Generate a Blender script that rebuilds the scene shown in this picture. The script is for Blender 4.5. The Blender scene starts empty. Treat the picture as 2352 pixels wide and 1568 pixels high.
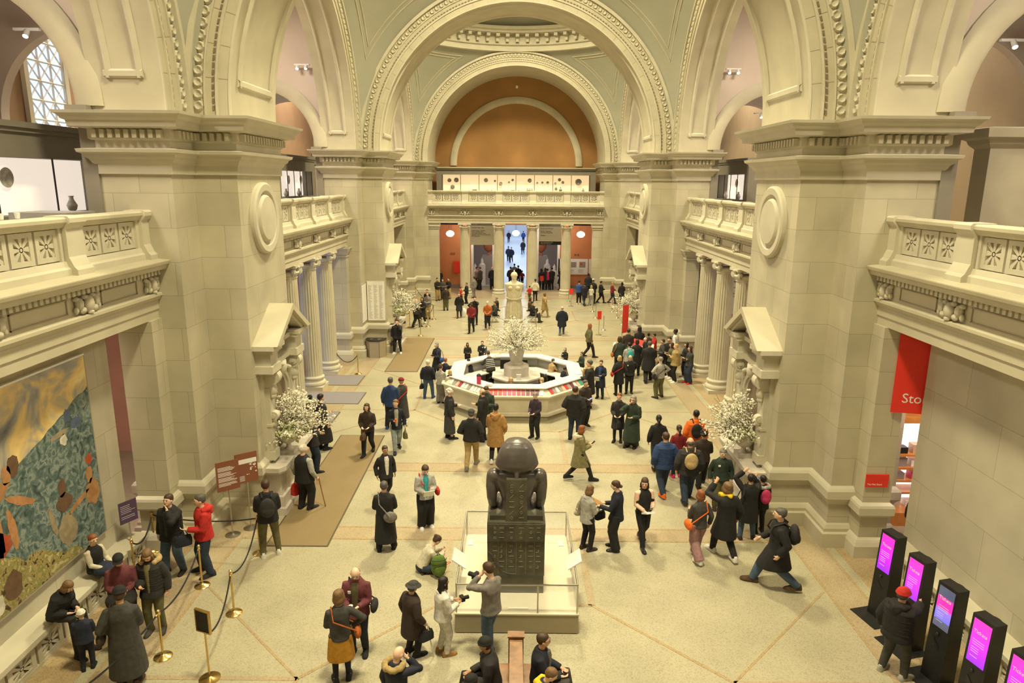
import bpy, bmesh, math, random
from math import sin, cos, pi, radians, sqrt, atan2
from mathutils import Vector, Matrix
rnd = random.Random(7)
SC = bpy.context.scene
COL = SC.collection
# ------------------------------------------------------------ camera model
CAMPOS = Vector((-0.086, 0.0, 8.9)); FPX = 1600.0
def cam_axes():
    r = radians(0.447); dx, dy = 1183-1176.0, 416.6-784.0
    ux = cos(r)*dx+sin(r)*dy; uy = -sin(r)*dx+cos(r)*dy
    n = sqrt(ux*ux+uy*uy+FPX*FPX); yx, yy = ux/n, uy/n
    a = math.asin(yx); p = math.asin(-yy/cos(a))
    M = Matrix.Rotation(a, 3, 'Z')
    F = M @ Vector((0, cos(p), -sin(p))); R0 = M @ Vector((1, 0, 0)); D0 = M @ Vector((0, -sin(p), -cos(p)))
    return cos(r)*R0-sin(r)*D0, sin(r)*R0+cos(r)*D0, F
AR, AD, AF = cam_axes()
def ray(x, y): return AF+(x-1176)/FPX*AR+(y-784)/FPX*AD
def at(x, y, z=0.0):
    d = ray(x, y); t = (z-CAMPOS.z)/d.z; return CAMPOS+t*d
def atY(x, y, Y):
    d = ray(x, y); return CAMPOS+(Y-CAMPOS.y)/d.y*d
def make_camera():
    cd = bpy.data.cameras.new('camera'); co = bpy.data.objects.new('camera', cd); COL.objects.link(co)
    cd.sensor_fit = 'HORIZONTAL'; cd.sensor_width = 36.0; cd.lens = 36.0*FPX/2352.0; cd.clip_end = 400
    m = Matrix((AR, -AD, -AF)).transposed().to_4x4(); m.translation = CAMPOS
    co.matrix_world = m; SC.camera = co
make_camera()
# ------------------------------------------------------------ materials
MATS = {}
def mat(name, col=(.5, .5, .5), rough=.6, metal=0.0, kind=None, scale=8.0, amt=.12, emit=None, estr=1.0, spec=None, col2=None, bump=0.0, alpha=None):
    if name in MATS: return MATS[name]
    m = bpy.data.materials.new(name); MATS[name] = m; m.use_nodes = True
    nt = m.node_tree; N = nt.nodes; L = nt.links; b = N['Principled BSDF']
    b.inputs['Base Color'].default_value = (*col, 1); b.inputs['Roughness'].default_value = rough; b.inputs['Metallic'].default_value = metal
    if spec is not None: b.inputs['Specular IOR Level'].default_value = spec
    if alpha is not None: b.inputs['Alpha'].default_value = alpha
    if emit: b.inputs['Emission Color'].default_value = (*emit, 1); b.inputs['Emission Strength'].default_value = estr
    if kind is None and not emit and amt > 0:
        kind = 'noise'
    if kind:
        tc = N.new('ShaderNodeTexCoord')
        c2 = col2 or tuple(c*(1-amt*2) for c in col)
        if kind == 'noise':
            no = N.new('ShaderNodeTexNoise'); no.inputs['Scale'].default_value = scale; no.inputs['Detail'].default_value = 4
            L.new(tc.outputs['Object'], no.inputs['Vector'])
            mx = N.new('ShaderNodeMix'); mx.data_type = 'RGBA'
            mr = N.new('ShaderNodeMapRange'); mr.inputs['From Min'].default_value = .35; mr.inputs['From Max'].default_value = .65
            L.new(no.outputs['Fac'], mr.inputs['Value']); L.new(mr.outputs['Result'], mx.inputs['Factor'])
            mx.inputs['A'].default_value = (*col, 1); mx.inputs['B'].default_value = (*c2, 1)
            L.new(mx.outputs['Result'], b.inputs['Base Color'])
            if bump:
                bp = N.new('ShaderNodeBump'); bp.inputs['Strength'].default_value = bump; bp.inputs['Distance'].default_value = .02
                L.new(no.outputs['Fac'], bp.inputs['Height']); L.new(bp.outputs['Normal'], b.inputs['Normal'])
    return m
def ramp(N, stops):
    r = N.new('ShaderNodeValToRGB'); e = r.color_ramp.elements
    while len(e) > 1: e.remove(e[0])
    e[0].position = stops[0][0]; e[0].color = (*stops[0][1], 1)
    for p, c in stops[1:]:
        x = e.new(p); x.color = (*c, 1)
    return r
STONE = (.545, .50, .37)
def mat_ashlar(name, col, bw=1.25, bh=.78, off=0.0):
    m = bpy.data.materials.new(name); MATS[name] = m; m.use_nodes = True
    nt = m.node_tree; N = nt.nodes; L = nt.links; b = N['Principled BSDF']; b.inputs['Roughness'].default_value = .75
    g = N.new('ShaderNodeNewGeometry'); s = N.new('ShaderNodeSeparateXYZ'); L.new(g.outputs['Position'], s.inputs[0])
    ad = N.new('ShaderNodeMath'); ad.operation = 'ADD'; L.new(s.outputs['X'], ad.inputs[0]); L.new(s.outputs['Y'], ad.inputs[1])
    cb = N.new('ShaderNodeCombineXYZ'); L.new(ad.outputs[0], cb.inputs[0]); L.new(s.outputs['Z'], cb.inputs[1])
    br = N.new('ShaderNodeTexBrick'); br.inputs['Scale'].default_value = 1; br.inputs['Brick Width'].default_value = bw; br.inputs['Row Height'].default_value = bh
    br.inputs['Mortar Size'].default_value = .007; br.inputs['Mortar Smooth'].default_value = .3; br.offset = .5
    br.inputs['Color1'].default_value = (*col, 1); br.inputs['Color2'].default_value = (*[c*.88 for c in col], 1); br.inputs['Mortar'].default_value = (*[c*.62 for c in col], 1)
    L.new(cb.outputs[0], br.inputs['Vector'])
    no = N.new('ShaderNodeTexNoise'); no.inputs['Scale'].default_value = .9; no.inputs['Detail'].default_value = 5; L.new(g.outputs['Position'], no.inputs['Vector'])
    mr = N.new('ShaderNodeMapRange'); mr.inputs['From Min'].default_value = .3; mr.inputs['From Max'].default_value = .7; mr.inputs['To Min'].default_value = .84; mr.inputs['To Max'].default_value = 1.06
    L.new(no.outputs['Fac'], mr.inputs['Value'])
    mx = N.new('ShaderNodeMix'); mx.data_type = 'RGBA'; mx.blend_type = 'MULTIPLY'; mx.inputs['Factor'].default_value = 1
    L.new(br.outputs['Color'], mx.inputs['A']); L.new(mr.outputs['Result'], mx.inputs['B']); L.new(mx.outputs['Result'], b.inputs['Base Color'])
    return m
mat_ashlar('ashlar', STONE)
mat_ashlar('ashlar_wall', (.53, .49, .38), 2.2, 1.1)
mat('stone', STONE, .75, scale=1.2, amt=.06)
mat('stone_light', (.585, .545, .425), .75, scale=1.5, amt=.05)
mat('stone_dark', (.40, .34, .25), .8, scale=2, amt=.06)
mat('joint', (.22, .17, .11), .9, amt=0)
mat('plaster', (.38, .375, .30), .85, scale=.6, amt=.04)
mat('plaster_pink', (.62, .52, .44), .85, scale=.6, amt=.04)
mat('salmon', (.60, .24, .10), .85, scale=1.0, amt=.05)
mat('salmon_light', (.62, .36, .26), .85, scale=1.0, amt=.05)
mat('ochre_wall', (.36, .19, .065), .85, scale=.7, amt=.06)
mat('taupe', (.26, .235, .19), .8, scale=2, amt=.04)
mat('dark_void', (.03, .028, .025), .9, amt=0)
mat('white_paint', (.8, .78, .74), .6, amt=.02)
mat('marble', (.66, .61, .54), .35, scale=3, amt=.10)
mat('marble_white', (.80, .77, .70), .4, scale=3, amt=.06)
mat('brass', (.72, .52, .20), .25, 1.0, scale=5, amt=.1)
mat('steel', (.55, .52, .46), .35, 1.0, scale=5, amt=.06)
mat('black', (.012, .012, .013), .5, scale=9, amt=.2)
mat('black_gloss', (.02, .018, .02), .25, amt=0)
mat('wood', (.33, .17, .08), .35, scale=6, amt=.2)
mat('red_sign', (.78, .035, .02), .5, amt=.02)
mat('white', (.85, .85, .83), .55, amt=.02)
mat('paper', (.82, .80, .74), .7, amt=.03)
mat('lamp_glow', (1, 1, 1), .5, emit=(1, .93, .8), estr=6)
mat('spot_glow', (1, 1, 1), .5, emit=(1, .93, .85), estr=25)
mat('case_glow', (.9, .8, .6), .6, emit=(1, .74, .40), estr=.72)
mat('wall_brown', (.33, .20, .11), .85, scale=1.0, amt=.05)
mat('vault_tan', (.30, .22, .13), .85, scale=1.0, amt=.05)
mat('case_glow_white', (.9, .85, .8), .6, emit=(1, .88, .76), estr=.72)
mat('sky_glow', (.5, .7, 1), .6, emit=(.45, .66, 1.0), estr=1.4)
mat('glass', (.9, .95, 1), .05, alpha=.12, amt=0)
def terrazzo(name, c1, c2, c3, sc=95):
    m = bpy.data.materials.new(name); MATS[name] = m; m.use_nodes = True
    nt = m.node_tree; N = nt.nodes; L = nt.links; b = N['Principled BSDF']
    g = N.new('ShaderNodeNewGeometry')
    v = N.new('ShaderNodeTexVoronoi'); v.inputs['Scale'].default_value = sc*.55; L.new(g.outputs['Position'], v.inputs['Vector'])
    r = ramp(N, [(0, c1), (.45, c1), (.55, c2), (.8, c2), (.86, c3), (1, c3)]); r.color_ramp.interpolation = 'LINEAR'
    sp = N.new('ShaderNodeSeparateXYZ'); L.new(v.outputs['Color'], sp.inputs[0]); L.new(sp.outputs['X'], r.inputs['Fac'])
    no = N.new('ShaderNodeTexNoise'); no.inputs['Scale'].default_value = .7; no.inputs['Detail'].default_value = 6; L.new(g.outputs['Position'], no.inputs['Vector'])
    mr = N.new('ShaderNodeMapRange'); mr.inputs['From Min'].default_value = .3; mr.inputs['From Max'].default_value = .7; mr.inputs['To Min'].default_value = .86; mr.inputs['To Max'].default_value = 1.05
    L.new(no.outputs['Fac'], mr.inputs['Value'])
    mx = N.new('ShaderNodeMix'); mx.data_type = 'RGBA'; mx.blend_type = 'MULTIPLY'; mx.inputs['Factor'].default_value = 1
    L.new(r.outputs['Color'], mx.inputs['A']); L.new(mr.outputs['Result'], mx.inputs['B']); L.new(mx.outputs['Result'], b.inputs['Base Color'])
    b.inputs['Roughness'].default_value = .32; b.inputs['Specular IOR Level'].default_value = .35
terrazzo('terrazzo', (.44, .405, .285), (.405, .37, .255), (.345, .31, .205))
terrazzo('terrazzo_pink', (.44, .355, .235), (.40, .32, .205), (.34, .265, .16))
terrazzo('terrazzo_rust', (.43, .33, .19), (.39, .29, .16), (.31, .22, .115))
def M(n): return MATS[n]
# ------------------------------------------------------------ mesh builder
class MB:
    def __init__(s): s.v = []; s.f = []; s.mi = []; s.cur = 0; s.T = None
    def addv(s, pts):
        n = len(s.v)
        if s.T is not None: s.v.extend([tuple(s.T @ Vector(p)) for p in pts])
        else: s.v.extend([tuple(p) for p in pts])
        return n
    def addf(s, fs):
        s.f.extend(fs); s.mi.extend([s.cur]*len(fs))
    def box(s, x0, x1, y0, y1, z0, z1):
        if x0 > x1: x0, x1 = x1, x0
        if y0 > y1: y0, y1 = y1, y0
        n = s.addv([(x0, y0, z0), (x1, y0, z0), (x1, y1, z0), (x0, y1, z0), (x0, y0, z1), (x1, y0, z1), (x1, y1, z1), (x0, y1, z1)])
        s.addf([(n, n+3, n+2, n+1), (n+4, n+5, n+6, n+7), (n, n+1, n+5, n+4), (n+1, n+2, n+6, n+5), (n+2, n+3, n+7, n+6), (n+3, n, n+4, n+7)])
        return s
    def cbox(s, c, d): return s.box(c[0]-d[0]/2, c[0]+d[0]/2, c[1]-d[1]/2, c[1]+d[1]/2, c[2]-d[2]/2, c[2]+d[2]/2)
    def obox(s, p, ax, ay, az):     # oriented box centre p half axes
        p, ax, ay, az = Vector(p), Vector(ax), Vector(ay), Vector(az)
        n = s.addv([p+a*ax+b*ay+c*az for c in (-1, 1) for a, b in ((-1, -1), (1, -1), (1, 1), (-1, 1))])
        s.addf([(n, n+3, n+2, n+1), (n+4, n+5, n+6, n+7), (n, n+1, n+5, n+4), (n+1, n+2, n+6, n+5), (n+2, n+3, n+7, n+6), (n+3, n, n+4, n+7)])
        return s
    def extr(s, pts, vec):
        k = len(pts); vec = Vector(vec); n = s.addv(pts); s.addv([Vector(p)+vec for p in pts])
        s.addf([tuple(range(n+k-1, n-1, -1)), tuple(range(n+k, n+2*k))]+[(n+i, n+(i+1) % k, n+k+(i+1) % k, n+k+i) for i in range(k)])
        return s
    def quad(s, a, b, c, d):
        n = s.addv([a, b, c, d]); s.addf([(n, n+1, n+2, n+3)]); return s
    def loft(s, rings, caps=True, closed=True):
        k = len(rings[0]); n0 = len(s.v)
        for r in rings: s.addv(r)
        fs = []
        for j in range(len(rings)-1):
            a = n0+j*k; b = a+k
            for i in range(k if closed else k-1):
                i2 = (i+1) % k
                fs.append((a+i, a+i2, b+i2, b+i))
        if caps and closed:
            fs.append(tuple(range(n0+k-1, n0-1, -1))); e = n0+(len(rings)-1)*k; fs.append(tuple(range(e, e+k)))
        s.addf(fs); return s
    def lathe(s, prof, n=24, c=(0, 0, 0), sx=1, sy=1, caps=True, ph=0.0):
        s.loft([[(c[0]+r*sx*cos(2*pi*i/n+ph), c[1]+r*sy*sin(2*pi*i/n+ph), c[2]+z) for i in range(n)] for r, z in prof], caps); return s
    def tube(s, path, rad, n=8, caps=True, flat=1.0):
        path = [Vector(p) for p in path]; rings = []
        up = None
        for i, p in enumerate(path):
            t = (path[min(i+1, len(path)-1)]-path[max(i-1, 0)]).normalized()
            if up is None:
                up = Vector((0, 0, 1)) if abs(t.z) < .9 else Vector((0, 1, 0))
            u = t.cross(up).normalized(); w = u.cross(t).normalized(); up = w
            r = rad[i] if isinstance(rad, (list, tuple)) else rad
            rings.append([p+u*r*cos(2*pi*k/n)+w*r*flat*sin(2*pi*k/n) for k in range(n)])
        s.loft(rings, caps); return s
    def ball(s, c, r, n=12, m=7, rot=None):
        if not isinstance(r, (tuple, list, Vector)): r = (r, r, r)
        rings = []
        for j in range(m+1):
            a = -pi/2+pi*j/m; ca = max(cos(a), .02)
            ring = []
            for i in range(n):
                q = Vector((r[0]*ca*cos(2*pi*i/n), r[1]*ca*sin(2*pi*i/n), r[2]*sin(a)))
                if rot is not None: q = rot @ q
                ring.append(Vector(c)+q)
            rings.append(ring)
        s.loft(rings); return s
    def sweep(s, path, prof, closed=True):    # path: plan polygon CCW-out; prof: (out, z)
        def off(d):
            out = []; k = len(path)
            for i in range(k):
                p = Vector(path[i])
                if closed or 0 < i < k-1:
                    a = Vector(path[i-1]); b = Vector(path[(i+1) % k])
                    t1 = (p-a).normalized(); t2 = (b-p).normalized()
                    n1 = Vector((t1.y, -t1.x)); n2 = Vector((t2.y, -t2.x)); m_ = n1+n2
                    m_ = m_/max(m_.dot(n1), .2) if m_.length > 1e-6 else n1
                else:
                    t = (Vector(path[1])-p).normalized() if i == 0 else (p-Vector(path[-2])).normalized()
                    m_ = Vector((t.y, -t.x))
                out.append((p.x+m_.x*d, p.y+m_.y*d))
            return out
        rings = [[(x, y, z) for x, y in off(d)] for d, z in prof]
        s.loft(rings, caps=False, closed=closed); return s
    def build(s, name, mats, parent=None, smooth=False, loc=None, ang=38):
        me = bpy.data.meshes.new(name); me.from_pydata(s.v, [], s.f)
        if not isinstance(mats, (list, tuple)): mats = [mats]
        for m_ in mats: me.materials.append(M(m_) if isinstance(m_, str) else m_)
        if len(mats) > 1: me.polygons.foreach_set('material_index', s.mi)
        if smooth:
            me.polygons.foreach_set('use_smooth', [True]*len(me.polygons)); me.set_sharp_from_angle(angle=radians(ang))
        me.update()
        o = bpy.data.objects.new(name, me); COL.objects.link(o)
        if parent is not None: o.parent = parent
        if loc is not None: o.location = loc
        return o
def tag(o, label=None, cat=None, group=None, kind=None):
    if label: o['label'] = label
    if cat: o['category'] = cat
    if group: o['group'] = group
    if kind: o['kind'] = kind
    return o
def thing(name, loc=(0, 0, 0), rz=0, label=None, cat=None, group=None, kind=None):
    o = bpy.data.objects.new(name, None); COL.objects.link(o); o.location = loc; o.rotation_euler = (0, 0, rz); o.empty_display_size = .1
    return tag(o, label, cat, group, kind)
KIDS = {}
def copy_tree(o, loc=None, rz=None, label=None, parent=None):
    c = o.copy(); COL.objects.link(c)
    if parent is not None: c.parent = parent
    if loc is not None: c.location = loc
    if rz is not None: c.rotation_euler = (0, 0, rz)
    if label: c['label'] = label
    for ch in [x for x in COL.objects if x.parent == o]: copy_tree(ch, parent=c)
    return c
def S(name, mb, mats, smooth=False, parent=None, ang=38):
    o = mb.build(name, mats, parent, smooth, ang=ang)
    if parent is None: o['kind'] = 'structure'
    return o
def text(name, body, size, m, parent, loc, rot, align='LEFT', ext=.002, spacing=1.0):
    cu = bpy.data.curves.new(name, 'FONT'); cu.body = body; cu.size = size; cu.align_x = align; cu.extrude = ext; cu.space_line = spacing; cu.resolution_u = 3
    cu.materials.append(M(m) if isinstance(m, str) else m)
    t = bpy.data.objects.new(name, cu); me = bpy.data.meshes.new_from_object(t); bpy.data.objects.remove(t); bpy.data.curves.remove(cu)
    o = bpy.data.objects.new(name, me); COL.objects.link(o); o.parent = parent; o.location = loc; o.rotation_euler = rot
    return o
# ------------------------------------------------------------ the hall
W, WC, WO = 7.8, 6.77, 9.4; YA, YB, YC = 16.05, 17.18, 20.28; T = 18.7; YE = YC+(YB-YA)
ZS = 10.45; ZC = 10.32; H1 = 7.05; EY = YC-YB; MID = (YB+YC)/2
PIER = [MID-T, MID, MID+T, MID+2*T]
BAYC = [MID-T/2, MID+T/2, MID+1.5*T]
RS = (T-(YE-YA))/2      # side arch radius
def arcpts(r, n, a0=0.0, a1=pi): return [(r*cos(a0+(a1-a0)*i/n), r*sin(a0+(a1-a0)*i/n)) for i in range(n+1)]
def dentils(mb, path, off, z0, z1, w, gap, closed=True, d=.07):
    k = len(path)
    for i in range(k if closed else k-1):
        a = Vector(path[i]); b = Vector(path[(i+1) % k]); t = (b-a); Ln = t.length; t.normalize(); nn = Vector((t.y, -t.x))
        # offset ends conservatively
        n = max(1, int((Ln+off)/(w+gap)))
        for j in range(n):
            c = a+t*((j+.5)*Ln/n)+nn*(off)
            mb.obox((c.x, c.y, (z0+z1)/2), t.to_3d()*w/2, nn.to_3d()*d, (0, 0, (z1-z0)/2))
def pier_outline(yc, s):
    hb = EY/2; ha = (YE-YA)/2
    pts = [(WO, yc-ha), (W, yc-ha), (W, yc-hb), (WC, yc-hb), (WC, yc+hb), (W, yc+hb), (W, yc+ha), (WO, yc+ha)]
    pts = [(x*s, y) for x, y in pts]
    if s > 0: pts = pts[::-1]
    # want outward normal = (t.y,-t.x): CCW polygon
    area = sum(pts[i][0]*pts[(i+1) % 8][1]-pts[(i+1) % 8][0]*pts[i][1] for i in range(8))
    return pts if area > 0 else pts[::-1]
side_n = {-1: 'left', 1: 'right'}
for pi_, yc in enumerate(PIER):
    for s in (-1, 1):
        pl = pier_outline(yc, s)
        mb = MB(); mb.extr([(x, y, 0) for x, y in pl], (0, 0, ZC-.02)); p = S('pier_'+side_n[s], mb, 'ashlar')
        if pi_ == 0:
            continue
        mb = MB(); mb.sweep(pl, [(0, .62), (.04, .58), (.09, .5), (.09, .42), (.14, .38), (.14, 0.0)]); S('base_moulding', mb, 'stone', parent=p)
        mb = MB(); mb.sweep(pl, [(0, 1.62), (.07, 1.56), (.11, 1.5), (.11, 1.3), (.03, 1.2), (0, 1.12)]); S('dado_rail', mb, 'stone_light', parent=p)
        mb = MB(); mb.sweep(pl, [(0, 8.98), (.06, 9.0), (.06, 9.2), (.1, 9.24), (.14, 9.32), (.2, 9.36), (.22, 9.42), (.3, 9.46), (.32, 9.53), (.06, 9.56), (.06, 9.72), (.12, 9.76), (.12, 9.96), (.38, 10.0), (.40, 10.12), (.46, 10.15), (.5, 10.22), (.56, 10.26), (.58, ZC), (-.2, ZC+.005)])
        S('capital_moulding', mb, 'stone_light', parent=p)
        mb = MB(); dentils(mb, pl, .17, 9.77, 9.94, .10, .09); S('dentil_band', mb, 'stone', parent=p)
        for sy in (-1, 1):   # small fixtures on the cornice
            pass
# roundels on the hall faces
for s in (-1, 1):
    for yc in PIER[1:3]:
        mb = MB()
        mb.T = Matrix.Translation((s*WC, yc, 7.9)) @ Matrix.Rotation(-s*pi/2, 4, 'Y')
        mb.lathe([(.93, -.02), (.93, .10), (.88, .14), (.72, .13), (.69, .07), (.66, .05), (.62, .05), (.60, .12), (.56, .16), (.001, .19)], 40)
        o = mb.build('stone_roundel', 'stone_light', smooth=True); o['kind'] = 'structure'
# arches
def arch(mb, R, plane, c, a0, a1, yc, n=48, Rout=None, facing=0):
    """plane 'y': arch spans X (transverse) soffit between Y=a0..a1 ; plane 'x': spans Y, soffit X=a0..a1"""
    def P(u, z, d): return (c+u, d, ZS+z) if plane == 'y' else (d, c+u, ZS+z)
    base = [(R, ZC-ZS)]+arcpts(R, n)+[(-R, ZC-ZS)]
    mb.loft([[P(u, z, a0) for u, z in base], [P(u, z, a1) for u, z in base]], closed=False)
    if Rout:
        out = [(Rout, ZC-ZS)]+arcpts(Rout, n)+[(-Rout, ZC-ZS)]
        for d in facing:
            mb.loft([[P(u, z, d) for u, z in base], [P(u, z, d) for u, z in out]], closed=False)
def arc_mould(mb, plane, c, d, nd, r0, r1, prot, n=64, lo=True):
    """raised ring between radii on face plane coordinate d, protruding along nd"""
    def P(u, z, q): return (c+u, q, ZS+z) if plane == 'y' else (q, c+u, ZS+z)
    def ring(r): return ([(r, ZC-ZS)] if lo else [])+arcpts(r, n)+([(-r, ZC-ZS)] if lo else [])
    mb.loft([[P(u, z, q) for u, z in ring(r)] for r, q in ((r0, d), (r0, d+nd*prot), (r1, d+nd*prot), (r1, d))], closed=False)
def arc_beads(mb, plane, c, d, nd, r, rr, step, prot, kind='egg'):
    n = int(pi*r/step)
    for i in range(n):
        a = pi*(i+.5)/n
        u, z = r*cos(a), r*sin(a)
        ct = (c+u, d+nd*prot*.5, ZS+z) if plane == 'y' else (d+nd*prot*.5, c+u, ZS+z)
        er = Vector((cos(a), 0, sin(a))) if plane == 'y' else Vector((0, cos(a), sin(a)))
        et = Vector((-sin(a), 0, cos(a))) if plane == 'y' else Vector((0, -sin(a), cos(a)))
        ed = Vector((0, 1, 0)) if plane == 'y' else Vector((1, 0, 0))
        if kind == 'egg':
            q = 8; cts = Vector(ct)
            ri = [cts+er*rr*cos(2*pi*k/q)+et*step*.47*sin(2*pi*k/q)-ed*nd*prot*.5 for k in range(q)]
            ro = [cts+er*rr*.75*cos(2*pi*k/q)+et*step*.34*sin(2*pi*k/q)+ed*nd*prot*.6 for k in range(q)]
            rc = [cts+er*rr*.4*cos(2*pi*k/q)+et*step*.16*sin(2*pi*k/q)+ed*nd*prot*.0 for k in range(q)]
            mb.loft([ri, ro, rc], caps=True)
        else:
            mb.obox(ct, er*rr, et*step*.32, ed*prot*.5)
def mouldings(plane, c, d, nd, R, parent, small=False):
    mb = MB(); arc_mould(mb, plane, c, d, nd, 7.66, 7.8, .13); arc_mould(mb, plane, c, d, nd, 7.36, 7.40, .05); arc_mould(mb, plane, c, d, nd, R+.30, R+.36, .05); arc_mould(mb, plane, c, d, nd, R, R+.06, .03)
    S('arch_moulding', mb, 'stone_light', parent=parent)
    mb = MB(); arc_beads(mb, plane, c, d, nd, 7.53, .12, .26, .06); S('bead_course', mb, 'stone_light', parent=parent, smooth=True)
    mb = MB(); arc_beads(mb, plane, c, d, nd, R+.42, .022, .16, .02, 'dot'); S('dot_course', mb, 'joint', parent=parent)
    # voussoir joints
    mb = MB()
    for i in range(1, 30):
        a = pi*i/30; er = (cos(a), sin(a))
        for r0, r1 in ((R+.06, R+.36), (R+.46, 7.36)):
            rm = (r0+r1)/2; u, z = rm*er[0], rm*er[1]
            ct = (c+u, d+nd*.001, ZS+z) if plane == 'y' else (d+nd*.001, c+u, ZS+z)
            E = Vector((er[0], 0, er[1])) if plane == 'y' else Vector((0, er[0], er[1]))
            Tn = Vector((-er[1], 0, er[0])) if plane == 'y' else Vector((0, -er[1], er[0]))
            Dn = Vector((0, 1, 0)) if plane == 'y' else Vector((1, 0, 0))
            mb.obox(ct, E*(r1-r0)/2, Tn*.006, Dn*.004)
    S('voussoir_joints', mb, 'stone_dark', parent=parent)
def soffit_panel(plane, c, R, d0, d1, parent):
    mb = MB(); n = 40; a0, a1 = radians(5), radians(175)
    def P(r, a, q): return (c+r*cos(a), q, ZS+r*sin(a)) if plane == 'y' else (q, c+r*cos(a), ZS+r*sin(a))
    sg = 1 if d1 > d0 else -1; D0 = d0+sg*.38; D1 = d1-sg*.38; w = .16*sg
    for q0, q1 in ((D0, D0+w), (D1-w, D1)):
        mb.loft([[P(r, a0+(a1-a0)*i/n, q) for i in range(n+1)] for r, q in ((R, q0), (R-.07, q0+.05*sg), (R-.07, q1-.05*sg), (R, q1))], closed=False)
    for b0, b1 in ((a0, a0+radians(1.6)), (a1-radians(1.6), a1)):
        mb.loft([[P(r, a, q) for q in (D0, D1)] for r, a in ((R, b0), (R-.07, b0+.006), (R-.07, b1-.006), (R, b1))], closed=False)
    S('soffit_panel', mb, 'stone_light', parent=parent)
for i, yc in enumerate(PIER):
    y0, y1 = yc-EY/2, yc+EY/2
    if i == 3: y1 = 60.0
    mb = MB(); arch(mb, WC, 'y', 0, y0, y1, yc, n=64, Rout=7.8, facing=(y0, y1) if i < 3 else (y0,))
    a = S('transverse_arch', mb, 'stone', smooth=True)
    if i in (1, 2, 3): mouldings('y', 0, y0, -1, WC, a)
    if i in (1, 2): soffit_panel('y', 0, WC, y0, y1, a)
for s in (-1, 1):
    for i, yc in enumerate(BAYC):
        mb = MB(); arch(mb, RS, 'x', yc, s*W, s*WO, yc, n=64, Rout=7.8, facing=(s*W,))
        a = S('side_arch', mb, 'stone', smooth=True)
        mouldings('x', yc, s*W, -s, RS, a); soffit_panel('x', yc, RS, s*W, s*WO, a)
# pendentives, rings, domes
for i, yc in enumerate(BAYC):
    R = W*sqrt(2); mb = MB(); n = 96; rings = []
    for j in range(13):
        ring = []
        for k in range(n):
            th = 2*pi*k/n; rm = W/max(abs(cos(th)), abs(sin(th))); rho = W+(rm-W)*j/12
            ring.append((rho*cos(th), yc+rho*sin(th), ZS+sqrt(max(R*R-rho*rho, 0))))
        rings.append(ring)
    mb.loft(rings, caps=False); p = S('pendentives', mb, 'plaster', smooth=True, ang=60)
    # raised border lines in the pendentives
    mb = MB()
    for q in range(4):
        th0 = pi/4+q*pi/2
        def pt(rho, th):
            return Vector((rho*cos(th), yc+rho*sin(th), ZS+sqrt(max(R*R-rho*rho, 0))))
        for inset in (.55, .72):
            pts = []
            dth = radians(33)
            zt = 7.8-inset*.9
            # top edge at constant height; sides follow arcs at perpendicular distance inset from each face
            m_ = 26; top = sqrt(R*R-zt*zt)
            side = W-inset
            tA = math.acos(min(1, side/top))-pi/4 if side < top else 0
            # parameter: left side x'=side, y' from y_top to side
            A = []
            ytop = sqrt(max(top*top-side*side, 0))
            for k in range(m_+1):
                y_ = ytop+(side-ytop)*k/m_; A.append((side, y_))
            B = [(y, x) for x, y in A][::-1]
            loop = A+B[1:]
            t0 = atan2(ytop, side); t1 = pi/2-t0
            for k in range(1, m_): 
                t_ = t1+(t0-t1)*k/m_; loop.append((top*cos(t_), top*sin(t_)))
            rot = q*pi/2
            P3 = [pt(sqrt(x*x+y*y), atan2(y, x)+rot) for x, y in loop]
            cen = Vector((0, yc, ZS)); w = .022
            rg = []
            L_ = len(P3)
            for k in range(L_):
                t = (P3[(k+1) % L_]-P3[k-1]).normalized(); nn = (cen-P3[k]).normalized(); b = t.cross(nn)
                rg.append([P3[k]-b*w, P3[k]-b*w+nn*.03, P3[k]+b*w+nn*.03, P3[k]+b*w])
            rg.append(rg[0]); mb.loft(rg, caps=False)
    S('pendentive_border', mb, 'stone', parent=p)
    prof = [(7.85, 18.15), (7.62, 18.18), (7.60, 18.30), (7.72, 18.34), (7.72, 18.55), (7.58, 18.6), (7.56, 18.72), (7.6, 18.76), (7.6, 19.3), (7.1, 19.34), (7.05, 19.5), (6.9, 19.55), (6.88, 19.75), (7.5, 19.8)]
    mb = MB(); mb.lathe(prof, 96, (0, yc, 0), caps=False); rg = S('dome_ring', mb, 'stone_light', smooth=True)
    mb = MB()
    for k in range(64):
        th = 2*pi*k/64; er = Vector((cos(th), sin(th), 0)); et = Vector((-sin(th), cos(th), 0))
        mb.obox(Vector((0, yc, 19.2))+er*7.36, er*.25, et*.13, (0, 0, .10)); mb.obox(Vector((0, yc, 19.0))+er*7.48, er*.12, et*.11, (0, 0, .22))
    S('modillion_course', mb, 'stone_light', parent=rg)
    mb = MB(); Rd = 9.5; prof = []
    for k in range(13):
        rho = 7.3-(7.3-2.4)*k/12; prof.append((rho, 19.75+sqrt(Rd*Rd-rho*rho)-sqrt(Rd*Rd-7.3*7.3)))
    mb.lathe(prof+[(2.4, 23.6), (2.4, 24.2)], 64, (0, yc, 0), caps=False); S('ceiling', mb, 'plaster', smooth=True)
    mb = MB(); mb.lathe([(2.5, 24.2), (.01, 24.25)], 32, (0, yc, 0), caps=False); S('oculus_glass', mb, 'white_paint')
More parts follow.
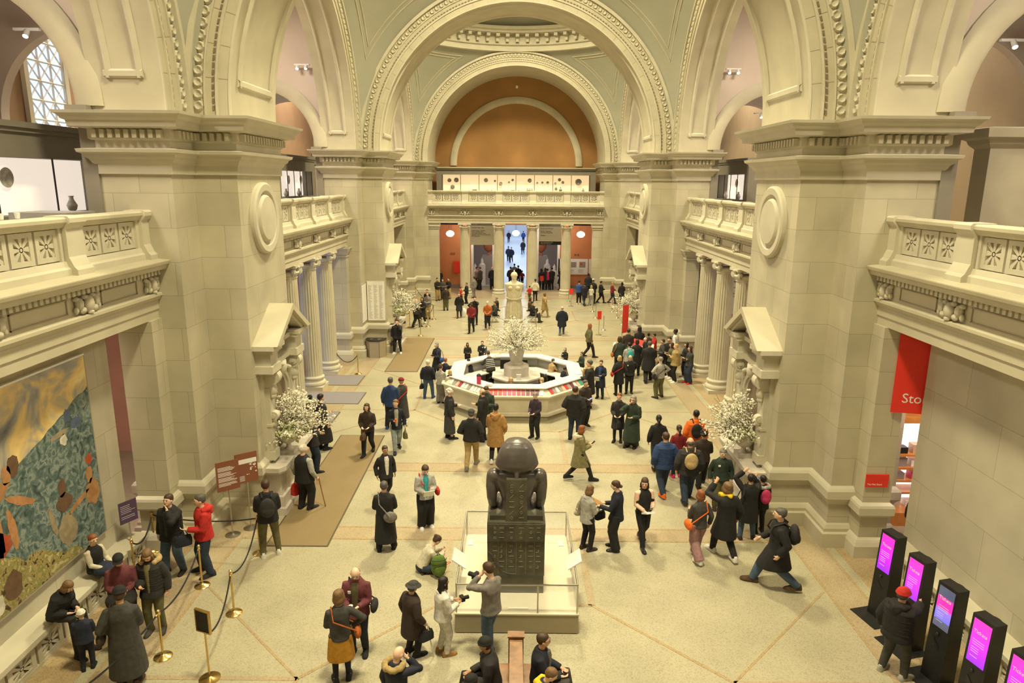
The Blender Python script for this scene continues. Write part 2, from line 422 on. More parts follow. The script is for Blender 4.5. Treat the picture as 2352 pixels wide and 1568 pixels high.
# floor
mb = MB(); mb.quad((-16, -6, 0), (16, -6, 0), (16, 54.0, 0), (-16, 54.0, 0)); S('floor', mb, 'terrazzo')
mb = MB(); mb.box(-16, 16, 54.0, 60.5, -.2, .0); S('floor', mb, 'terrazzo_pink')
FL = MB(); 
def slab(x0, x1, y0, y1, m, z=.004): FL.cur = m; FL.box(x0, x1, y0, y1, -.02, z)
def strip(a, b, w, m, z=.005):
    a = Vector((*a, 0)); b = Vector((*b, 0)); t = (b-a).normalized()*w/2; nn = Vector((-t.y, t.x, 0)); FL.cur = m
    c = (a+b)/2; FL.obox((c.x, c.y, z/2-.01), (b-a)/2, nn, (0, 0, z/2+.01))
for yb in (YB-1.02, YC+.17):
    for k in range(3 if yb < YC else 2):
        y0 = yb+k*T; slab(-6.95, 6.95, y0, y0+.62, 0)
        strip((-6.95, y0), (6.95, y0), .07, 1, .007); strip((-6.95, y0+.62), (6.95, y0+.62), .07, 1, .007)
for s in (-1, 1):
    slab(s*6.98, s*7.75, -4, 54, 0, .003)
    strip((s*6.98, -4), (s*6.98, 54), .07, 1, .006); strip((s*7.75, -4), (s*7.75, 54), .07, 1, .006)
    for yc in BAYC: slab(s*8.0, s*9.3, yc-7.2, yc+7.2, 1, .003)
for yc in BAYC:
    o8 = [(1.65, -4.0), (4.0, -1.65), (4.0, 1.65), (1.65, 4.0), (-1.65, 4.0), (-4.0, 1.65), (-4.0, -1.65), (-1.65, -4.0)]
    for k in range(8):
        a, b = o8[k], o8[(k+1) % 8]; strip((a[0], yc+a[1]), (b[0], yc+b[1]), .07, 1)
    for sx in (-1, 1):
        for sy in (-1, 1):
            strip((sx*1.65, yc+sy*4.0), (sx*1.65, yc+sy*7.15), .16, 0); strip((sx*4.0, yc+sy*1.65), (sx*6.95, yc+sy*1.65), .10, 0)
            strip((sx*4.0, yc+sy*1.65), (sx*6.9, yc+sy*4.6), .05, 1)
S('floor_inlay', FL, ['terrazzo_pink', 'terrazzo_rust'])
# steps up to the far colonnade
mb = MB(); mb.box(-6.7, 6.7, 53.9, 60.4, 0, .02); S('trim_1', mb, 'terrazzo_pink')
# entablature along a bay, built for an opening running along local X from -L/2..L/2, front towards local -Y (0 = column axis)
def entab(Ln, closed_below=False):
    e = []
    mb = MB(); h = Ln/2
    mb.extr([(-h, y, z) for y, z in ((-.42, 5.72), (-.42, 5.92), (-.45, 5.94), (-.45, 6.14), (-.49, 6.17), (-.53, 6.24), (-.56, 6.26), (-.56, 6.32), (-.42, 6.34), (-.42, 6.72), (-.48, 6.74), (-.48, 6.86), (-.72, 6.88), (-.74, 6.96), (-.80, 7.0), (-.82, 7.06), (-.82, H1+.03), (-.5, H1+.06), (.5, H1+.06), (.5, 5.72))], (Ln, 0, 0))
    return mb
def mk_entablature(Ln, s_loc, rz, name='entablature', upto=None):
    root = thing(name, s_loc, rz, kind='structure')
    S('beam', entab(Ln), 'stone', parent=root)
    mb = MB(); n = int(Ln/.15)
    for i in range(n): mb.cbox((-Ln/2+(i+.5)*Ln/n, -.52, 6.80), (.085, .12, .11))
    S('dentil_band', mb, 'stone_light', parent=root)
    mb = MB(); k = 5; sp = 2.62; xs = [-2*sp-.02, -1.5*sp, -.5*sp, .5*sp, 1.5*sp, 2*sp]
    cx = [-1.5*sp, -.5*sp, .5*sp, 1.5*sp]
    ends = [-Ln/2+.28, Ln/2-.28]
    for a in cx+ends: cartouche(mb, a, -.45, 6.53, .42 if a in cx else .3)
    S('carved_cartouches', mb, 'stone_light', parent=root, smooth=True)
    mb = MB(); allx = sorted(cx+ends)
    for a, b in zip(allx[:-1], allx[1:]):
        x0, x1 = a+.55, b-.55
        if x1-x0 < .3: continue
        for q in ((x0, x1, 6.67, 6.69), (x0, x1, 6.40, 6.42)): mb.box(q[0], q[1], -.445, -.42, q[2], q[3])
        mb.box(x0, x0+.02, -.445, -.42, 6.4, 6.69); mb.box(x1-.02, x1, -.445, -.42, 6.4, 6.69)
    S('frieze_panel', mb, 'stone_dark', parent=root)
    return root
def cartouche(mb, x, y, z, w):
    mb.ball((x, y-.06, z), (w*.30, .10, .17), 10, 6)
    for sg in (-1, 1):
        mb.ball((x+sg*w*.62, y-.04, z+.03), (w*.22, .08, .12), 8, 5); mb.ball((x+sg*w*.45, y-.05, z-.10), (w*.22, .06, .07), 8, 5); mb.ball((x+sg*w*.85, y-.03, z-.08), (w*.12, .05, .07), 8, 5)
        mb.ball((x+sg*w*.8, y-.03, z+.13), (w*.16, .06, .05), 8, 5); mb.ball((x+sg*w*.3, y-.06, z+.15), (w*.16, .07, .05), 8, 5)
    mb.ball((x, y-.08, z-.16), (w*.16, .07, .05), 8, 5)
def star_panel_mesh():
    mb = MB(); w, h, t = .30, .29, .055     # half sizes of a panel
    r = .20
    mb.box(-w, -r, -t, t, -h, h); mb.box(r, w, -t, t, -h, h); mb.box(-r, r, -t, t, r, h); mb.box(-r, r, -t, t, -h, -r)
    for k in range(8):
        a = k*pi/4; L_ = r*(1.0 if k % 2 == 0 else 1.38); d = Vector((cos(a), 0, sin(a))); q = Vector((-sin(a), 0, cos(a)))
        mb.extr([d*.03-q*.015-Vector((0, t*.8, 0)), d*L_-q*.045-Vector((0, t*.8, 0)), d*L_+q*.045-Vector((0, t*.8, 0)), d*.03+q*.015-Vector((0, t*.8, 0))], (0, t*1.6, 0))
    mb.tube([(0, -t*.8, 0), (0, t*.8, 0)], .05, 10)
    return mb
PANEL0 = None; POST0 = None
def mk_balustrade(Ln, loc, rz, label):
    global PANEL0, POST0
    root = thing('balustrade', loc, rz, label, 'balustrade')
    mb = MB(); h = Ln/2
    mb.extr([(-h, y, z) for y, z in ((-.20, 0), (-.20, .16), (-.15, .2), (-.12, .3), (.12, .3), (.2, .16), (.2, 0))], (Ln, 0, 0)); mb.build('plinth', 'stone_light', root)
    mb = MB(); mb.extr([(-h, y, z) for y, z in ((-.12, .92), (-.17, .96), (-.19, 1.0), (-.22, 1.03), (-.22, 1.09), (-.18, 1.12), (.18, 1.12), (.22, 1.05), (.12, .92))], (Ln, 0, 0)); mb.build('hand_rail', 'stone', root)
    sp = 2.62; posts = [-1.5*sp, -.5*sp, .5*sp, 1.5*sp]
    for x in posts+[-h+.12, h-.12]:
        if POST0 is None:
            mb = MB(); mb.extr([(-.26, y, z) for y, z in ((-.32, 0), (-.32, .14), (-.26, .2), (-.2, .34), (-.18, .38), (-.18, .9), (-.24, .96), (-.28, 1.02), (-.28, 1.1), (-.24, 1.14), (.2, 1.14), (.2, 0))], (.52, 0, 0))
            POST0 = mb.build('post', 'stone_light', root, loc=(x, 0, 0))
        else:
            c = POST0.copy(); COL.objects.link(c); c.parent = root; c.location = (x, 0, 0)
            if x not in posts: c.scale = (.7, 1, 1)
    allx = [-h]+posts+[h]
    for i in range(5):
        a, b = allx[i]+.28, allx[i+1]-.28; m_ = (a+b)/2
        n = 3 if b-a > 1.9 else 2
        for k in range(n):
            x = m_+(k-(n-1)/2)*.66
            if PANEL0 is None: PANEL0 = star_panel_mesh().build('pierced_panel', 'stone_light', root, loc=(x, 0, .61))
            else:
                c = PANEL0.copy(); COL.objects.link(c); c.parent = root; c.location = (x, 0, .61)
        # fillers
        wtot = n*.66-.06
        MB().box(a, m_-wtot/2, -.1, .1, .3, .92).build('solid_panel', 'stone_light', root); MB().box(m_+wtot/2, b, -.1, .1, .3, .92).build('solid_panel', 'stone_light', root)
    return root
LB = 2*RS
ordn = ['first', 'second', 'third']
for s in (-1, 1):
    for i, yc in enumerate(BAYC):
        rz = -pi/2 if s < 0 else pi/2     # local -Y -> towards hall
        rz = {-1: pi/2, 1: -pi/2}[s]
        mk_entablature(LB, (s*8.85, yc, 0), rz)
        mk_balustrade(LB, (s*8.62, yc, H1+.02), rz, ['pale stone star-pierced balcony balustrade %s' % q for q in (('nearest the camera above the wide painting', 'above the fluted columns by the door mats', 'furthest away on the left side'), ('nearest the camera above the red hanging banner', 'above the fluted columns at right', 'furthest away on the right side'))[0 if s < 0 else 1]][i])
mk_entablature(2*WC, (0, 55.0, 0), 0)
mk_balustrade(2*WC, (0, 54.95, H1+.02), 0, 'pale stone star-pierced balustrade spanning the far end below the lit cases')
# upper gallery floors, aisle boxes
for s in (-1, 1):
    mb = MB(); mb.box(s*9.3, s*15.2, -4, 60, 6.0, H1); S('gallery_floor', mb, 'taupe')
    mb = MB(); mb.box(s*15.0, s*15.3, -4, 60, 0, 18); S('wall_'+side_n[s], mb, 'wall_brown' if s < 0 else 'vault_tan')
    mb = MB(); mb.box(s*9.3, s*15.2, -4, 60, 17.6, 17.8); S('ceiling', mb, 'plaster_pink')
    # wall above the side arches outside face
    for yc in PIER[1:4]:
        # aisle cross wall with arch opening, on both pier sides
        for d in (-1, 1):
            yy = yc+d*(YE-YA)/2*.98
            if yc == PIER[3] and d > 0: continue
            mb = MB(); ca = 12.35; ra = 2.6; n = 24
            arcp = arcpts(ra, n)
            top = [(WO, 17.7), (15.1, 17.7)]
            def PP(x, z, q): return (s*x, q, z)
            th = .35*d
            # face: split into left jamb, right jamb, spandrel strips
            for q in (yy, yy-th):
                up = [(ca+u, ZS+z) for u, z in arcp]
                tp = [(ca+u, 17.7) for u, z in arcp]
                mb.loft([[PP(x, z, q) for x, z in up], [PP(x, z, q) for x, z in tp]], closed=False)
            mb.loft([[PP(x, z, yy) for x, z in up], [PP(x, z, yy-th) for x, z in up]], closed=False)
            mb.box(s*WO, s*(ca-ra), yy, yy-th, H1, 17.7); mb.box(s*(ca+ra), s*15.1, yy, yy-th, H1, 17.7)
            cw = S('aisle_wall', mb, 'plaster_pink', smooth=True)
            if d < 0:
                mb = MB(); rr = [(r, q) for r, q in ((ra, yy), (ra, yy-.08), (ra+.08, yy-.12), (ra+.55, yy-.12), (ra+.62, yy-.08), (ra+.62, yy))]
                mb.loft([[(s*(ca+r*cos(pi*i/32)), q, ZS+r*sin(pi*i/32)) for i in range(33)] for r, q in rr], closed=False)
                S('arch_moulding', mb, 'stone', parent=cw, smooth=True)
                mb = MB(); mb.box(s*9.4, s*(ca-ra+.12), yy-.3, yy-.02, 10.0, ZS); mb.box(s*(ca+ra-.12), s*15, yy-.3, yy-.02, 10.0, ZS); mb.box(s*9.4, s*(ca-ra-.02), yy-.12, yy-.01, H1, 10.0)
                S('impost', mb, 'taupe', parent=cw)
    # display partition on the gallery with lit cases
    for yc in BAYC:
        pass
# longitudinal partitions with lit cases
CASES = []
def case_wall(s, y0, y1, xx, label, panes, glow='case_glow_white'):
    root = thing('display_case', (s*xx, (y0+y1)/2, H1), 0, label, 'display case', 'lit display cases on the upper gallery'); h = (y1-y0)/2
    mb = MB(); a = s
    mb.box(0, a*.7, -h-.6, h+.6, 0, 1.0); mb.box(0, a*.7, -h-.6, h+.6, 2.3, 2.95); mb.box(0, a*.7, -h-.6, -h, 1, 2.3); mb.box(0, a*.7, h, h+.6, 1, 2.3); mb.box(a*.62, a*.7, -h, h, 1, 2.3)
    mb.build('cabinet', 'taupe', root)
    mb = MB(); mb.box(-a*.12, a*.82, -h-.7, h+.7, 2.95, 3.08); mb.box(-a*.06, a*.76, -h-.65, h+.65, 2.85, 2.95); mb.build('cornice', 'taupe', root)
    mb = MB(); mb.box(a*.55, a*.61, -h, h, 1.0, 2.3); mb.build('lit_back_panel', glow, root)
    for k in range(panes+1): y = -h+2*h*k/panes; MB().box(0, a*.03, y-.015, y+.015, 1, 2.3).build('mullion', 'black', root)
    r_ = random.Random(int(y0*10)+s)
    objs = []
    for k in range(panes):
        y = -h+2*h*(k+.5)/panes
        mb = MB()
        if k % 2 == 0:
            mb.T = Matrix.Translation((s*(xx+.5), (y0+y1)/2+y, H1+1.85)) @ Matrix.Rotation(pi/2, 4, 'Y'); mb.lathe([(.02, 0), (.22, .01), (.23, .03), (.02, .02)], 20); o = mb.build('plate', 'porcelain_pale', None, True)
            tag(o, 'round decorated plate in gallery case, %s side' % side_n[s], 'plate', 'plates in the %s gallery cases' % side_n[s])
        else:
            mb.lathe([(.04, 0), (.1, .05), (.13, .16), (.06, .3), (.05, .36), (.07, .4), (.01, .4)], 14, (s*(xx+.3), (y0+y1)/2+y, H1+1.001)); o = mb.build('vase', 'porcelain_pale', None, True)
            tag(o, 'small ceramic vase in gallery case, %s side' % side_n[s], 'vase', 'vases in the %s gallery cases' % side_n[s])
mat('porcelain', (.62, .58, .50), .3, scale=9, amt=.3, col2=(.18, .17, .16)); mat('porcelain_pale', (.75, .72, .68), .3, scale=9, amt=.3, col2=(.45, .44, .42))
case_wall(-1, 15.4, 19.4, 11.3, 'long lit display case on the upper gallery, top left', 2)
case_wall(-1, 34.8, 40.2, 11.5, 'lit display case on the left gallery behind the people leaning on the rail', 5)
case_wall(1, 36.2, 40.8, 11.5, 'lit display case on the right gallery between the two big piers', 4)
# outer windows
def grille_window(s, yc, zc, w, h, idx):
    root = thing('window_%d' % idx, (s*14.98, yc, zc), 0, kind='structure')
    out = [(-w/2, -h/2), (w/2, -h/2)]+[(w/2*cos(a), h/2-w/2+w/2*sin(a)) for a in [pi*i/16 for i in range(17)]]
    mb = MB(); mb.extr([(0, y, z) for y, z in out], (-s*.02, 0, 0)); S('pane', mb, 'sky_glow', parent=root)
    mb = MB(); n = 3
    def inside(y, z): return abs(y) <= w/2 and z >= -h/2 and (z <= h/2-w/2 or y*y+(z-(h/2-w/2))**2 <= w*w/4)
    cs = w/n; rows = int(h/cs)+1
    def seg(a, b, r=.045):
        m_ = 12; pts = [(a[0]+(b[0]-a[0])*t/m_, a[1]+(b[1]-a[1])*t/m_) for t in range(m_+1)]
        pts = [p for p in pts if inside(*p)]
        if len(pts) > 1:
            p0, p1 = pts[0], pts[-1]; mb.tube([(-s*.06, *p0), (-s*.06, *p1)], r, 4)
    for i in range(n+1): seg((-w/2+i*cs, -h/2), (-w/2+i*cs, h/2))
    for j in range(rows+1):
        seg((-w/2, -h/2+j*cs), (w/2, -h/2+j*cs))
        for i in range(n):
            x0 = -w/2+i*cs; z0 = -h/2+j*cs
            seg((x0, z0), (x0+cs, z0+cs), .035); seg((x0+cs, z0), (x0, z0+cs), .035)
    S('grille', mb, 'white_paint', parent=root)
    mb = MB(); k = len(out); o2 = [(y*1.22, z*1.08+.02) for y, z in out]
    mb.loft([[(0, *p) for p in out], [(-s*.14, *p) for p in out], [(-s*.14, *p) for p in o2], [(0, *p) for p in o2], [(0, *p) for p in out]], caps=False); S('surround', mb, 'stone', parent=root)
grille_window(-1, 23.2, 12.05, 1.75, 3.9, 1); grille_window(-1, 40.8, 11.9, 2.3, 3.6, 2); grille_window(1, 40.8, 11.9, 2.3, 3.6, 3)
# ground level side walls of bays 1 and 3
for s in (-1, 1):
    for j, (y0, y1) in enumerate(((-4, 15.28), (YE+2*18.7-18.7+.0, 0), )):
        if j: continue
        mb = MB(); mb.box(s*9.3, s*9.6, y0, y1, 0, 5.72); w_ = S('wall_'+side_n[s], mb, 'ashlar_wall')
        mb = MB(); mb.box(s*9.15, s*9.3, y0, y1, 0, .34); mb.box(s*9.2, s*9.3, y0, y1, .34, .42); S('base_moulding', mb, 'stone_light', parent=w_)
    mb = MB(); y0, y1 = MID+T+(YE-YA)/2, MID+2*T-(YE-YA)/2-1.1
    mb.box(s*9.3, s*9.6, y0+.9, y1, 0, 5.72); S('wall_'+side_n[s], mb, 'ashlar_wall')
    for yy, d in ((YA, -1), (YE, 1), (YA+T, -1), (YE+T, 1), (YA+2*T, -1)):
        xo = 9.15 if s < 0 else 9.02; mb = MB(); mb.box(s*8.36, s*xo, yy, yy+d*.5, 0, 5.72)
        jb = S('jamb_'+side_n[s], mb, 'ashlar')
        pl = [(8.36, yy), (xo, yy), (xo, yy+d*.5), (8.36, yy+d*.5)]; pl = [(x*s, y) for x, y in pl]
        area = sum(pl[i][0]*pl[(i+1) % 4][1]-pl[(i+1) % 4][0]*pl[i][1] for i in range(4))
        if area < 0: pl = pl[::-1]
        mb = MB(); mb.sweep(pl, [(0, .5), (.05, .45), (.08, .4), (.12, .3), (.12, 0)]); mb.sweep(pl, [(0, 1.42), (.08, 1.36), (.1, 1.3), (.1, 1.12), (.02, 1.04)]); S('base_moulding', mb, 'stone_light', parent=jb)
        if yy in (YE, YA+T):
            mb = MB(); mb.sweep(pl, [(0, 5.2), (.04, 5.22), (.04, 5.28), (0, 5.3), (.05, 5.4), (.12, 5.48), (.14, 5.6), (.2, 5.64), (.2, 5.7)]); S('capital_moulding', mb, 'stone_light', parent=jb)
    # rooms beyond the side openings
    mb = MB(); mb.box(s*13.4, s*13.6, 8, 23.5, 0, 6.0); S('wall_'+side_n[s], mb, 'salmon')
    mb = MB(); mb.box(s*9.6, s*15, 21.9, 22.1, 0, 6.0); S('wall_'+side_n[s], mb, 'salmon_light')
    mb = MB(); mb.box(s*9.6, s*15, 34.1, 34.3, 0, 6.0); S('wall_'+side_n[s], mb, 'salmon_light')
    mb = MB(); mb.box(s*14.7, s*14.9, 22, 34.2, 0, 6.0); S('wall_'+side_n[s], mb, 'salmon_light')
    mb = MB(); mb.box(s*13.4, s*13.6, 40.5, 53, 0, 6.0); S('wall_'+side_n[s], mb, 'salmon_light')
# near end behind the camera
mb = MB(); mb.box(-16, 16, -4.6, -4.2, 0, 18); S('wall_back', mb, 'ashlar_wall')
# far end
YW = 59.0
mb = MB()
op = [(-.95, .95), (-3.75, -1.75), (1.75, 3.75)]
edges = [-7.2, -3.75, -1.75, -.95, .95, 1.75, 3.75, 7.2]
for a, b in ((-7.2, -3.75), (-1.75, -.95), (.95, 1.75), (3.75, 7.2)): mb.box(a, b, YW, YW+.4, 0, 6.0)
mb.box(-7.2, 7.2, YW, YW+.4, 5.35, 6.0); S('wall_far', mb, 'salmon')
mb = MB()
for a, b in ((-7.2, -3.75), (-1.75, -.95), (.95, 1.75), (3.75, 7.2)): mb.box(a, b, YW-.04, YW, 0.02, .32)
S('baseboard_far', mb, 'taupe')
mb = MB(); mb.box(-7.2, 7.2, 55.4, 60, 5.75, 6.0); S('ceiling', mb, 'white_paint')
mb = MB(); mb.box(-9.4, 9.4, 55.4, 60.2, 6.0, H1); S('gallery_floor', mb, 'taupe')
# upper orange lunette wall
mb = MB(); mb.box(-9.4, 9.4, 60.0, 60.3, H1, 18.5); uw = S('wall_far', mb, 'ochre_wall')
mb = MB(); mb.loft([[(r*cos(pi*i/48), q, ZS-.3+max(0, 0)+r*sin(pi*i/48)) for i in range(49)] for r, q in ((4.95, 60.0), (4.98, 59.9), (5.1, 59.84), (5.4, 59.84), (5.5, 59.9), (5.53, 60.0))], closed=False); S('lunette_moulding', mb, 'stone', parent=uw, smooth=True)
mb = MB(); mb.box(-.09, .09, 59.93, 60, 16.3, 16.5); S('wall_box', mb, 'white', parent=uw)
# pilasters at the far jambs
for s in (-1, 1):
    mb = MB(); mb.box(s*6.0, s*6.85, 54.75, 55.3, 0, 5.72); jb = S('jamb_'+side_n[s], mb, 'ashlar')
    mb = MB(); mb.box(s*5.9, s*6.9, 54.65, 55.35, 5.45, 5.72); mb.box(s*5.95, s*6.9, 54.7, 55.35, 5.3, 5.38); mb.box(s*5.9, s*6.9, 54.62, 55.35, 0, .3); S('capital_moulding', mb, 'stone_light', parent=jb)
    mb = MB(); mb.box(s*6.85, s*9.4, 57.0, 57.3, 0, 6.0); mb.box(s*6.9, s*7.2, 55.3, YW, 0, 6.0); S('wall_'+side_n[s], mb, 'salmon')
# far long gallery beyond the central doorway
mb = MB(); mb.box(-9, 9, 60.4, 120, -.3, 0.0); S('floor', mb, 'gallery_floor_mat' if 'gallery_floor_mat' in MATS else mat('gallery_floor_mat', (.62, .66, .74), .35, amt=.02))
for s in (-1, 1):
    mb = MB(); mb.box(s*4.2, s*4.6, 66, 120, 0, 9); S('wall_'+side_n[s], mb, mat('gallery_wall', (.68, .70, .74), .8, amt=.02))
    mb = MB(); mb.box(s*1.9, s*9, 66, 66.3, 0, 9); S('wall_far', mb, mat('gallery_wall2', (.52, .45, .40), .8, amt=.02))
mb = MB(); mb.box(-9, 9, 120, 120.3, 0, 9); S('wall_far', mb, 'gallery_wall')
mb = MB(); mb.box(-9, 9, 60.3, 120, 9, 9.2); S('ceiling', mb, 'white_paint')
for s in (-1, 1):
    mb = MB(); mb.box(s*8.8, s*9, 59.4, 66, 0, 9); S('wall_'+side_n[s], mb, 'gallery_wall2')
# ------------------------------------------------------------ columns
COLM = None
def make_column():
    root = thing('fluted_column', (0, 0, 0), 0)
    mb = MB(); mb.box(-.52, .52, -.52, .52, 0, .16)
    mb.lathe([(.5, .16), (.53, .22), (.53, .28), (.5, .33), (.44, .35), (.42, .40), (.44, .45), (.47, .48), (.47, .53), (.43, .56), (.41, .60)], 40); mb.build('column_base', 'stone_light', root, True)
    mb = MB(); n = 120; rings = []
    for j in range(13):
        t = j/12; z = .6+t*4.62; R = .405-.055*t**1.6
        dep = 0 if j in (0, 12) else .028
        rings.append([((R-dep*abs(sin(12*2*pi*k/n))**.6*(1))*cos(2*pi*k/n), (R-dep*abs(sin(12*2*pi*k/n))**.6)*sin(2*pi*k/n), z) for k in range(n)])
    mb.loft(rings); mb.build('shaft', 'stone', root, True, ang=50)
    mb = MB(); mb.lathe([(.36, 5.2), (.38, 5.23), (.36, 5.26), (.37, 5.30), (.44, 5.38), (.45, 5.42), (.40, 5.46)], 32)
    mb.extr([(x, y, 5.6) for x, y in ((-.5, -.5), (-.2, -.42), (.2, -.42), (.5, -.5), (.42, -.2), (.42, .2), (.5, .5), (.2, .42), (-.2, .42), (-.5, .5), (-.42, .2), (-.42, -.2))], (0, 0, .12))
    for k in range(4):
        a = pi/4+k*pi/2; er = Vector((cos(a), sin(a), 0)); et = Vector((-sin(a), cos(a), 0)); c = er*.47+Vector((0, 0, 5.46))
        for r, dd in ((.15, .05), (.10, .075), (.05, .095)):
            mb.tube([c-et*dd, c+et*dd], r, 14)
        mb.tube([er*.3+Vector((0, 0, 5.58)), er*.42+Vector((0, 0, 5.6)), er*.52+Vector((0, 0, 5.56))], .05, 6)
    for k in range(4):
        a = k*pi/2; er = Vector((cos(a), sin(a), 0)); mb.ball(er*.44+Vector((0, 0, 5.62)), (.07, .07, .06), 8, 5)
    mb.build('capital', 'stone_light', root, True)
    return root
col0 = make_column(); first = True
cols = []
for s in (-1, 1):
    for k, u in enumerate((-1.5, -.5, .5, 1.5)): cols.append((s*8.85, BAYC[1]+u*2.62, 'pale stone fluted Ionic column of the %s arcade, %s' % (side_n[s], ('closest to the camera', 'second from the camera', 'third from the camera', 'furthest from the camera')[k]), 'side arcade columns'))
for k, x in enumerate((-3.97, -1.31, 1.31, 3.97)): cols.append((x, 55.0, 'pale stone fluted column of the far end screen, %s' % ('leftmost', 'just left of the bright central doorway', 'just right of the bright central doorway', 'rightmost')[k], 'far end screen columns'))
for i, (x, y, lab, grp) in enumerate(cols):
    o = col0 if i == 0 else copy_tree(col0)
    o.location = (x, y, 0.0); tag(o, lab, 'column', grp)
# ------------------------------------------------------------ materials for things
mat('statue_dark', (.115, .10, .095), .30, scale=4, amt=.15)
mat('statue_green', (.095, .088, .062), .45, scale=5, amt=.2)
mat('statue_cut', (.05, .046, .036), .6, amt=0)
mat('athena_marble', (.70, .64, .46), .55, scale=4, amt=.10)
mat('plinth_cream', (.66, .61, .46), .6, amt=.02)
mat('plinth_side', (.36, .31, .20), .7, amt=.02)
mat('mat_brown', (.26, .19, .095), .95, scale=40, amt=.06)
mat('mat_edge', (.10, .08, .05), .8, amt=0)
mat('mat_grey', (.25, .23, .24), .95, scale=40, amt=.06)
mat('rope', (.015, .015, .02), .8, amt=0)
mat('sign_brown', (.24, .085, .045), .6, amt=0)
mat('sign_purple', (.09, .05, .11), .5, amt=0)
mat('screen_blue', (.1, .3, .9), .4, emit=(.18, .45, 1.0), estr=1.6)
mat('laptop_glow', (.3, .6, .9), .4, emit=(.3, .65, .95), estr=1.1)
mat('desk_stone', (.66, .60, .46), .4, scale=2, amt=.07)
mat('twig', (.16, .09, .055), .8, amt=.1)
mat('blossom', (.86, .84, .70), .7, amt=.04)
mat('blossom_green', (.62, .64, .36), .7, amt=.1)
mat('terracotta', (.55, .20, .09), .5, scale=6, amt=.1)
mat('bin_panel', (.36, .30, .20), .5, amt=.03)
mat('grey_block', (.33, .32, .31), .7, amt=.02)
mat('white_marble_lit', (.9, .9, .92), .5, amt=.02)
mat('orange_wood', (.62, .26, .06), .4, scale=5, amt=.1)
def grad_screen(name, stops, estr=1.3):
    m = bpy.data.materials.new(name); MATS[name] = m; m.use_nodes = True
    N = m.node_tree.nodes; L = m.node_tree.links; b = N['Principled BSDF']
    tc = N.new('ShaderNodeTexCoord'); s = N.new('ShaderNodeSeparateXYZ'); L.new(tc.outputs['Generated'], s.inputs[0])
    r = ramp(N, stops); L.new(s.outputs['Z'], r.inputs['Fac']); L.new(r.outputs['Color'], b.inputs['Emission Color']); b.inputs['Emission Strength'].default_value = estr
    b.inputs['Base Color'].default_value = (.02, .02, .02, 1); b.inputs['Roughness'].default_value = .2
grad_screen('kiosk_screen', [(0, (.38, .02, .95)), (.35, (.68, .02, .85)), (1, (1, .03, .50))])
grad_screen('kiosk_screen_b', [(0, (.10, .10, .14)), (.18, (.12, .12, .17)), (.2, (.20, .18, .75)), (.45, (.35, .2, .8)), (.5, (.9, .03, .45)), (.75, (.85, .03, .4)), (.78, (.08, .09, .14)), (1, (.08, .09, .14))])
# ------------------------------------------------------------ plinth and seated statue
pl = thing('display_plinth', (0.02, 12.40, 0), 0, 'low cream display plinth under the dark seated statue', 'plinth')
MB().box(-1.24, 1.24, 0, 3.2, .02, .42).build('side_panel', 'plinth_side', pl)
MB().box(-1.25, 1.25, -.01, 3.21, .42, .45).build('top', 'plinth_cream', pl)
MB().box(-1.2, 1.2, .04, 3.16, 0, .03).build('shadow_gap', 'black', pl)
gr = thing('glass_railing', (0.02, 12.40, 0), 0, 'thin metal railing with glass panes around the statue plinth', 'railing')
mb = MB()
for x0, y0, x1, y1 in ((-1.21, .03, 1.21, .03), (-1.21, 3.17, 1.21, 3.17), (-1.21, .03, -1.21, 3.17), (1.21, .03, 1.21, 3.17)): mb.tube([(x0, y0, 1.08), (x1, y1, 1.08)], .02, 6)
mb.build('hand_rail', 'steel', gr, True)
for x, y in ((-1.21, .03), (.42, .03), (1.21, .03), (-1.21, 1.6), (1.21, 1.6), (-1.21, 3.17), (1.21, 3.17)): MB().tube([(x, y, .45), (x, y, 1.08)], .017, 6).build('post', 'steel', gr, True)
for x0, y0, x1, y1 in ((-1.2, .03, 1.2, .03), (-1.2, 3.17, 1.2, 3.17), (-1.21, .04, -1.21, 3.16), (1.21, .04, 1.21, 3.16)):
    MB().box(min(x0, x1)-.003, max(x0, x1)+.003, min(y0, y1)-.003, max(y0, y1)+.003, .46, 1.06).build('glass_pane', 'glass', gr)
for s in (-1, 1):
    o = MB().obox((0, 0, 0), (.17, 0, 0), (0, .26, .0), (0, 0, .012)).build('label_panel', 'white_paint'); o.location = (s*1.21+.02, 13.35, 1.12); o.rotation_euler = (0, s*radians(-35), 0)
    tag(o, 'tilted grey text panel fixed to the %s rail of the statue plinth' % side_n[s], 'label panel')
o = MB().box(-.2, .2, 0, .05, 0, .012).build('caption_strip', 'paper'); o.location = (0.05, 12.55, .455); tag(o, 'small cream caption strip on the plinth front edge', 'label')
for s in (-1, 1):
    o = MB().box(-.06, .06, -.12, .12, 0, .008).build('caption_strip', 'paper'); o.location = (s*1.08, 15.2, .455); tag(o, 'pale caption card on the plinth behind the statue, %s side' % side_n[s], 'label')
st = thing('seated_statue', (0.0, 13.1, .455), 0, 'dark stone seated figure in striped headcloth seen from behind on a carved throne', 'statue')
mb = MB()
mb.extr([(-.59, 0, .42), (.59, 0, .42), (.59, 0, 1.2), (.60, 0, 1.6), (.46, 0, 1.62), (-.60, 0, 1.62), (-.6, 0, 1.2)], (0, 1.25, 0)); mb.box(-.52, .58, .03, 1.9, 0, .42)
mb.box(-.55, .55, .12, 1.2, 1.6, 1.72); mb.box(-.59, .59, -.035, 0.0, 1.22, 1.60)
mb.build('throne', 'statue_green', st)
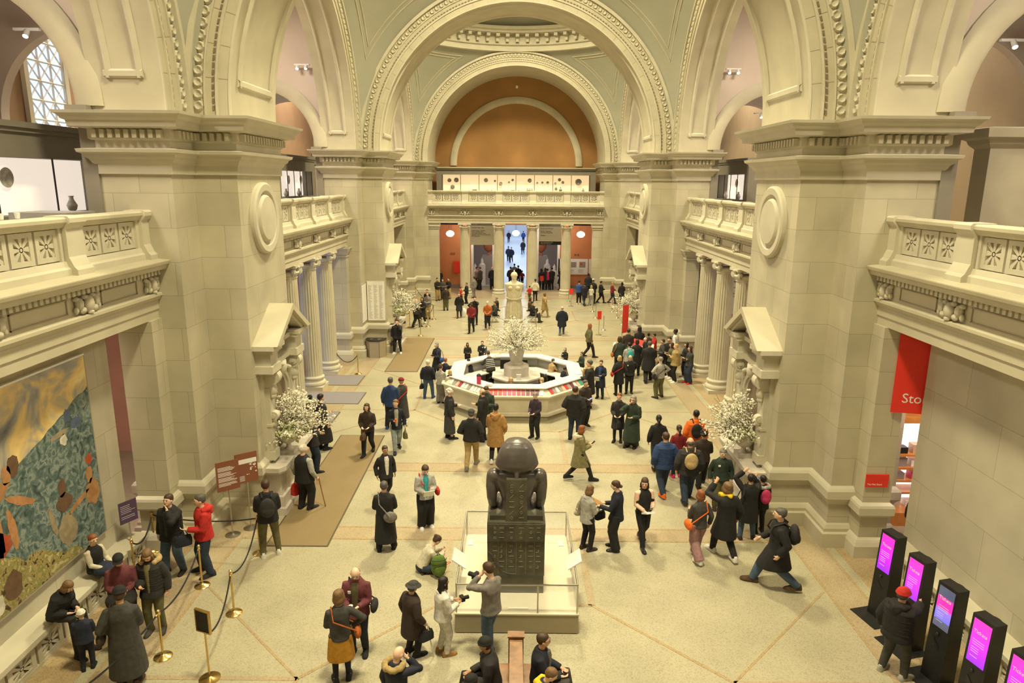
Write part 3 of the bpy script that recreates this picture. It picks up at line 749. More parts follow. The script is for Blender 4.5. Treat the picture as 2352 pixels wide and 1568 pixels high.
# incised glyph marks on the throne back
mb = MB(); r_ = random.Random(5)
mat('statue_chip', (.24, .21, .13), .6, amt=0)
for cx in (-.44, -.30, -.10, .10, .30, .46):
    for cz in (.62, .74, .86, .98, 1.10, 1.30, 1.42, 1.52):
        k = r_.random(); w = r_.uniform(.03, .055); y = -.006 if cz < 1.2 else -.04
        if k < .35: mb.box(cx-w, cx+w, y, y+.01, cz, cz+.012)
        elif k < .6: mb.tube([(cx+.02*cos(a), y+.003, cz+.02*sin(a)) for a in [2*pi*i/10 for i in range(11)]], .004, 4, caps=False)
        elif k < .85: mb.box(cx-.008, cx+.008, y, y+.01, cz-.03, cz+.03); mb.box(cx-w, cx, y, y+.01, cz-.03, cz-.02)
        else: mb.box(cx-w, cx+w, y, y+.01, cz-.02, cz-.01); mb.box(cx-w, cx+w, y, y+.01, cz+.01, cz+.02)
for x in (-.37, -.2, 0, .2, .38): mb.box(x-.003, x+.003, -.004, .004, .46, 1.2)
o = mb.build('carved_glyphs', 'statue_chip', st); o['kind'] = 'stuff'
mb = MB(); mb.tube([(-.59, -.005, .98), (-.5, -.006, .9), (-.42, -.006, .72), (-.34, -.006, .62), (-.28, -.006, .52), (-.15, -.006, .47), (.0, -.006, .46)], .014, 4); mb.build('crack', 'statue_cut', st)
mb = MB(); mb.extr([(-.225, .05, 1.6), (.225, .05, 1.6), (.21, .10, 2.52), (-.21, .10, 2.52)], (0, .22, 0))
mb.build('back_pillar', 'statue_green', st)
mb = MB()
for cx in (-.1, .1):
    for cz in [1.7+i*.115 for i in range(7)]:
        k = r_.random(); y = .05+(cz-1.6)*.054-.006
        if k < .4: mb.box(cx-.05, cx+.05, y, y+.01, cz, cz+.012)
        elif k < .7: mb.tube([(cx+.025*cos(a), y+.003, cz+.025*sin(a)) for a in [2*pi*i/10 for i in range(11)]], .004, 4, caps=False)
        else: mb.obox((cx, y+.005, cz), (.035, 0, .035), (0, .004, 0), (-.004, 0, .004))
o = mb.build('carved_glyphs', 'statue_chip', st); o['kind'] = 'stuff'
def ell(cx, cy, cz, rx, ry, n=24, e=2.3, tilt=0):
    return [(cx+rx*abs(cos(2*pi*k/n))**(2/e)*(1 if cos(2*pi*k/n) >= 0 else -1), cy+ry*abs(sin(2*pi*k/n))**(2/e)*(1 if sin(2*pi*k/n) >= 0 else -1), cz+tilt*sin(2*pi*k/n)) for k in range(n)]
def remesh(o, vox, sm=4, mat_=None):
    m = o.modifiers.new('remesh', 'REMESH'); m.mode = 'VOXEL'; m.voxel_size = vox; m.use_smooth_shade = True
    if sm:
        s = o.modifiers.new('smooth', 'SMOOTH'); s.iterations = sm; s.factor = .5
    return o
mb = MB()
mb.loft([ell(0, .5, 1.55, .40, .26), ell(0, .5, 1.75, .33, .21), ell(0, .48, 1.95, .31, .20), ell(0, .46, 2.2, .40, .22), ell(0, .45, 2.42, .47, .23), ell(0, .45, 2.55, .45, .20), ell(0, .45, 2.62, .25, .16), ell(0, .45, 2.8, .16, .15)])
for s in (-1, 1):
    mb.ball((s*.47, .45, 2.48), (.16, .17, .15), 16, 9)
    mb.tube([(s*.50, .45, 2.46), (s*.52, .43, 2.25), (s*.515, .42, 2.0), (s*.50, .5, 1.82), (s*.42, .72, 1.76), (s*.32, .95, 1.76)], [.135, .125, .11, .10, .09, .08], 14)
    mb.tube([(s*.22, .45, 1.66), (s*.22, .9, 1.72), (s*.2, 1.25, 1.7)], [.19, .17, .15], 14); mb.tube([(s*.2, 1.22, 1.68), (s*.2, 1.24, 1.1), (s*.2, 1.24, .5)], [.15, .12, .1], 14); mb.box(s*.2-.09, s*.2+.09, 1.15, 1.6, .42, .55)
b = mb.build('seated_body', 'statue_dark', st, True); remesh(b, .022, 5)
mb = MB()
mb.loft([ell(0, .42, 2.60, .22, .19), ell(0, .40, 2.68, .40, .23), ell(0, .40, 2.76, .455, .245), ell(0, .41, 2.90, .42, .25), ell(0, .43, 3.03, .37, .25), ell(0, .46, 3.14, .31, .24), ell(0, .49, 3.23, .22, .19), ell(0, .5, 3.27, .07, .08)])
mb.loft([ell(0, .24, 2.74, .09, .05, 12), ell(0, .22, 2.62, .055, .05, 12), ell(0, .2, 2.5, .045, .045, 12), ell(0, .17, 2.36, .035, .04, 12)])
h = mb.build('headcloth', 'statue_dark', st, True); remesh(h, .018, 4)
# ------------------------------------------------------------ double bench in the foreground
bn = thing('double_bench', (0.0, 8.5, 0), 0, 'dark wooden double sided bench with high central back in the foreground', 'bench')
mb = MB(); mb.box(-.10, .10, 0, 2.45, .45, .92); mb.box(-.115, .115, -.02, 2.47, .92, .95); mb.build('backrest', 'wood', bn)
mb = MB(); mb.box(-.135, .135, 2.42, 2.55, 0, .98); mb.box(-.15, .15, 2.40, 2.57, .98, 1.01); mb.build('end_post', 'wood', bn)
for s in (-1, 1):
    MB().box(s*.1, s*.58, 0, 2.42, .40, .45).build('seat', 'wood', bn)
    for y in (.1, 2.3): MB().box(s*.5, s*.56, y, y+.06, 0, .4).build('leg', 'wood', bn)
    MB().box(s*.09, s*.104, .06, 2.38, .5, .88).build('back_panel', 'orange_wood', bn)
# ------------------------------------------------------------ stone benches with pierced fronts along the near walls
PB = star_panel_mesh()
for s in (-1, 1):
    w_ = thing('wall_bench', (s*9.2, 7.0, 0), 0, 'long stone ledge with star pierced grilles along the near %s wall' % side_n[s], 'ledge')
    mb = MB(); mb.box(-s*.42, s*.1, -5, 8.2, .56, .66); mb.box(-s*.38, s*.1, -5, 8.2, .50, .56); mb.build('top_slab', 'stone_light', w_)
    mb = MB(); mb.box(-s*.34, -s*.2, -5, 8.2, 0, .07); mb.build('foot_rail', 'stone_light', w_)
    pm = None
    for k in range(12):
        y = 8.2-.45-k*.78
        if pm is None:
            pm = PB.build('pierced_grille', 'stone_light', w_); pm.rotation_euler = (0, 0, pi/2); pm.location = (-s*.28, y, .29); pm.scale = (1.2, 1, .75)
        else:
            c = pm.copy(); COL.objects.link(c); c.location = (-s*.28, y, .29)
    MB().box(-s*.12, -s*.08, -5, 8.2, .02, .52).build('dark_backing', 'dark_void', w_)
# ------------------------------------------------------------ barrier posts and ropes
def stanchion(name, m, h=1.0, base=.17):
    r = thing(name, (0, 0, 0), 0)
    MB().lathe([(base, 0), (base, .015), (base*.9, .03), (base*.35, .055), (.03, .08), (.022, .1)], 20).build('base', m, r, True)
    MB().tube([(0, 0, .06), (0, 0, h-.06)], .022, 10).build('pole', m, r, True)
    if base > .15: MB().lathe([(.022, h-.12), (.034, h-.11), (.034, h-.06), (.024, h-.05), (.036, h-.03), (.036, h), (.01, h+.02)], 12).build('cap', m, r, True)
    return r
br0 = stanchion('brass_barrier_post', 'brass'); st0 = stanchion('steel_barrier_post', 'steel', .95, .15); used = {'b': False, 's': False}
def place_post(kind, px, py, label, group, h=None):
    o = br0 if kind == 'b' else st0
    if used[kind]: o = copy_tree(o)
    used[kind] = True
    p = at(px, py); o.location = (p.x, p.y, 0); tag(o, label, 'barrier post', group); return p
B = {}
for k, px, py, lab in (('a', 375, 1508, 'brass rope barrier post nearest the bottom left, beside the crouching family'), ('c', 538, 1408, 'brass rope barrier post in the open floor between two rope swags'), ('d', 465, 1345, 'brass rope barrier post at the heels of the man in the red jacket'), ('e', 597, 1270, 'brass rope barrier post beside the man with the black backpack'), ('f', 312, 1330, 'brass rope barrier post next to the near left wall'), ('g', 358, 1262, 'brass rope barrier post against the left pier base behind the drinking man')):
    B[k] = place_post('b', px, py, lab, 'brass posts at the left')
for k, px, py, lab in (('h', 823, 859, 'brass barrier post by the grey door mats'), ('i', 941, 752, 'brass barrier post behind the bald man in the left queue'), ('j', 966, 771, 'brass barrier post nearest the far brown floor mat'), ('k', 983, 750, 'brass barrier post in the far left queue, second from the right'), ('l', 996, 733, 'brass barrier post at the right end of the far left queue'), ('m', 955, 688, 'brass barrier post against the far left pier'), ('n', 914, 729, 'brass barrier post beside the far left flower niche')):
    B[k] = place_post('b', px, py, lab, 'brass posts at the far left')
for px, py, lab in ((1306, 692, 'leftmost at the far colonnade'), (1361, 716, 'in front of the queueing couple'), (1368, 730, 'second row at the left'), (1406, 716, 'rear row, middle'), (1417, 704, 'rear row, nearest the pier'), (1417, 730, 'second row at the right'), (1386, 758, 'third row, right of the red sign'), (1429, 745, 'beside the tall red sign'), (1446, 759, 'right of the tall red sign')):
    place_post('s', px, py, 'thin steel belt post of the far right queue, %s' % lab, 'steel posts at the far right')
def rope(a, b, sag, label, z=.93, grp='black ropes between the brass posts'):
    a = Vector((a.x, a.y, z)); b = Vector((b.x, b.y, z)); n = 16
    r = thing('barrier_rope', (0, 0, 0), 0, label, 'rope', grp)
    MB().tube([a+(b-a)*t-Vector((0, 0, sag*4*t*(1-t))) for t in [i/n for i in range(n+1)]], .017, 8).build('cord', 'rope', r, True)
    d = (b-a).normalized()
    for p, q in ((a, 1), (b, -1)): MB().tube([p, p+d*q*.07-Vector((0, 0, .03))], .022, 8).build('end_hook', 'brass', r, True)
rope(B['e'], B['c'], .35, 'black rope from the post beside the backpack man to the open floor post')
sgp = at(482, 1558)
rope(B['c'], sgp, .35, 'black rope from the open floor post to the framed black sign')
rope(B['d'], B['a'], .25, 'black rope swagging behind the two visitors looking down')
rope(B['g'], B['f'], .30, 'black rope swagging in front of the left pier')
rope(B['g'], B['e'], .12, 'long black rope passing behind the man in the red jacket')
rope(B['a'], Vector((-7.4, 8.9, 0)), .25, 'black rope running off the lower left towards the camera')
rope(B['l'], B['k'], .22, 'short black rope at the right end of the far left queue', grp='far ropes'); rope(B['m'], B['l'], .2, 'black rope along the far left pier', grp='far ropes'); rope(B['n'], B['i'], .3, 'black rope behind the far brown mat', grp='far ropes')
hp = B['h']; rope(Vector((-8.5, 32.0, 0)), hp, .4, 'black rope from the arcade column to the post by the mats')
# signs on stands
def stand_sign(px, py, w, h, z0, m, label, rz=0, frame=None, posts=1, postm='steel', lines=0, title=None, cat='sign', tilt=0, base='steel'):
    p = at(px, py); r = thing('sign_stand', (p.x, p.y, 0), rz, label, cat)
    for k in range(posts):
        x = 0 if posts == 1 else (-w/2 if k == 0 else w/2)
        MB().tube([(x, 0, .03), (x, 0, z0+(h if posts > 1 else .05))], .018, 8).build('pole', postm, r, True)
        MB().lathe([(.19, 0), (.19, .012), (.05, .03), (.02, .05)], 20, (x, 0, 0)).build('base', postm, r, True)
    MB().box(-w/2, w/2, -.03, -.01, z0, z0+h).build('sign_panel', m, r)
    if frame:
        mb = MB(); f = .025
        for q in ((-w/2-f, -w/2, z0-f, z0+h+f), (w/2, w/2+f, z0-f, z0+h+f), (-w/2, w/2, z0-f, z0), (-w/2, w/2, z0+h, z0+h+f)): mb.box(q[0], q[1], -.045, 0, q[2], q[3])
        mb.build('frame', frame, r)
    if lines:
        mb = MB(); r_ = random.Random(px)
        for k in range(lines):
            z = z0+h*.80-k*h*.66/lines
            if k % 6 == 5: continue
            mb.box(-w*.42, -w*.42+w*.84*r_.uniform(.6, 1), -.032, -.03, z, z+h*.012)
        mb.build('printed_text', 'white', r)
    return r
s1 = stand_sign(535, 1228, .56, .78, 1.25, 'sign_brown', 'brown text panel on a steel stand beside the left pier, the nearer of two', radians(38), lines=22)
s2 = stand_sign(577, 1212, .56, .80, 1.30, 'sign_brown', 'brown and white museum plan on a steel stand, farther of two by left pier', radians(38), lines=0)
mb = MB(); mb.box(-.26, .26, -.033, -.031, 1.82, 1.94); mb.build('white_band', 'white', s2)
mb = MB(); r_ = random.Random(2)
for k in range(14): x = r_.uniform(-.02, .22); z = r_.uniform(1.5, 1.8); mb.box(x, x+r_.uniform(.01, .05), -.033, -.031, z, z+r_.uniform(.01, .04))
for k in range(5): mb.box(-.24, -.06, -.033, -.031, 1.36+k*.03, 1.37+k*.03)
mb.build('printed_plan', 'white', s2)
stand_sign(482, 1558, .28, .40, 1.0, 'black', 'small black sign in a brass frame on a brass pole near the bottom left', radians(-22), frame='brass', postm='brass')
stand_sign(309, 1300, .42, .52, 1.15, 'sign_purple', 'small dark purple notice on a post by the left wall', radians(60), lines=8)
stand_sign(1311, 703, .28, .42, .9, 'red_sign', 'square red sign on a thin pole beside the rightmost far column', 0)
stand_sign(1375, 769, .26, .50, .95, 'red_sign', 'small upright red sign on a pole in the empty queue lane', radians(20))
stand_sign(1432, 822, .42, 1.45, 1.35, 'red_sign', 'tall red banner between two steel poles before the right pier', radians(40), posts=2)
stand_sign(1244, 668, .30, .42, .85, 'red_sign', 'small red sign on a stand at the right doorway behind the far columns', 0)
# ------------------------------------------------------------ floor mats
def floor_mat(x0, x1, y0, y1, m, label):
    o = MB().box(x0+.04, x1-.04, y0+.04, y1-.04, .001, .016).build('floor_mat', m); tag(o, label, 'mat')
    e = MB(); e.box(x0, x1, y0, y0+.04, .001, .012); e.box(x0, x1, y1-.04, y1, .001, .012); e.box(x0, x0+.04, y0+.04, y1-.04, .001, .012); e.box(x1-.04, x1, y0+.04, y1-.04, .001, .012); e.build('rubber_edge', 'mat_edge', o)
floor_mat(-6.25, -4.67, 15.74, 23.54, 'mat_brown', 'long brown entrance mat in front of the near left pier')
floor_mat(-6.25, -4.67, 32.06, 39.43, 'mat_brown', 'long brown entrance mat in front of the far left pier')
floor_mat(-11.2, -7.0, 29.73, 31.35, 'mat_grey', 'grey mat between the arcade columns, farthest of three'); floor_mat(-11.2, -6.4, 27.1, 28.72, 'mat_grey', 'grey mat between the arcade columns, middle of three'); floor_mat(-11.2, -6.88, 24.43, 26.1, 'mat_grey', 'grey mat between the arcade columns, nearest of three')
# ------------------------------------------------------------ niche fountains
def blossoms(mb_tw, mb_bl, base, dirs, n, ln, seed, bsz=.035, nb=14, droop=.15, blmin=.3):
    r_ = random.Random(seed)
    for k in range(n):
        a, e = dirs(r_)
        d = Vector((cos(a)*cos(e), sin(a)*cos(e), sin(e))); L_ = ln*r_.uniform(.6, 1.0); p = Vector(base)+Vector((r_.uniform(-.06, .06), r_.uniform(-.06, .06), 0)); pts = [p.copy()]
        side = Vector((r_.uniform(-1, 1), r_.uniform(-1, 1), r_.uniform(-.6, .6)))
        for j in range(5):
            d = (d+side*.09+Vector((0, 0, -droop*.15))).normalized(); p = p+d*L_/5; pts.append(p.copy())
        mb_tw.tube(pts, [.010, .009, .008, .006, .005, .004], 4)
        for q in range(nb):
            t = r_.uniform(blmin, 1.0)*5; i = min(int(t), 4); c = pts[i].lerp(pts[i+1], t-i)+Vector((r_.gauss(0, .035), r_.gauss(0, .035), r_.gauss(0, .035)))
            s = bsz*r_.uniform(.6, 1.25)
            # four-petal blossom: two crossed tilted quads with thickness via octahedron
            u = Vector((r_.uniform(-1, 1), r_.uniform(-1, 1), r_.uniform(-1, 1))).normalized(); v = u.cross(Vector((0, 0, 1))).normalized() if abs(u.z) < .9 else Vector((1, 0, 0)); w = u.cross(v)
            n0 = mb_bl.addv([c+v*s, c+w*s, c-v*s, c-w*s, c+u*s*.5, c-u*s*.4])
            mb_bl.addf([(n0, n0+1, n0+4), (n0+1, n0+2, n0+4), (n0+2, n0+3, n0+4), (n0+3, n0, n0+4), (n0+1, n0, n0+5), (n0+2, n0+1, n0+5), (n0+3, n0+2, n0+5), (n0, n0+3, n0+5)])
def spiral(mb, c, r, t, sg, seg=3.2):
    pts = []; n = 26
    for i in range(n+1):
        a = i/n*seg*pi; rr = r*(1-.75*i/n); pts.append(Vector(c)+Vector((0, sg*rr*cos(a), rr*sin(a))))
    mb.tube(pts, [t*(1-.5*i/n) for i in range(n+1)], 6)
def make_niche():
    # local: +X points out of the wall (into the hall), Y along wall, origin at wall foot
    r = thing('niche_fountain', (0, 0, 0), 0)
    mb = MB(); mb.box(0, .10, -1.15, 1.15, 1.5, 4.1); mb.build('back_slab', 'stone_light', r)
    for s in (-1, 1):
        mb = MB(); mb.box(0, .22, s*.92-.17, s*.92+.17, 1.5, 3.5); mb.box(0, .27, s*.92-.2, s*.92+.2, 1.5, 1.75); mb.box(0, .25, s*.92-.19, s*.92+.19, 2.45, 2.52); mb.build('pilaster', 'stone_light', r)
        mb = MB(); mb.tube([(.30, s*.92-.13, 3.80), (.30, s*.92+.13, 3.80)], .20, 18); mb.tube([(.30, s*.92-.16, 3.80), (.30, s*.92+.16, 3.80)], .11, 14); mb.tube([(.30, s*.92-.19, 3.80), (.30, s*.92+.19, 3.80)], .045, 10); mb.ball((.24, s*.92, 3.45), (.15, .14, .22), 10, 6); mb.box(0, .3, s*.92-.12, s*.92+.12, 3.5, 3.98)
        mb.ball((.26, s*.92, 3.28), (.10, .12, .10), 8, 5); mb.build('scroll_bracket', 'stone_light', r, True)
        mb = MB(); mb.tube([(.26, s*.92-.1, 2.72), (.26, s*.92+.1, 2.72)], .13, 14); mb.tube([(.26, s*.92-.13, 2.72), (.26, s*.92+.13, 2.72)], .06, 10); mb.ball((.24, s*.92, 2.5), (.07, .09, .12), 8, 5); mb.build('lower_scroll', 'stone_light', r, True)
        mb = MB(); mb.box(0, .46, s*1.03-.34, s*1.03+.34, 3.98, 4.18); mb.box(0, .40, s*1.03-.28, s*1.03+.28, 4.18, 4.52); mb.box(0, .5, s*1.03-.38, s*1.03+.38, 4.52, 4.62); mb.box(0, .56, s*1.05-.43, s*1.05+.43, 4.62, 4.74); mb.build('entablature_block', 'stone_light', r)
    mb = MB(); mb.box(0, .26, -.7, .7, 4.0, 4.14); mb.box(0, .30, -.72, .72, 4.56, 4.68); mb.build('entablature_link', 'stone_light', r)
    # raking cornice roof
    mb = MB(); ez, az, hw = 4.74, 5.62, 1.48
    for s in (-1, 1):
        mb.extr([(0, s*hw, ez), (0, 0, az), (0, 0, az-.17), (0, s*(hw-.28), ez)], (.66, 0, 0)); mb.extr([(0, s*(hw-.30), ez), (0, 0, az-.17), (0, 0, az-.29), (0, s*(hw-.5), ez)], (.54, 0, 0))
    mb.build('pediment_roof', 'stone', r)
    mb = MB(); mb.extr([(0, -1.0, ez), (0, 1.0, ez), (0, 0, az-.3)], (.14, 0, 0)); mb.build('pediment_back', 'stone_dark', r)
    mb = MB(); mb.ball((.22, 0, 4.95), (.16, .30, .26), 12, 7); mb.ball((.25, 0, 5.2), (.12, .13, .13), 10, 6)
    for s in (-1, 1): mb.tube([(.25, s*.25, 4.95), (.22, s*.5, 4.85), (.2, s*.72, 4.8)], [.11, .09, .05], 8); mb.ball((.28, s*.33, 5.07), (.09, .1, .09), 8, 5)
    mb.build('carved_crest', 'stone', r, True)
    # arch hood, painted niche shade
    mb = MB(); n = 20
    for r0, r1, x0, x1 in ((.60, .74, .1, .20), (.52, .60, .1, .14)):
        mb.loft([[(x, q*cos(pi*i/n), 3.05+q*sin(pi*i/n)) for i in range(n+1)] for q, x in ((r0, x0), (r0, x1), (r1, x1), (r1, x0))], closed=False)
        for s in (-1, 1): mb.box(x0, x1, s*r0, s*r1, 1.55, 3.05)
    mb.build('arch_hood', 'stone_light', r, True)
    mb = MB(); pts = [(.104, .52*cos(pi*i/n), 3.05+.52*sin(pi*i/n)) for i in range(n+1)]; mb.extr([(.101, -.52, 1.55)]+pts[::-1]+[(.101, .52, 1.55)], (.004, 0, 0)); mb.build('niche_shade_plate', 'joint', r)  # flat plate, dark colour painted in for the shade of a hollow niche
    mb = MB(); mb.ball((.24, 0, 3.82), (.14, .14, .2), 10, 6); mb.tube([(.24, -.2, 3.95), (.30, 0, 3.9), (.24, .2, 3.95)], .06, 8)
    for s in (-1, 1): mb.tube([(.2, s*.35, 3.78), (.26, s*.5, 3.7), (.2, s*.66, 3.5)], [.05, .07, .04], 8)
    mb.build('keystone', 'stone_light', r, True)
    mb = MB(); mb.extr([(0, -1.45, 1.28), (.46, -1.45, 1.28), (.60, -1.25, 1.28), (.60, 1.25, 1.28), (.46, 1.45, 1.28), (0, 1.45, 1.28)], (0, 0, .12)); mb.extr([(0, -1.38, 1.2), (.42, -1.38, 1.2), (.54, -1.2, 1.2), (.54, 1.2, 1.2), (.42, 1.38, 1.2), (0, 1.38, 1.2)], (0, 0, .08)); mb.build('shelf_slab', 'marble', r)
    mb = MB(); mb.box(0, .40, -1.15, 1.15, .5, 1.2); mb.box(0, .48, -1.25, 1.25, .2, .5); mb.box(0, .56, -1.35, 1.35, 0, .2); mb.build('pedestal', 'marble', r)
    mb = MB()
    for s in (-1, 1): mb.box(.40, .43, s*.6-.42, s*.6+.42, .6, 1.1)
    mb.build('carved_panel', 'stone', r)
    return r
def make_urn():
    u = thing('stone_urn', (0, 0, 0), 0)
    MB().box(-.2, .2, -.2, .2, 0, .12).build('foot', 'marble', u)
    MB().lathe([(.13, .12), (.07, .18), (.06, .26), (.16, .32), (.27, .42), (.32, .55), (.30, .68), (.33, .74), (.36, .76), (.30, .77), (.24, .70)], 24).build('bowl', 'marble', u, True)
    return u
def make_branches(seed, hall=1):
    b = thing('blossom_branches', (0, 0, 0), 0)
    tw, bl = MB(), MB()
    blossoms(tw, bl, (0, 0, -.1), lambda r: (r.gauss(0, .75), r.uniform(.05, 1.45)), 95, 1.38, seed, .036, 20, .25)
    tw.build('twigs', 'twig', b); o = bl.build('blossom_cluster', ['blossom'], b); o['kind'] = 'stuff'
    tw2, bl2 = MB(), MB(); blossoms(tw2, bl2, (0, 0, 0), lambda r: (r.uniform(-pi/2-.4, pi/2+.4), r.uniform(-.25, .7)), 40, .65, seed+1, .05, 20, .5); o = bl2.build('leaf_cluster', 'blossom_green', b); o['kind'] = 'stuff'
    return b
n0 = make_niche(); u0 = make_urn(); b0 = make_branches(3); first = True
for s, yc, q, q2 in ((-1, PIER[1], 'near left pier', 'nl'), (1, PIER[1], 'near right pier', 'nr'), (-1, PIER[2], 'far left pier', 'fl'), (1, PIER[2], 'far right pier', 'fr')):
    rz = 0 if s < 0 else pi
    o = n0 if first else copy_tree(n0); o.location = (s*WC, yc, 0); o.rotation_euler = (0, 0, rz); tag(o, 'pedimented stone wall niche with carved scrolls on the %s' % q, 'wall niche', 'pedimented niches on the piers')
    o = u0 if first else copy_tree(u0); o.location = (s*(WC-.36), yc-.25, 1.401); tag(o, 'stone footed urn on the niche shelf of the %s' % q, 'urn', 'urns in the wall niches')
    o = b0 if first else copy_tree(b0); o.location = (s*(WC-.36), yc-.25, 2.12); o.rotation_euler = (0, 0, rz); tag(o, 'spray of white blossom branches in the urn on the %s' % q, 'flowers', 'blossom sprays in the niches')
    first = False
# ------------------------------------------------------------ information desk
DC = Vector((0.03, 28.08, 0))
def octo(ap, z, ph=0):
    R = ap/cos(pi/8); return [(R*cos(pi/8+k*pi/4), R*sin(pi/8+k*pi/4), z) for k in range(8)]
dk = thing('information_desk', DC, 0, 'octagonal pale stone information desk in the middle of the hall', 'desk')
mb = MB(); mb.loft([octo(2.86, 0), octo(2.86, .2), octo(2.80, .2)], caps=False); mb.build('kick_base', 'plinth_side', dk)
mb = MB(); mb.loft([octo(2.5, .2), octo(2.92, .2), octo(2.92, .30), octo(2.84, .34), octo(2.92, .92), octo(3.0, .94), octo(3.0, 1.0), octo(2.86, 1.0), octo(2.60, 1.20), octo(2.5, 1.2)], caps=False); mb.build('outer_body', 'desk_stone', dk)
mb = MB(); mb.loft([octo(2.16, 1.2), octo(2.66, 1.2), octo(2.70, 1.22), octo(2.70, 1.26), octo(2.14, 1.26), octo(2.14, 1.2)], caps=False); mb.build('counter_top', 'marble_white', dk)
mb = MB(); mb.loft([octo(2.3, 1.2), octo(2.3, .0)], caps=False); mb.build('inner_panel', 'grey_block', dk)
mb = MB(); mb.loft([octo(2.29, .74), octo(2.29, .78), octo(1.66, .78), octo(1.66, .74)], caps=False); mb.build('work_surface', 'marble_white', dk)
rack_cols = ['bro_red', 'bro_pink', 'bro_maroon', 'bro_wine', 'bro_white', 'bro_grey', 'bro_teal', 'bro_tan']
for n_, c in zip(rack_cols, ((.62, .03, .04), (.68, .06, .16), (.35, .03, .08), (.16, .02, .05), (.78, .76, .72), (.30, .28, .27), (.05, .35, .30), (.60, .42, .28))): mat(n_, c, .45, amt=0)
seqs = {6: [0, 0, 0, 1, 1, 1, 2, 2, 3, 3, 3, 4], 5: [4, 5, 7, 2, 4, 4, 5, 4, 4, 4, 4], 7: [0, 5, 4, 5, 7, 0, 5, 3, 4, 7, 6], 4: [4, 5, 4, 7], 0: [0, 4, 0, 5]}
for side, seq in seqs.items():       # side k has outward normal angle k*pi/4 ; 6 = -Y
    a = side*pi/4; nrm = Vector((cos(a), sin(a), 0)); tg = Vector((-sin(a), cos(a), 0))
    n = len(seq)
    for k, ci in enumerate(seq):
        u = (k-(n-1)/2)*.175 if side in (5, 6, 7) else (k-(n-1)/2)*.4
        base = DC+nrm*2.80+tg*u+Vector((0, 0, 1.06)); up = (Vector((0, 0, .2))-nrm*.24).normalized()
        mb = MB(); mb.obox(base+up*.06, tg*.072, up*.125, nrm.cross(tg).normalized()*0+(nrm*.2+Vector((0, 0, .24))).normalized()*.006)
        o = mb.build('brochure', rack_cols[ci]); cn = ('red', 'pink', 'maroon', 'dark wine', 'white', 'grey', 'teal', 'tan')[ci]
        tag(o, '%s brochure in the desk rack facing %s' % (cn, {6: 'the camera', 5: 'front left', 7: 'front right', 4: 'left', 0: 'right'}[side]), 'brochure', '%s brochures on the %s rack' % (cn, {6: 'front', 5: 'front left', 7: 'front right', 4: 'left', 0: 'right'}[side]))
cp = thing('planter_pedestal', DC, 0, 'pale tiered octagonal pedestal in the centre of the information desk', 'pedestal')
MB().loft([octo(.92, 0), octo(.92, .98)]).build('lower_tier', 'marble', cp); MB().loft([octo(1.0, .98), octo(1.0, 1.04)]).build('ledge', 'marble_white', cp)
MB().loft([octo(.50, 1.04), octo(.52, 1.42), octo(.42, 1.5)]).build('upper_tier', 'marble', cp)
vs = thing('octagonal_vase', DC+Vector((0, 0, 1.501)), 0, 'tall octagonal grey stone vase on the desk pedestal', 'vase')
MB().loft([octo(.30, 0), octo(.30, .06), octo(.24, .10), octo(.24, .14), octo(.34, .62), octo(.36, .66)]).build('vase_body', 'marble', vs)
MB().lathe([(.33, .66), (.40, .68), (.42, .72), (.38, .76), (.3, .77)], 16).build('rim', 'marble', vs, True)
fb = thing('blossom_bouquet', DC+Vector((0, 0, 2.2)), 0, 'huge round bouquet of white blossom branches in the central vase', 'flowers')
tw, bl = MB(), MB(); blossoms(tw, bl, (0, 0, -.02), lambda r: (r.uniform(0, 2*pi), r.choice((r.uniform(.05, .6), r.uniform(.3, 1.5)))), 210, 1.45, 11, .030, 26, .12, .25)
tw.build('twigs', 'twig', fb); o = bl.build('blossom_cluster', 'blossom', fb); o['kind'] = 'stuff'
# desk items
def desk_item(name, mb, m, label, cat, loc, rz=0, grp=None, parts=()):
    o = mb.build(name, m); o.location = loc; o.rotation_euler = (0, 0, rz); tag(o, label, cat, grp); return o
def laptop(px, py, z, rz, label, glow='laptop_glow'):
    p = at(px, py, z); r = thing('computer', (p.x, p.y, z), rz, label, 'computer')
    MB().box(-.17, .17, -.12, .12, 0, .02).build('keyboard', 'white', r); MB().box(-.18, .18, .10, .13, .02, .27).build('screen_frame', 'black_gloss', r); MB().box(-.165, .165, .096, .10, .035, .255).build('screen', glow, r)
laptop(1088, 845, .785, radians(30), 'laptop with a bright blue screen at the left of the desk'); laptop(1283, 842, .785, radians(-35), 'monitor with a blue screen behind the tan jacket', 'screen_blue'); laptop(1300, 848, .785, radians(-35), 'second monitor near the navy suited clerk', 'screen_blue')
desk_item('paper_stack', MB().box(-.2, .2, -.15, .15, 0, .03), 'paper', 'white papers spread on the left work surface', 'papers', at(1112, 840, .785), .3)
desk_item('paper_stack', MB().box(-.15, .15, -.11, .11, 0, .02), 'paper', 'stack of papers on the right work surface', 'papers', at(1330, 858, 1.27), .5)
desk_item('leaflet_box', MB().box(-.09, .09, -.06, .06, 0, .22), 'white', 'white leaflet holder with an orange card on the planter ledge', 'leaflet holder', DC+Vector((.1, -.82, 1.045)))
desk_item('storage_box', MB().box(-.16, .16, -.1, .1, 0, .1), 'bro_teal', 'teal box on the rear work surface', 'box', at(1236, 835, .785), .1)
desk_item('storage_box', MB().box(-.12, .12, -.1, .1, 0, .2), 'red_sign', 'red box on the rear right work surface', 'box', DC+Vector((1.55, 1.45, .785)), .7)
desk_item('table_sign', MB().box(-.09, .09, -.008, .008, 0, .3), 'bro_pink', 'pink upright card on the front left counter', 'sign', at(1100, 882, 1.262), radians(-25))
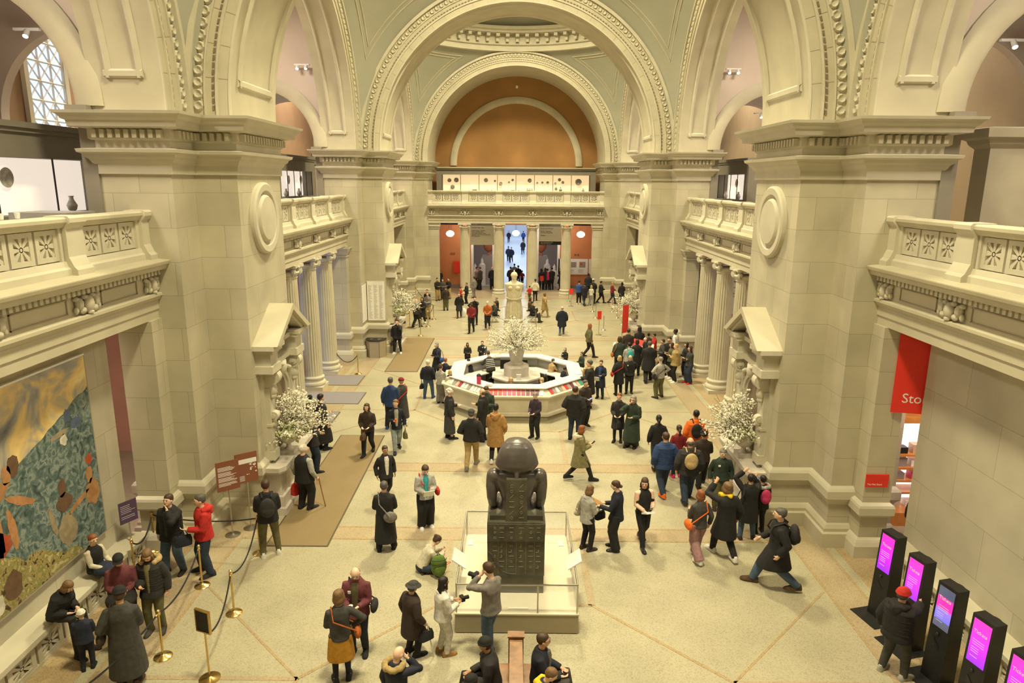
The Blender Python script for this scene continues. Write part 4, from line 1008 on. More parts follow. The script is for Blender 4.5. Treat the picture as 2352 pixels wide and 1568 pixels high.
desk_item('white_cup', MB().lathe([(.10, 0), (.13, .05), (.12, .1), (.10, .1)], 16), 'white_paint', 'white round bowl on the front left counter corner', 'bowl', at(1124, 886, 1.262))
desk_item('storage_rack', MB().box(-.6, .6, -.15, .15, 0, .42), 'black', 'black equipment cabinet under the rear counter', 'cabinet', DC+Vector((-.1, 1.95, .785)))
def make_chair():
    c = thing('office_chair', (0, 0, 0), 0)
    MB().extr([(x, y, .44) for x, y in ((-.24, -.22), (.24, -.22), (.26, .2), (-.26, .2))], (0, 0, .06)).build('seat', 'black', c)
    mb = MB(); mb.loft([[(x*.25, -.24-.04*(1-x*x), z), (x*.25, -.27-.04*(1-x*x), z)][::1] and [(xx*.25*(1-.25*max(0, z-.8)), -.26-.03*(1-xx*xx), z) for xx in (-1, -.5, 0, .5, 1)]+[(xx*.25*(1-.25*max(0, z-.8)), -.29-.03*(1-xx*xx), z) for xx in (1, .5, 0, -.5, -1)] for x, z in ((0, .56), (0, .7), (0, .85), (0, .98))]); mb.build('backrest', 'black', c, True)
    MB().tube([(0, 0, .08), (0, 0, .44)], .03, 8).build('column', 'steel', c, True)
    for k in range(5): MB().tube([(0, 0, .1), (.27*cos(k*1.2566), .27*sin(k*1.2566), .06), (.3*cos(k*1.2566), .3*sin(k*1.2566), .02)], .02, 6).build('leg', 'black', c)
    for s in (-1, 1): MB().tube([(s*.24, -.2, .46), (s*.29, -.15, .66), (s*.29, .12, .66)], .018, 6).build('armrest', 'black', c, True)
    return c
ch0 = make_chair()
for i, (dx, dy, rz, lab) in enumerate(((-1.3, -.1, 70, 'left of the vase behind the striped sweater'), (-1.25, -1.15, 150, 'front left by the pink card'), (-.15, -1.5, 180, 'front centre behind the blond clerk'), (.95, -1.3, 195, 'front right behind the grey clerk'), (1.5, .1, 260, 'right of the vase behind the tan jacket'), (.3, 1.35, 10, 'rear, behind the vase'))):
    c = ch0 if i == 0 else copy_tree(ch0); c.location = DC+Vector((dx, dy, 0)); c.rotation_euler = (0, 0, radians(rz)); tag(c, 'black mesh office chair inside the desk, %s' % lab, 'chair', 'office chairs inside the desk')
# ------------------------------------------------------------ donor name boards, bin
nb = thing('name_board', (-7.27, MID+T-EY/2-.01, 1.75), 0, 'white board with three columns of names on the far left pier', 'notice board')
MB().box(-.45, .45, -.06, 0, 0, 2.05).build('board', 'paper', nb)
def printed(parent, cols, rows, w, h, x0, z0, y, m='grey_block', seed=1, axis='x'):
    mb = MB(); r_ = random.Random(seed)
    for c in range(cols):
        for k in range(rows):
            xa = x0+c*w/cols; ln = (w/cols)*r_.uniform(.35, .75); z = z0+h-k*h/rows
            mb.box(xa, xa+ln, y-.002, y, z, z+h/rows*.35)
    return mb.build('printed_text', m, parent)
printed(nb, 3, 46, .84, 1.78, -.40, .06, -.06); 
o = MB().box(-.012, .012, -.5, .5, 0, 1.9).build('name_board', 'paper'); o.location = (-7.78, MID+T-EY/2-.56, 1.8); tag(o, 'white board of names on the narrow side face of the far left pier', 'notice board')
bn_ = thing('recycling_bin', (-7.22, 35.05, 0), 0, 'angular beige recycling bin with black lid below the name board', 'bin')
MB().extr([(-.5, .33, 0), (-.5, .0, 0), (-.25, -.36, 0), (.25, -.36, 0), (.5, 0, 0), (.5, .33, 0)], (0, 0, .86)).build('bin_body', 'bin_panel', bn_); MB().extr([(-.52, .34, .86), (-.52, 0, .86), (-.26, -.38, .86), (.26, -.38, .86), (.52, 0, .86), (.52, .34, .86)], (0, 0, .06)).build('lid', 'black_gloss', bn_)
MB().box(.245, .255, -.375, -.36, 0, .86).build('door_gap', 'black', bn_)
for x in (-.2, .2): MB().lathe([(.09, .921), (.09, .935), (.02, .935)], 16, (x, -.05, 0)).build('bin_opening', 'steel', bn_, True)
# ------------------------------------------------------------ painting on the left wall (generic seascape)
def mat_painting(name, y0, y1, z0, z1):
    m = bpy.data.materials.new(name); MATS[name] = m; m.use_nodes = True; N = m.node_tree.nodes; L = m.node_tree.links; b = N['Principled BSDF']; b.inputs['Roughness'].default_value = .5
    tc = N.new('ShaderNodeTexCoord'); mp = N.new('ShaderNodeMapping'); L.new(tc.outputs['Object'], mp.inputs[0])
    s = N.new('ShaderNodeSeparateXYZ'); L.new(mp.outputs[0], s.inputs[0])
    def nz(sc, det, stops, dist=0, off=0):
        n = N.new('ShaderNodeTexNoise'); n.inputs['Scale'].default_value = sc; n.inputs['Detail'].default_value = det; n.inputs['Distortion'].default_value = dist; L.new(mp.outputs[0], n.inputs['Vector']); r = ramp(N, stops); L.new(n.outputs['Fac'], r.inputs['Fac']); return n, r
    _, sea = nz(5, 3, [(.3, (.03, .05, .05)), (.42, (.07, .12, .12)), (.52, (.13, .19, .18)), (.6, (.26, .31, .29)), (.68, (.08, .13, .13))], 1.2)
    _, sky = nz(1.1, 5, [(.3, (.12, .13, .15)), (.45, (.36, .35, .32)), (.55, (.75, .55, .22)), (.65, (.85, .70, .35)), (.8, (.5, .5, .45))], .8)
    _, rock = nz(7, 4, [(.35, (.06, .04, .02)), (.45, (.40, .32, .13)), (.55, (.20, .20, .05)), (.65, (.50, .42, .22))], .5)
    nn = N.new('ShaderNodeTexNoise'); nn.inputs['Scale'].default_value = 1.3; L.new(mp.outputs[0], nn.inputs['Vector'])
    def math(op, a, b_):
        q = N.new('ShaderNodeMath'); q.operation = op
        for i, v in enumerate((a, b_)):
            if isinstance(v, (int, float)): q.inputs[i].default_value = v
            else: L.new(v, q.inputs[i])
        return q.outputs[0]
    # horizon slopes up towards the far end (+Y)
    hz = math('ADD', math('MULTIPLY', s.outputs['Y'], .34), math('MULTIPLY', nn.outputs['Fac'], .5))
    f1 = math('GREATER_THAN', math('SUBTRACT', s.outputs['Z'], hz), .28)
    hz2 = math('ADD', math('MULTIPLY', s.outputs['Y'], -.55), math('MULTIPLY', nn.outputs['Fac'], 1.0))
    f2 = math('LESS_THAN', math('SUBTRACT', s.outputs['Z'], hz2), -1.85)
    m1 = N.new('ShaderNodeMix'); m1.data_type = 'RGBA'; L.new(f1, m1.inputs['Factor']); L.new(sea.outputs[0], m1.inputs['A']); L.new(sky.outputs[0], m1.inputs['B'])
    m2 = N.new('ShaderNodeMix'); m2.data_type = 'RGBA'; L.new(f2, m2.inputs['Factor']); L.new(m1.outputs['Result'], m2.inputs['A']); L.new(rock.outputs[0], m2.inputs['B'])
    L.new(m2.outputs['Result'], b.inputs['Base Color'])
mat_painting('seascape', 0, 1, 0, 1)
pt = thing('painting', (-9.3, 12.0, 3.22), 0, 'huge wide seascape painting with golden clouds and green waves on the near left wall', 'painting')
MB().box(.02, .09, -4.5, 2.28, -2.02, 2.02).build('canvas', 'seascape', pt); mb = MB(); mb.box(0, .085, -4.56, 2.32, 2.02, 2.06); mb.build('frame_top', 'white', pt); mb = MB(); mb.box(0, .085, -4.56, 2.32, -2.06, -2.02); mb.box(0, .085, 2.28, 2.32, -2.02, 2.02); mb.build('frame_edge', 'stone_dark', pt)
# generic swimmers in plain skin and cloth tones, painted relief-thin on the canvas
for n_, c in (('paint_skin', (.48, .24, .10)), ('paint_brown', (.16, .09, .05)), ('paint_ochre', (.36, .29, .18)), ('paint_red', (.45, .08, .03)), ('paint_blue', (.10, .14, .25)), ('paint_white', (.7, .66, .55))): mat(n_, c, .6, scale=6, amt=.15)
def dab(y, z, ry, rz_, m, rot=0):
    mb = MB(); n = 18; r_ = random.Random(int((y+z)*1000)); pts = []
    for i in range(n):
        a = 2*pi*i/n; q = r_.uniform(.8, 1.1); u, v = ry*q*cos(a), rz_*q*sin(a); pts.append((.09, y+u*cos(rot)-v*sin(rot), z+u*sin(rot)+v*cos(rot)))
    mb.extr(pts, (.003, 0, 0)); return mb.build('painted_figure', m, pt)
for a in ((-.15, .55, .16, .2, 'paint_brown'), (-.35, .45, .13, .18, 'paint_skin'), (-.75, .15, .45, .2, 'paint_skin', .3), (-.1, -.15, .42, .09, 'paint_skin', -.5), (-.75, -.55, .12, .5, 'paint_skin'), (-.4, -.6, .1, .45, 'paint_skin', .1), (-.75, -.75, .28, .25, 'paint_red'), (1.05, -.45, .13, .2, 'paint_brown'), (1.05, -.75, .28, .2, 'paint_brown'), (1.95, -.55, .12, .2, 'paint_skin'), (2.0, -.95, .24, .3, 'paint_skin'), (1.5, -.95, .4, .07, 'paint_skin', .3), (2.0, -.2, .12, .12, 'paint_red'), (1.05, -1.35, .32, .35, 'paint_ochre'), (.65, -1.0, .07, .35, 'paint_ochre', .2), (1.5, .95, .1, .14, 'paint_blue'), (1.75, .72, .2, .12, 'paint_blue'), (1.2, .65, .3, .06, 'paint_ochre', .1), (1.3, .5, .12, .12, 'paint_white'), (-.6, -1.6, .25, .3, 'paint_brown'), (-1.0, -1.75, .14, .2, 'paint_white')): dab(*a)
p3 = thing('painting', (-9.2, 47.6, 4.2), 0, 'small bright painting high on the far left wall beside the pier', 'painting'); MB().box(0, .06, -1.2, 1.2, -1.1, 1.1).build('canvas', 'seascape', p3); MB().box(0, .05, -1.24, 1.24, -1.14, -1.1).build('frame_edge', 'white', p3)
# ------------------------------------------------------------ red store banner, plaque and store shelves on the right
sb = thing('hanging_banner', (9.06, 15.43, 3.78), radians(-11), 'red hanging banner reading Store by the near right wall', 'banner')
q0 = atY(2080, 750, 15.42)
MB().box(-.36, .50, -.01, .01, -.05, 1.9).build('banner_cloth', 'red_sign', sb); MB().tube([(-.36, 0, 1.91), (.50, 0, 1.91)], .015, 6).build('rod', 'steel', sb, True)
text('lettering', 'Store', .32, 'white', sb, (-.16, -.012, .2), (pi/2, 0, 0))
sp = thing('wall_plaque', (8.62, 15.53, 2.0), 0, 'small red wall plaque beside the store entrance', 'plaque'); MB().box(-.27, .27, -.03, 0, -.16, .16).build('plate', 'red_sign', sp); text('lettering', 'The Met Store', .06, 'white', sp, (-.23, -.031, -.11), (pi/2, 0, 0))
sh = thing('store_shelf', (11.6, 17.3, 0), radians(0), 'brightly lit orange wooden shop shelves with boxed goods seen through the right opening', 'shelf')
mb = MB(); mb.box(-2, 1.5, -.2, .6, 0, .38); mb.build('counter', 'orange_wood', sh)
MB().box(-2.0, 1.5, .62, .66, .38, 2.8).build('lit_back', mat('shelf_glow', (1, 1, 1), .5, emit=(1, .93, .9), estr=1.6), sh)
for z in (.78, 1.12, 1.48, 1.85): MB().box(-2, 1.5, .1, .62, z, z+.06).build('shelf_board', 'orange_wood', sh)
MB().box(-2.0, 1.6, .05, .65, 2.8, 2.95).build('top_board', 'orange_wood', sh)
r_ = random.Random(4)
for z, cs in ((1.18, ('bro_pink', 'bro_grey')), (1.54, ('white', 'bro_grey')), (1.91, ('bro_tan', 'black')), (.38, ('white', 'marble'))):
    for k in range(7):
        x = -1.8+k*.48; w = r_.uniform(.14, .19); hh = r_.uniform(.16, .26)
        o = MB().box(-w, w, -.12, .12, 0, hh).build('boxed_gift', cs[k % 2]); o.location = (11.6+x, 17.6, z); tag(o, 'boxed gift on the lit store shelves', 'box', 'boxed goods on the store shelves')
# ------------------------------------------------------------ ticket kiosks
def make_kiosk(scr='kiosk_screen'):
    k = thing('ticket_kiosk', (0, 0, 0), 0)
    MB().box(-.30, .34, -.36, .36, 0, .02).build('floor_plate', 'black', k)
    MB().extr([(.0, -.21, .02), (.34, -.21, .02), (.34, -.21, 1.92), (.10, -.21, 1.92)], (0, .42, 0)).build('cabinet', 'black', k)
    d = Vector((.10, 0, 1.90)).normalized(); 
    def fp(t, y): return Vector((.0+.10*(t-.02)/1.9, y, t))
    nrm = Vector((-1, 0, .053)).normalized()
    mb = MB(); mb.extr([fp(1.08, -.165)+nrm*.004, fp(1.08, .165)+nrm*.004, fp(1.86, .165)+nrm*.004, fp(1.86, -.165)+nrm*.004], -nrm*.003); mb.build('screen', scr, k)
    mb = MB(); c = fp(.95, .02)+nrm*.01; mb.ball(c, (.02, .035, .035), 10, 6); mb.build('card_reader', 'black_gloss', k, True)
    mb = MB(); mb.extr([fp(.70, -.06)+nrm*.002, fp(.70, .08)+nrm*.002, fp(.84, .08)+nrm*.002], nrm*.01); mb.build('ticket_slot', 'black_gloss', k)
    MB().ball((.36, 0, 1.86), (.06, .12, .05), 10, 5).build('top_speaker', 'black_gloss', k, True)
    t = text('lettering', 'Tickets', .085, 'white', k, fp(1.62, .13)+nrm*.007, (0, 0, 0)); 
    bz = nrm; bx = Vector((0, -1, 0)); by = bz.cross(bx); t.rotation_euler = Matrix((bx, by, bz)).transposed().to_euler()
    mb = MB()
    for z in (1.5, 1.46, 1.42, 1.36, 1.32, 1.28, 1.2):
        a = fp(z, .12)+nrm*.006; b_ = fp(z, -.02-.08*((z*50) % 2))+nrm*.006; mb.obox((a+b_)/2, (b_-a)/2, by*.004, bz*.001)
    mb.build('screen_text', 'white', k)
    return k
k0 = make_kiosk(); kb = make_kiosk('kiosk_screen_b')
kl = ['pink screen, farthest of the row, beside the pier', 'pink screen, second farthest, partly behind the red beanie', 'blue and pink screen being touched', 'pink screen, fourth from the pier', 'pink screen, cut by the bottom right corner']
pos = [(7.56, 13.05), (7.60, 12.10), (7.62, 11.15), (7.62, 10.18), (7.62, 9.25)]
for i, (x, y) in enumerate(pos):
    o = kb if i == 2 else (k0 if i == 0 else copy_tree(k0)); o.location = (x, y, 0); o.rotation_euler = (0, 0, radians(14)); tag(o, 'tall black ticket kiosk, '+kl[i], 'ticket kiosk', 'black ticket kiosks at the right')
# ------------------------------------------------------------ far hall things
at_ = thing('armoured_statue', (-.09, 44.6, 0), 0, 'pale stone statue of a helmeted robed woman in the far bay', 'statue')
MB().lathe([(.62, 0), (.62, .22), (.56, .25)], 32).build('plinth', 'athena_marble', at_)
mb = MB(); n = 48; rings = []
for z, rx, ry, am in ((.25, .52, .40, .035), (.6, .50, .40, .04), (1.1, .48, .38, .035), (1.4, .44, .36, .03), (1.55, .50, .38, .01), (1.75, .48, .34, .01), (2.0, .50, .31, 0), (2.2, .56, .33, 0), (2.42, .62, .33, 0), (2.50, .60, .29, 0), (2.58, .36, .22, 0), (2.68, .17, .16, 0), (2.82, .15, .15, 0)):
    rings.append([((rx+am*sin(14*2*pi*k/n))*cos(2*pi*k/n), (ry+am*sin(14*2*pi*k/n))*sin(2*pi*k/n), z) for k in range(n)])
mb.loft(rings)
for s in (-1, 1): mb.ball((s*.22, -.26, 2.22), (.19, .13, .15), 12, 7)
mb.tube([(-.5, -.30, 1.62), (-.2, -.40, 1.52), (.2, -.40, 1.52), (.5, -.30, 1.62)], .05, 8); mb.build('robed_body', 'athena_marble', at_, True, ang=60)
mb = MB(); mb.loft([ell(0, 0, 2.72, .13, .13), ell(0, -.02, 2.82, .17, .18), ell(0, -.02, 2.95, .18, .2), ell(0, 0, 3.08, .16, .19), ell(0, 0, 3.15, .09, .1)]); mb.extr([(-.02, -.2, 2.92), (.02, -.2, 2.92), (.03, -.245, 2.86), (-.03, -.245, 2.86)], (0, .05, 0)); mb.build('head', 'athena_marble', at_, True, ang=60)
mb = MB(); mb.loft([ell(0, .02, 2.98, .225, .25), ell(0, .02, 3.06, .22, .24), ell(0, .02, 3.18, .17, .19), ell(0, .02, 3.25, .06, .07)]); mb.tube([(0, -.05, 3.24), (0, .05, 3.33), (0, .15, 3.26)], .035, 8); mb.build('helmet', 'athena_marble', at_, True, ang=60)
r8 = thing('low_barrier', (-.09, 43.6, 0), 0, 'low thin octagonal metal barrier around the far statue', 'barrier')
P8 = [(1.5*cos(a)*1.0, 2.5*sin(a)) for a in [pi/8+k*pi/4 for k in range(8)]]
for k in range(8):
    a, b = P8[k], P8[(k+1) % 8]; MB().tube([(a[0], a[1], .75), (b[0], b[1], .75)], .014, 5).build('rail', 'steel', r8); MB().tube([(a[0], a[1], 0), (a[0], a[1], .77)], .016, 5).build('post', 'steel', r8)
# pendant lamps
for i, (px, py) in enumerate(((1034, 536), (1334, 538), (1185, 535))):
    p = atY(px, py, 56.8 if i < 2 else 63)
    r = thing('pendant_lamp', p, 0, ['glowing round pendant lamp in front of the orange wall, left', 'glowing round pendant lamp in front of the orange wall, right', 'glowing round pendant lamp in the bright central doorway'][i], 'lamp', 'pendant lamps behind the far columns')
    MB().lathe([(.05, -.26), (.2, -.22), (.32, -.08), (.33, .03), (.26, .14), (.12, .22), (.06, .24)], 24).build('glass_globe', 'lamp_glow', r, True)
    top = 5.75-p.z if i < 2 else 8.9-p.z
    for s in (-1, 1): MB().tube([(s*.05, 0, .22), (s*.12, 0, top)], .01, 4).build('chain', 'black', r)
# big direction banners
for x0, x1, y0, y1, lab, ttl, body, foot in ((1080, 1135, 512, 562, 'white direction banner hanging left of the central doorway', 'Floor 1      Floor 2', 'Ancient Near East\n\nArab Lands, Turkey,\nIran, Central Asia,\nand Later South Asia\nModern and Contemporary\nPhotographs', None), (1238, 1290, 514, 562, 'white direction banner hanging right of the central doorway', 'Floor 1      Floor 2', 'Greek and Roman\n\nAfrica, Oceania,\nand the Americas\n\nModern', 'Ruth and Harold D. Uris\nCenter for Education')):
    a = atY(x0, y1, 56.6); b = atY(x1, y0, 56.6)
    r = thing('direction_banner', (a.x, 56.6, a.z), 0, lab, 'banner'); w = b.x-a.x; h = b.z-a.z
    MB().box(0, w, -.01, .01, 0, h).build('banner_cloth', 'paper', r); MB().box(0, w, -.014, -.01, h-.22, h).build('top_band', 'grey_block', r)
    text('lettering', ttl, .11, 'black', r, (.1, -.016, h-.15), (pi/2, 0, 0)); text('lettering', body, .135, 'black', r, (.12, -.016, h-.42), (pi/2, 0, 0), spacing=.82)
    if foot: MB().box(0, w, -.014, -.01, 0, .28).build('bottom_band', 'black', r); text('lettering', foot, .10, 'white', r, (.12, -.018, .16), (pi/2, 0, 0))
    for q in (.15, w-.15): MB().tube([(q, 0, h), (q, 0, 5.8-a.z)], .01, 4).build('cord', 'black', r)
# kraters on pedestals and bell jars
for s, px in ((-1, 1123), (1, 1240)):
    p = at(px, 668, 0); X = (px-1183)/1600*62.5; Y = 61.5
    o = thing('pedestal', (X, Y, 0), 0, 'grey block pedestal under the %s terracotta vase' % side_n[s], 'pedestal', 'pedestals behind the far doorways'); MB().box(-.55, .55, -.5, .5, 0, 2.55).build('block', 'grey_block', o)
    k = thing('terracotta_krater', (X, Y, 2.551), 0, 'large terracotta bowl on a grey pedestal seen through the %s doorway' % side_n[s], 'vase', 'terracotta bowls')
    MB().lathe([(.22, 0), (.16, .1), (.10, .25), (.14, .32)], 24).build('foot', 'terracotta', k, True); MB().lathe([(.12, .3), (.3, .42), (.44, .65), (.48, .85), (.50, .95), (.54, 1.0), (.46, 1.0)], 28).build('bowl', 'terracotta', k, True)
    for dx, dz, q in ((-1.15*1, 1.25, 'lower'), (-.55, 1.75, 'upper')):
        ped = MB().box(-.28, .28, -.28, .28, 0, dz).build('pedestal', 'white_paint'); ped.location = (s*abs(X)+s*abs(dx)*1.0, 60.8-(.4 if q == 'lower' else -.3), 0); tag(ped, 'white pedestal under the %s bell at the %s doorway' % (q, side_n[s]), 'pedestal', 'white bell pedestals')
        bj = MB(); bj.lathe([(.26, 0), (.26, .06), (.16, .16), (.12, .5), (.05, .6), (.04, .7)], 20); ob = bj.build('white_bell', 'white_marble_lit', None, True); ob.location = (ped.location.x, ped.location.y, dz+.001); tag(ob, '%s white bell shaped sculpture at the %s doorway' % (q, side_n[s]), 'sculpture', 'white bells by the far doorways')
# stone frames of the side doorways
for s in (-1, 1):
    mb = MB(); mb.box(s*1.75, s*1.95, 58.9, 59.5, 0, 5.35); mb.box(s*3.55, s*3.75, 58.9, 59.5, 0, 5.35); S('door_frame', mb, 'white_paint')
# map board, red extinguisher box, sensor dots
a = atY(1282, 630, 58.85); b = atY(1366, 595, 58.85); mp_ = thing('map_board', (a.x, 58.9, a.z), 0, 'wide white floor plan board on the orange wall at far right', 'map'); w, h = b.x-a.x, b.z-a.z
MB().box(0, w*.82, 0, .06, 0, h).build('board', 'white', mp_); MB().box(w*.84, w*1.02, 0, .06, 0, h).build('side_board', 'white', mp_); mb = MB(); mb.box(.35*w, .5*w, -.004, 0, .45*h, .8*h); mb.box(.58*w, .75*w, -.004, 0, .45*h, .82*h); mb.build('plan_outline', 'bro_grey', mp_); MB().box(.6*w, .66*w, -.008, -.004, .62*h, .74*h).build('red_patch', 'red_sign', mp_)
printed(mp_, 2, 9, .5*w, .28*h, .3*w, .05*h, -.001, seed=3)
a = atY(1049, 626, 58.8); o = MB().box(-.25, .25, 0, .2, 0, .95).build('extinguisher_box', 'red_sign'); o.location = (a.x, 58.78, a.z); tag(o, 'red wall box on the orange wall beside the leftmost far column', 'wall box')
for px, py, lab in ((1037, 582, 'left'), (1043, 582, 'left'), (1321, 585, 'right'), (1328, 585, 'right')):
    a = atY(px, py, 58.98); o = MB().tube([(0, 0, 0), (0, -.05, 0)], .09, 10).build('wall_sensor', 'wood'); o.location = (a.x, 59.0, a.z); tag(o, 'small dark round wall fitting on the orange wall, %s pair' % lab, 'fitting', 'round wall fittings, %s' % lab)
# far lit display case: 8 panes above the balustrade
fc = thing('display_case', (0, 57.9, H1), 0, 'long eight pane lit display case above the far balustrade', 'display case')
a = atY(1016, 441, 57.9); b = atY(1355, 403, 57.9); X0, X1, Z0, Z1 = a.x, b.x, a.z-H1, b.z-H1; XO = 6.45
mb = MB(); mb.box(-XO, X0, 0, .9, 0, 2.75); mb.build('side_panel', 'taupe', fc); MB().box(X1, XO, 0, .9, 0, 2.75).build('side_panel', 'taupe', fc); MB().box(X0, X1, 0, .9, 0, Z0).build('lower_panel', 'taupe', fc); MB().box(X0, X1, 0, .9, Z1, 2.75).build('upper_panel', 'taupe', fc)
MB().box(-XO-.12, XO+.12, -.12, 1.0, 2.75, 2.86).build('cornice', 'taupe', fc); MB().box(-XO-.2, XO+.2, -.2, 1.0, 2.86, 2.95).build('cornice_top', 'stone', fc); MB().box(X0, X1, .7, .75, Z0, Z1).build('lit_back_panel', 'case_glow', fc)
n = 8
for k in range(n+1): x = X0+(X1-X0)*k/n; MB().box(x-.025, x+.025, 0, .04, Z0, Z1).build('mullion', 'wood', fc)
pw = (X1-X0)/8
items = [(0, 'p', .36, .60, .16), (0, 'p', .74, .62, .19), (0, 'p', .53, .22, .18), (1, 'v', .25, 0, .1), (1, 'v', .45, 0, .1), (1, 'b', .74, 0, .2), (2, 'p', .36, .62, .17), (2, 'p', .85, .58, .09), (2, 'v', .45, 0, .12), (2, 'v', .68, 0, .12), (2, 'b', .9, 0, .1), (3, 'p', .17, .42, .15), (3, 'p', .62, .5, .09), (3, 'p', .82, .64, .1), (3, 'b', .26, 0, .12), (3, 'b', .84, 0, .16), (4, 'p', .75, .62, .17), (4, 'v', .16, .15, .12), (4, 'v', .64, 0, .2), (4, 'v', .75, 0, .2), (4, 'v', .87, 0, .2), (5, 'p', .17, .48, .09), (5, 'p', .45, .5, .1), (5, 'p', .74, .5, .12), (5, 'b', .3, 0, .12), (5, 'b', .62, 0, .13), (6, 'p', .38, .68, .13), (6, 'p', .16, .46, .1), (6, 'p', .57, .52, .12), (6, 'p', .2, .15, .12), (6, 'v', .44, .04, .3), (7, 'p', .42, .55, .26), (7, 'v', .68, 0, .22)]
for pn, k, u, v, r in items:
    x = X0+pw*(pn+u); z = H1+Z0+.005
    if k == 'p':
        mb = MB(); mb.T = Matrix.Translation((x, 58.45, H1+Z0+v*(Z1-Z0)+.1)) @ Matrix.Rotation(pi/2, 4, 'X'); mb.lathe([(.02, 0), (r, .02), (r*1.02, .04), (r*.6, .03), (.01, .03)], 20); o = mb.build('plate', 'porcelain', None, True); nm = 'decorated plate'
    elif k == 'v': o = MB().lathe([(.05, 0), (.07, .03), (r*.5, r*.8), (.04, r*1.2), (.035, r*1.5), (.05, r*1.6)], 12, (x, 58.3, z)).build('vase', 'porcelain', None, True); nm = 'small bottle'
    else: o = MB().lathe([(.05, 0), (r, .08), (r, r*1.1), (r*.7, r*1.2)], 14, (x, 58.3, z)).build('bowl', 'porcelain', None, True); nm = 'small pot'
    tag(o, '%s in the far lit case, pane %s from the left' % (nm, ('one', 'two', 'three', 'four', 'five', 'six', 'seven', 'eight')[pn]), nm.split()[-1], '%ss in pane %d of the far case' % (nm, pn+1))
# right colonnade banner and screen
hb = thing('hanging_banner', (10.2, 32.4, 2.9), radians(-30), 'white text banner hanging between the right arcade columns', 'banner'); MB().box(-.6, .6, -.01, .01, 0, 2.7).build('banner_cloth', 'paper', hb); MB().box(-.6, .6, -.014, -.01, 2.35, 2.7).build('top_band', 'grey_block', hb)
text('lettering', 'European Paintings\n\nDrawings and Prints\n\nPhotographs\n\nMusical Instruments\n\nModern and\nContemporary', .14, 'black', hb, (-.5, -.013, 2.05), (pi/2, 0, 0))
sc = thing('wall_screen', (13.2, 31.2, 4.0), radians(-60), 'bright blue wall screen seen between the right arcade columns', 'screen'); MB().box(-1.1, 1.1, -.02, .03, 0, 1.5).build('display', 'screen_blue', sc); MB().box(-1.15, 1.15, .03, .08, -.05, 1.55).build('casing', 'black', sc)
# spot lamps on the vault walls, cornice cameras
def spot(loc, label, n=2, rz=0):
    r = thing('spot_lamp', loc, rz, label, 'spot lamp', 'ceiling spot lamps'); MB().box(-.35, .35, -.05, .05, 0, .06).build('track', 'white_paint', r)
    for k in range(n):
        x = (k-(n-1)/2)*.4; MB().tube([(x, 0, 0), (x, -.1, -.16)], .07, 10).build('lamp_head', 'white_paint', r, True); MB().tube([(x, -.1, -.16), (x, -.11, -.175)], .06, 10).build('bulb', 'spot_glow', r, True)
spot(atY(693, 150, 34.5), 'twin white spot lamp on the pale wall right of the near left pier', 2); spot(atY(1685, 160, 34.5), 'twin white spot lamp on the pale wall left of the near right pier', 2)
spot(atY(62, 70, 20), 'single spot lamp glowing under the upper left arch', 1); spot(atY(2328, 95, 20), 'single spot lamp glowing under the upper right arch', 1); spot(atY(1748, 262, 36), 'single spot lamp in the arch beside the near right pier', 1)
for px, py, lab, Y in ((729, 517, 'left arcade', 30.3), (1645, 528, 'right arcade', 29.4)):
    a = atY(px, py, Y); o = MB().ball((0, 0, 0), (.09, .09, .09), 12, 6).box(-.05, .05, -.05, .05, .02, .14).build('security_camera', 'white', None, True); o.location = a; tag(o, 'small white dome camera on the %s cornice' % lab, 'camera')
o = MB().box(-.05, .05, -.12, .05, 0, .09).build('security_camera', 'white'); o.location = atY(40, 641, 13.2); tag(o, 'small boxed camera on the near left balcony ledge', 'camera')
o = MB().box(-.05, .05, -.12, .05, 0, .12).build('security_camera', 'white_paint'); o.location = atY(1186, 470, 54.3); tag(o, 'small camera at the middle of the far balcony ledge', 'camera')
# counter with leaflets and red box near the right pier
lc = thing('leaflet_counter', (5.9, 33.9, 0), radians(-12), 'beige counter topped with a slanted red sign near the far right pier', 'counter'); MB().box(-.9, .9, -.3, .3, 0, .95).build('counter_body', 'stone', lc); MB().box(-1.0, 1.0, -.35, .35, .95, 1.0).build('counter_top', 'marble_white', lc); MB().obox((.1, -.1, 1.16), (.38, 0, -.06), (0, .12, .14), (0, .01, -.006)).build('red_sign_panel', 'red_sign', lc)
# reception box on left gallery and counter block
o = MB().box(-.6, .6, -.5, .5, 0, 1.15).build('gallery_counter', 'grey_block'); o.location = (-9.9, 15.0, H1); tag(o, 'grey counter block behind the near left balustrade', 'counter')
# cups on the near left rail
for px, py, q in ((45, 498, 'left'), (82, 495, 'right')):
    a = at(px, py, 8.2); o = MB().lathe([(.035, 0), (.045, .1), (.04, .1)], 12).build('paper_cup', 'white', None, True); o.location = (a.x, a.y, 8.215) if abs(a.x+8.62) < .3 else (-8.62, 8.62*1600/(1183-px)*.0+ (8.62-.086)*1600*.975/(1183-px), 8.215); tag(o, 'white paper cup on the near left balustrade, the %s of two' % q, 'cup')
# upper right gallery: pier pilaster and baluster rail
mb = MB(); mb.box(11.2, 12.3, 17.2, 17.8, H1, 10.2); mb.sweep([(11.2, 17.2), (12.3, 17.2), (12.3, 17.8), (11.2, 17.8)], [(0, 9.75), (.1, 9.85), (.14, 9.95), (.25, 10.0), (.28, 10.2), (0, 10.25)]); S('gallery_pilaster', mb, 'stone')
mb = MB(); mb.box(12.6, 15, 17.0, 17.3, H1, 10.9); S('gallery_doorcase', mb, 'wood')
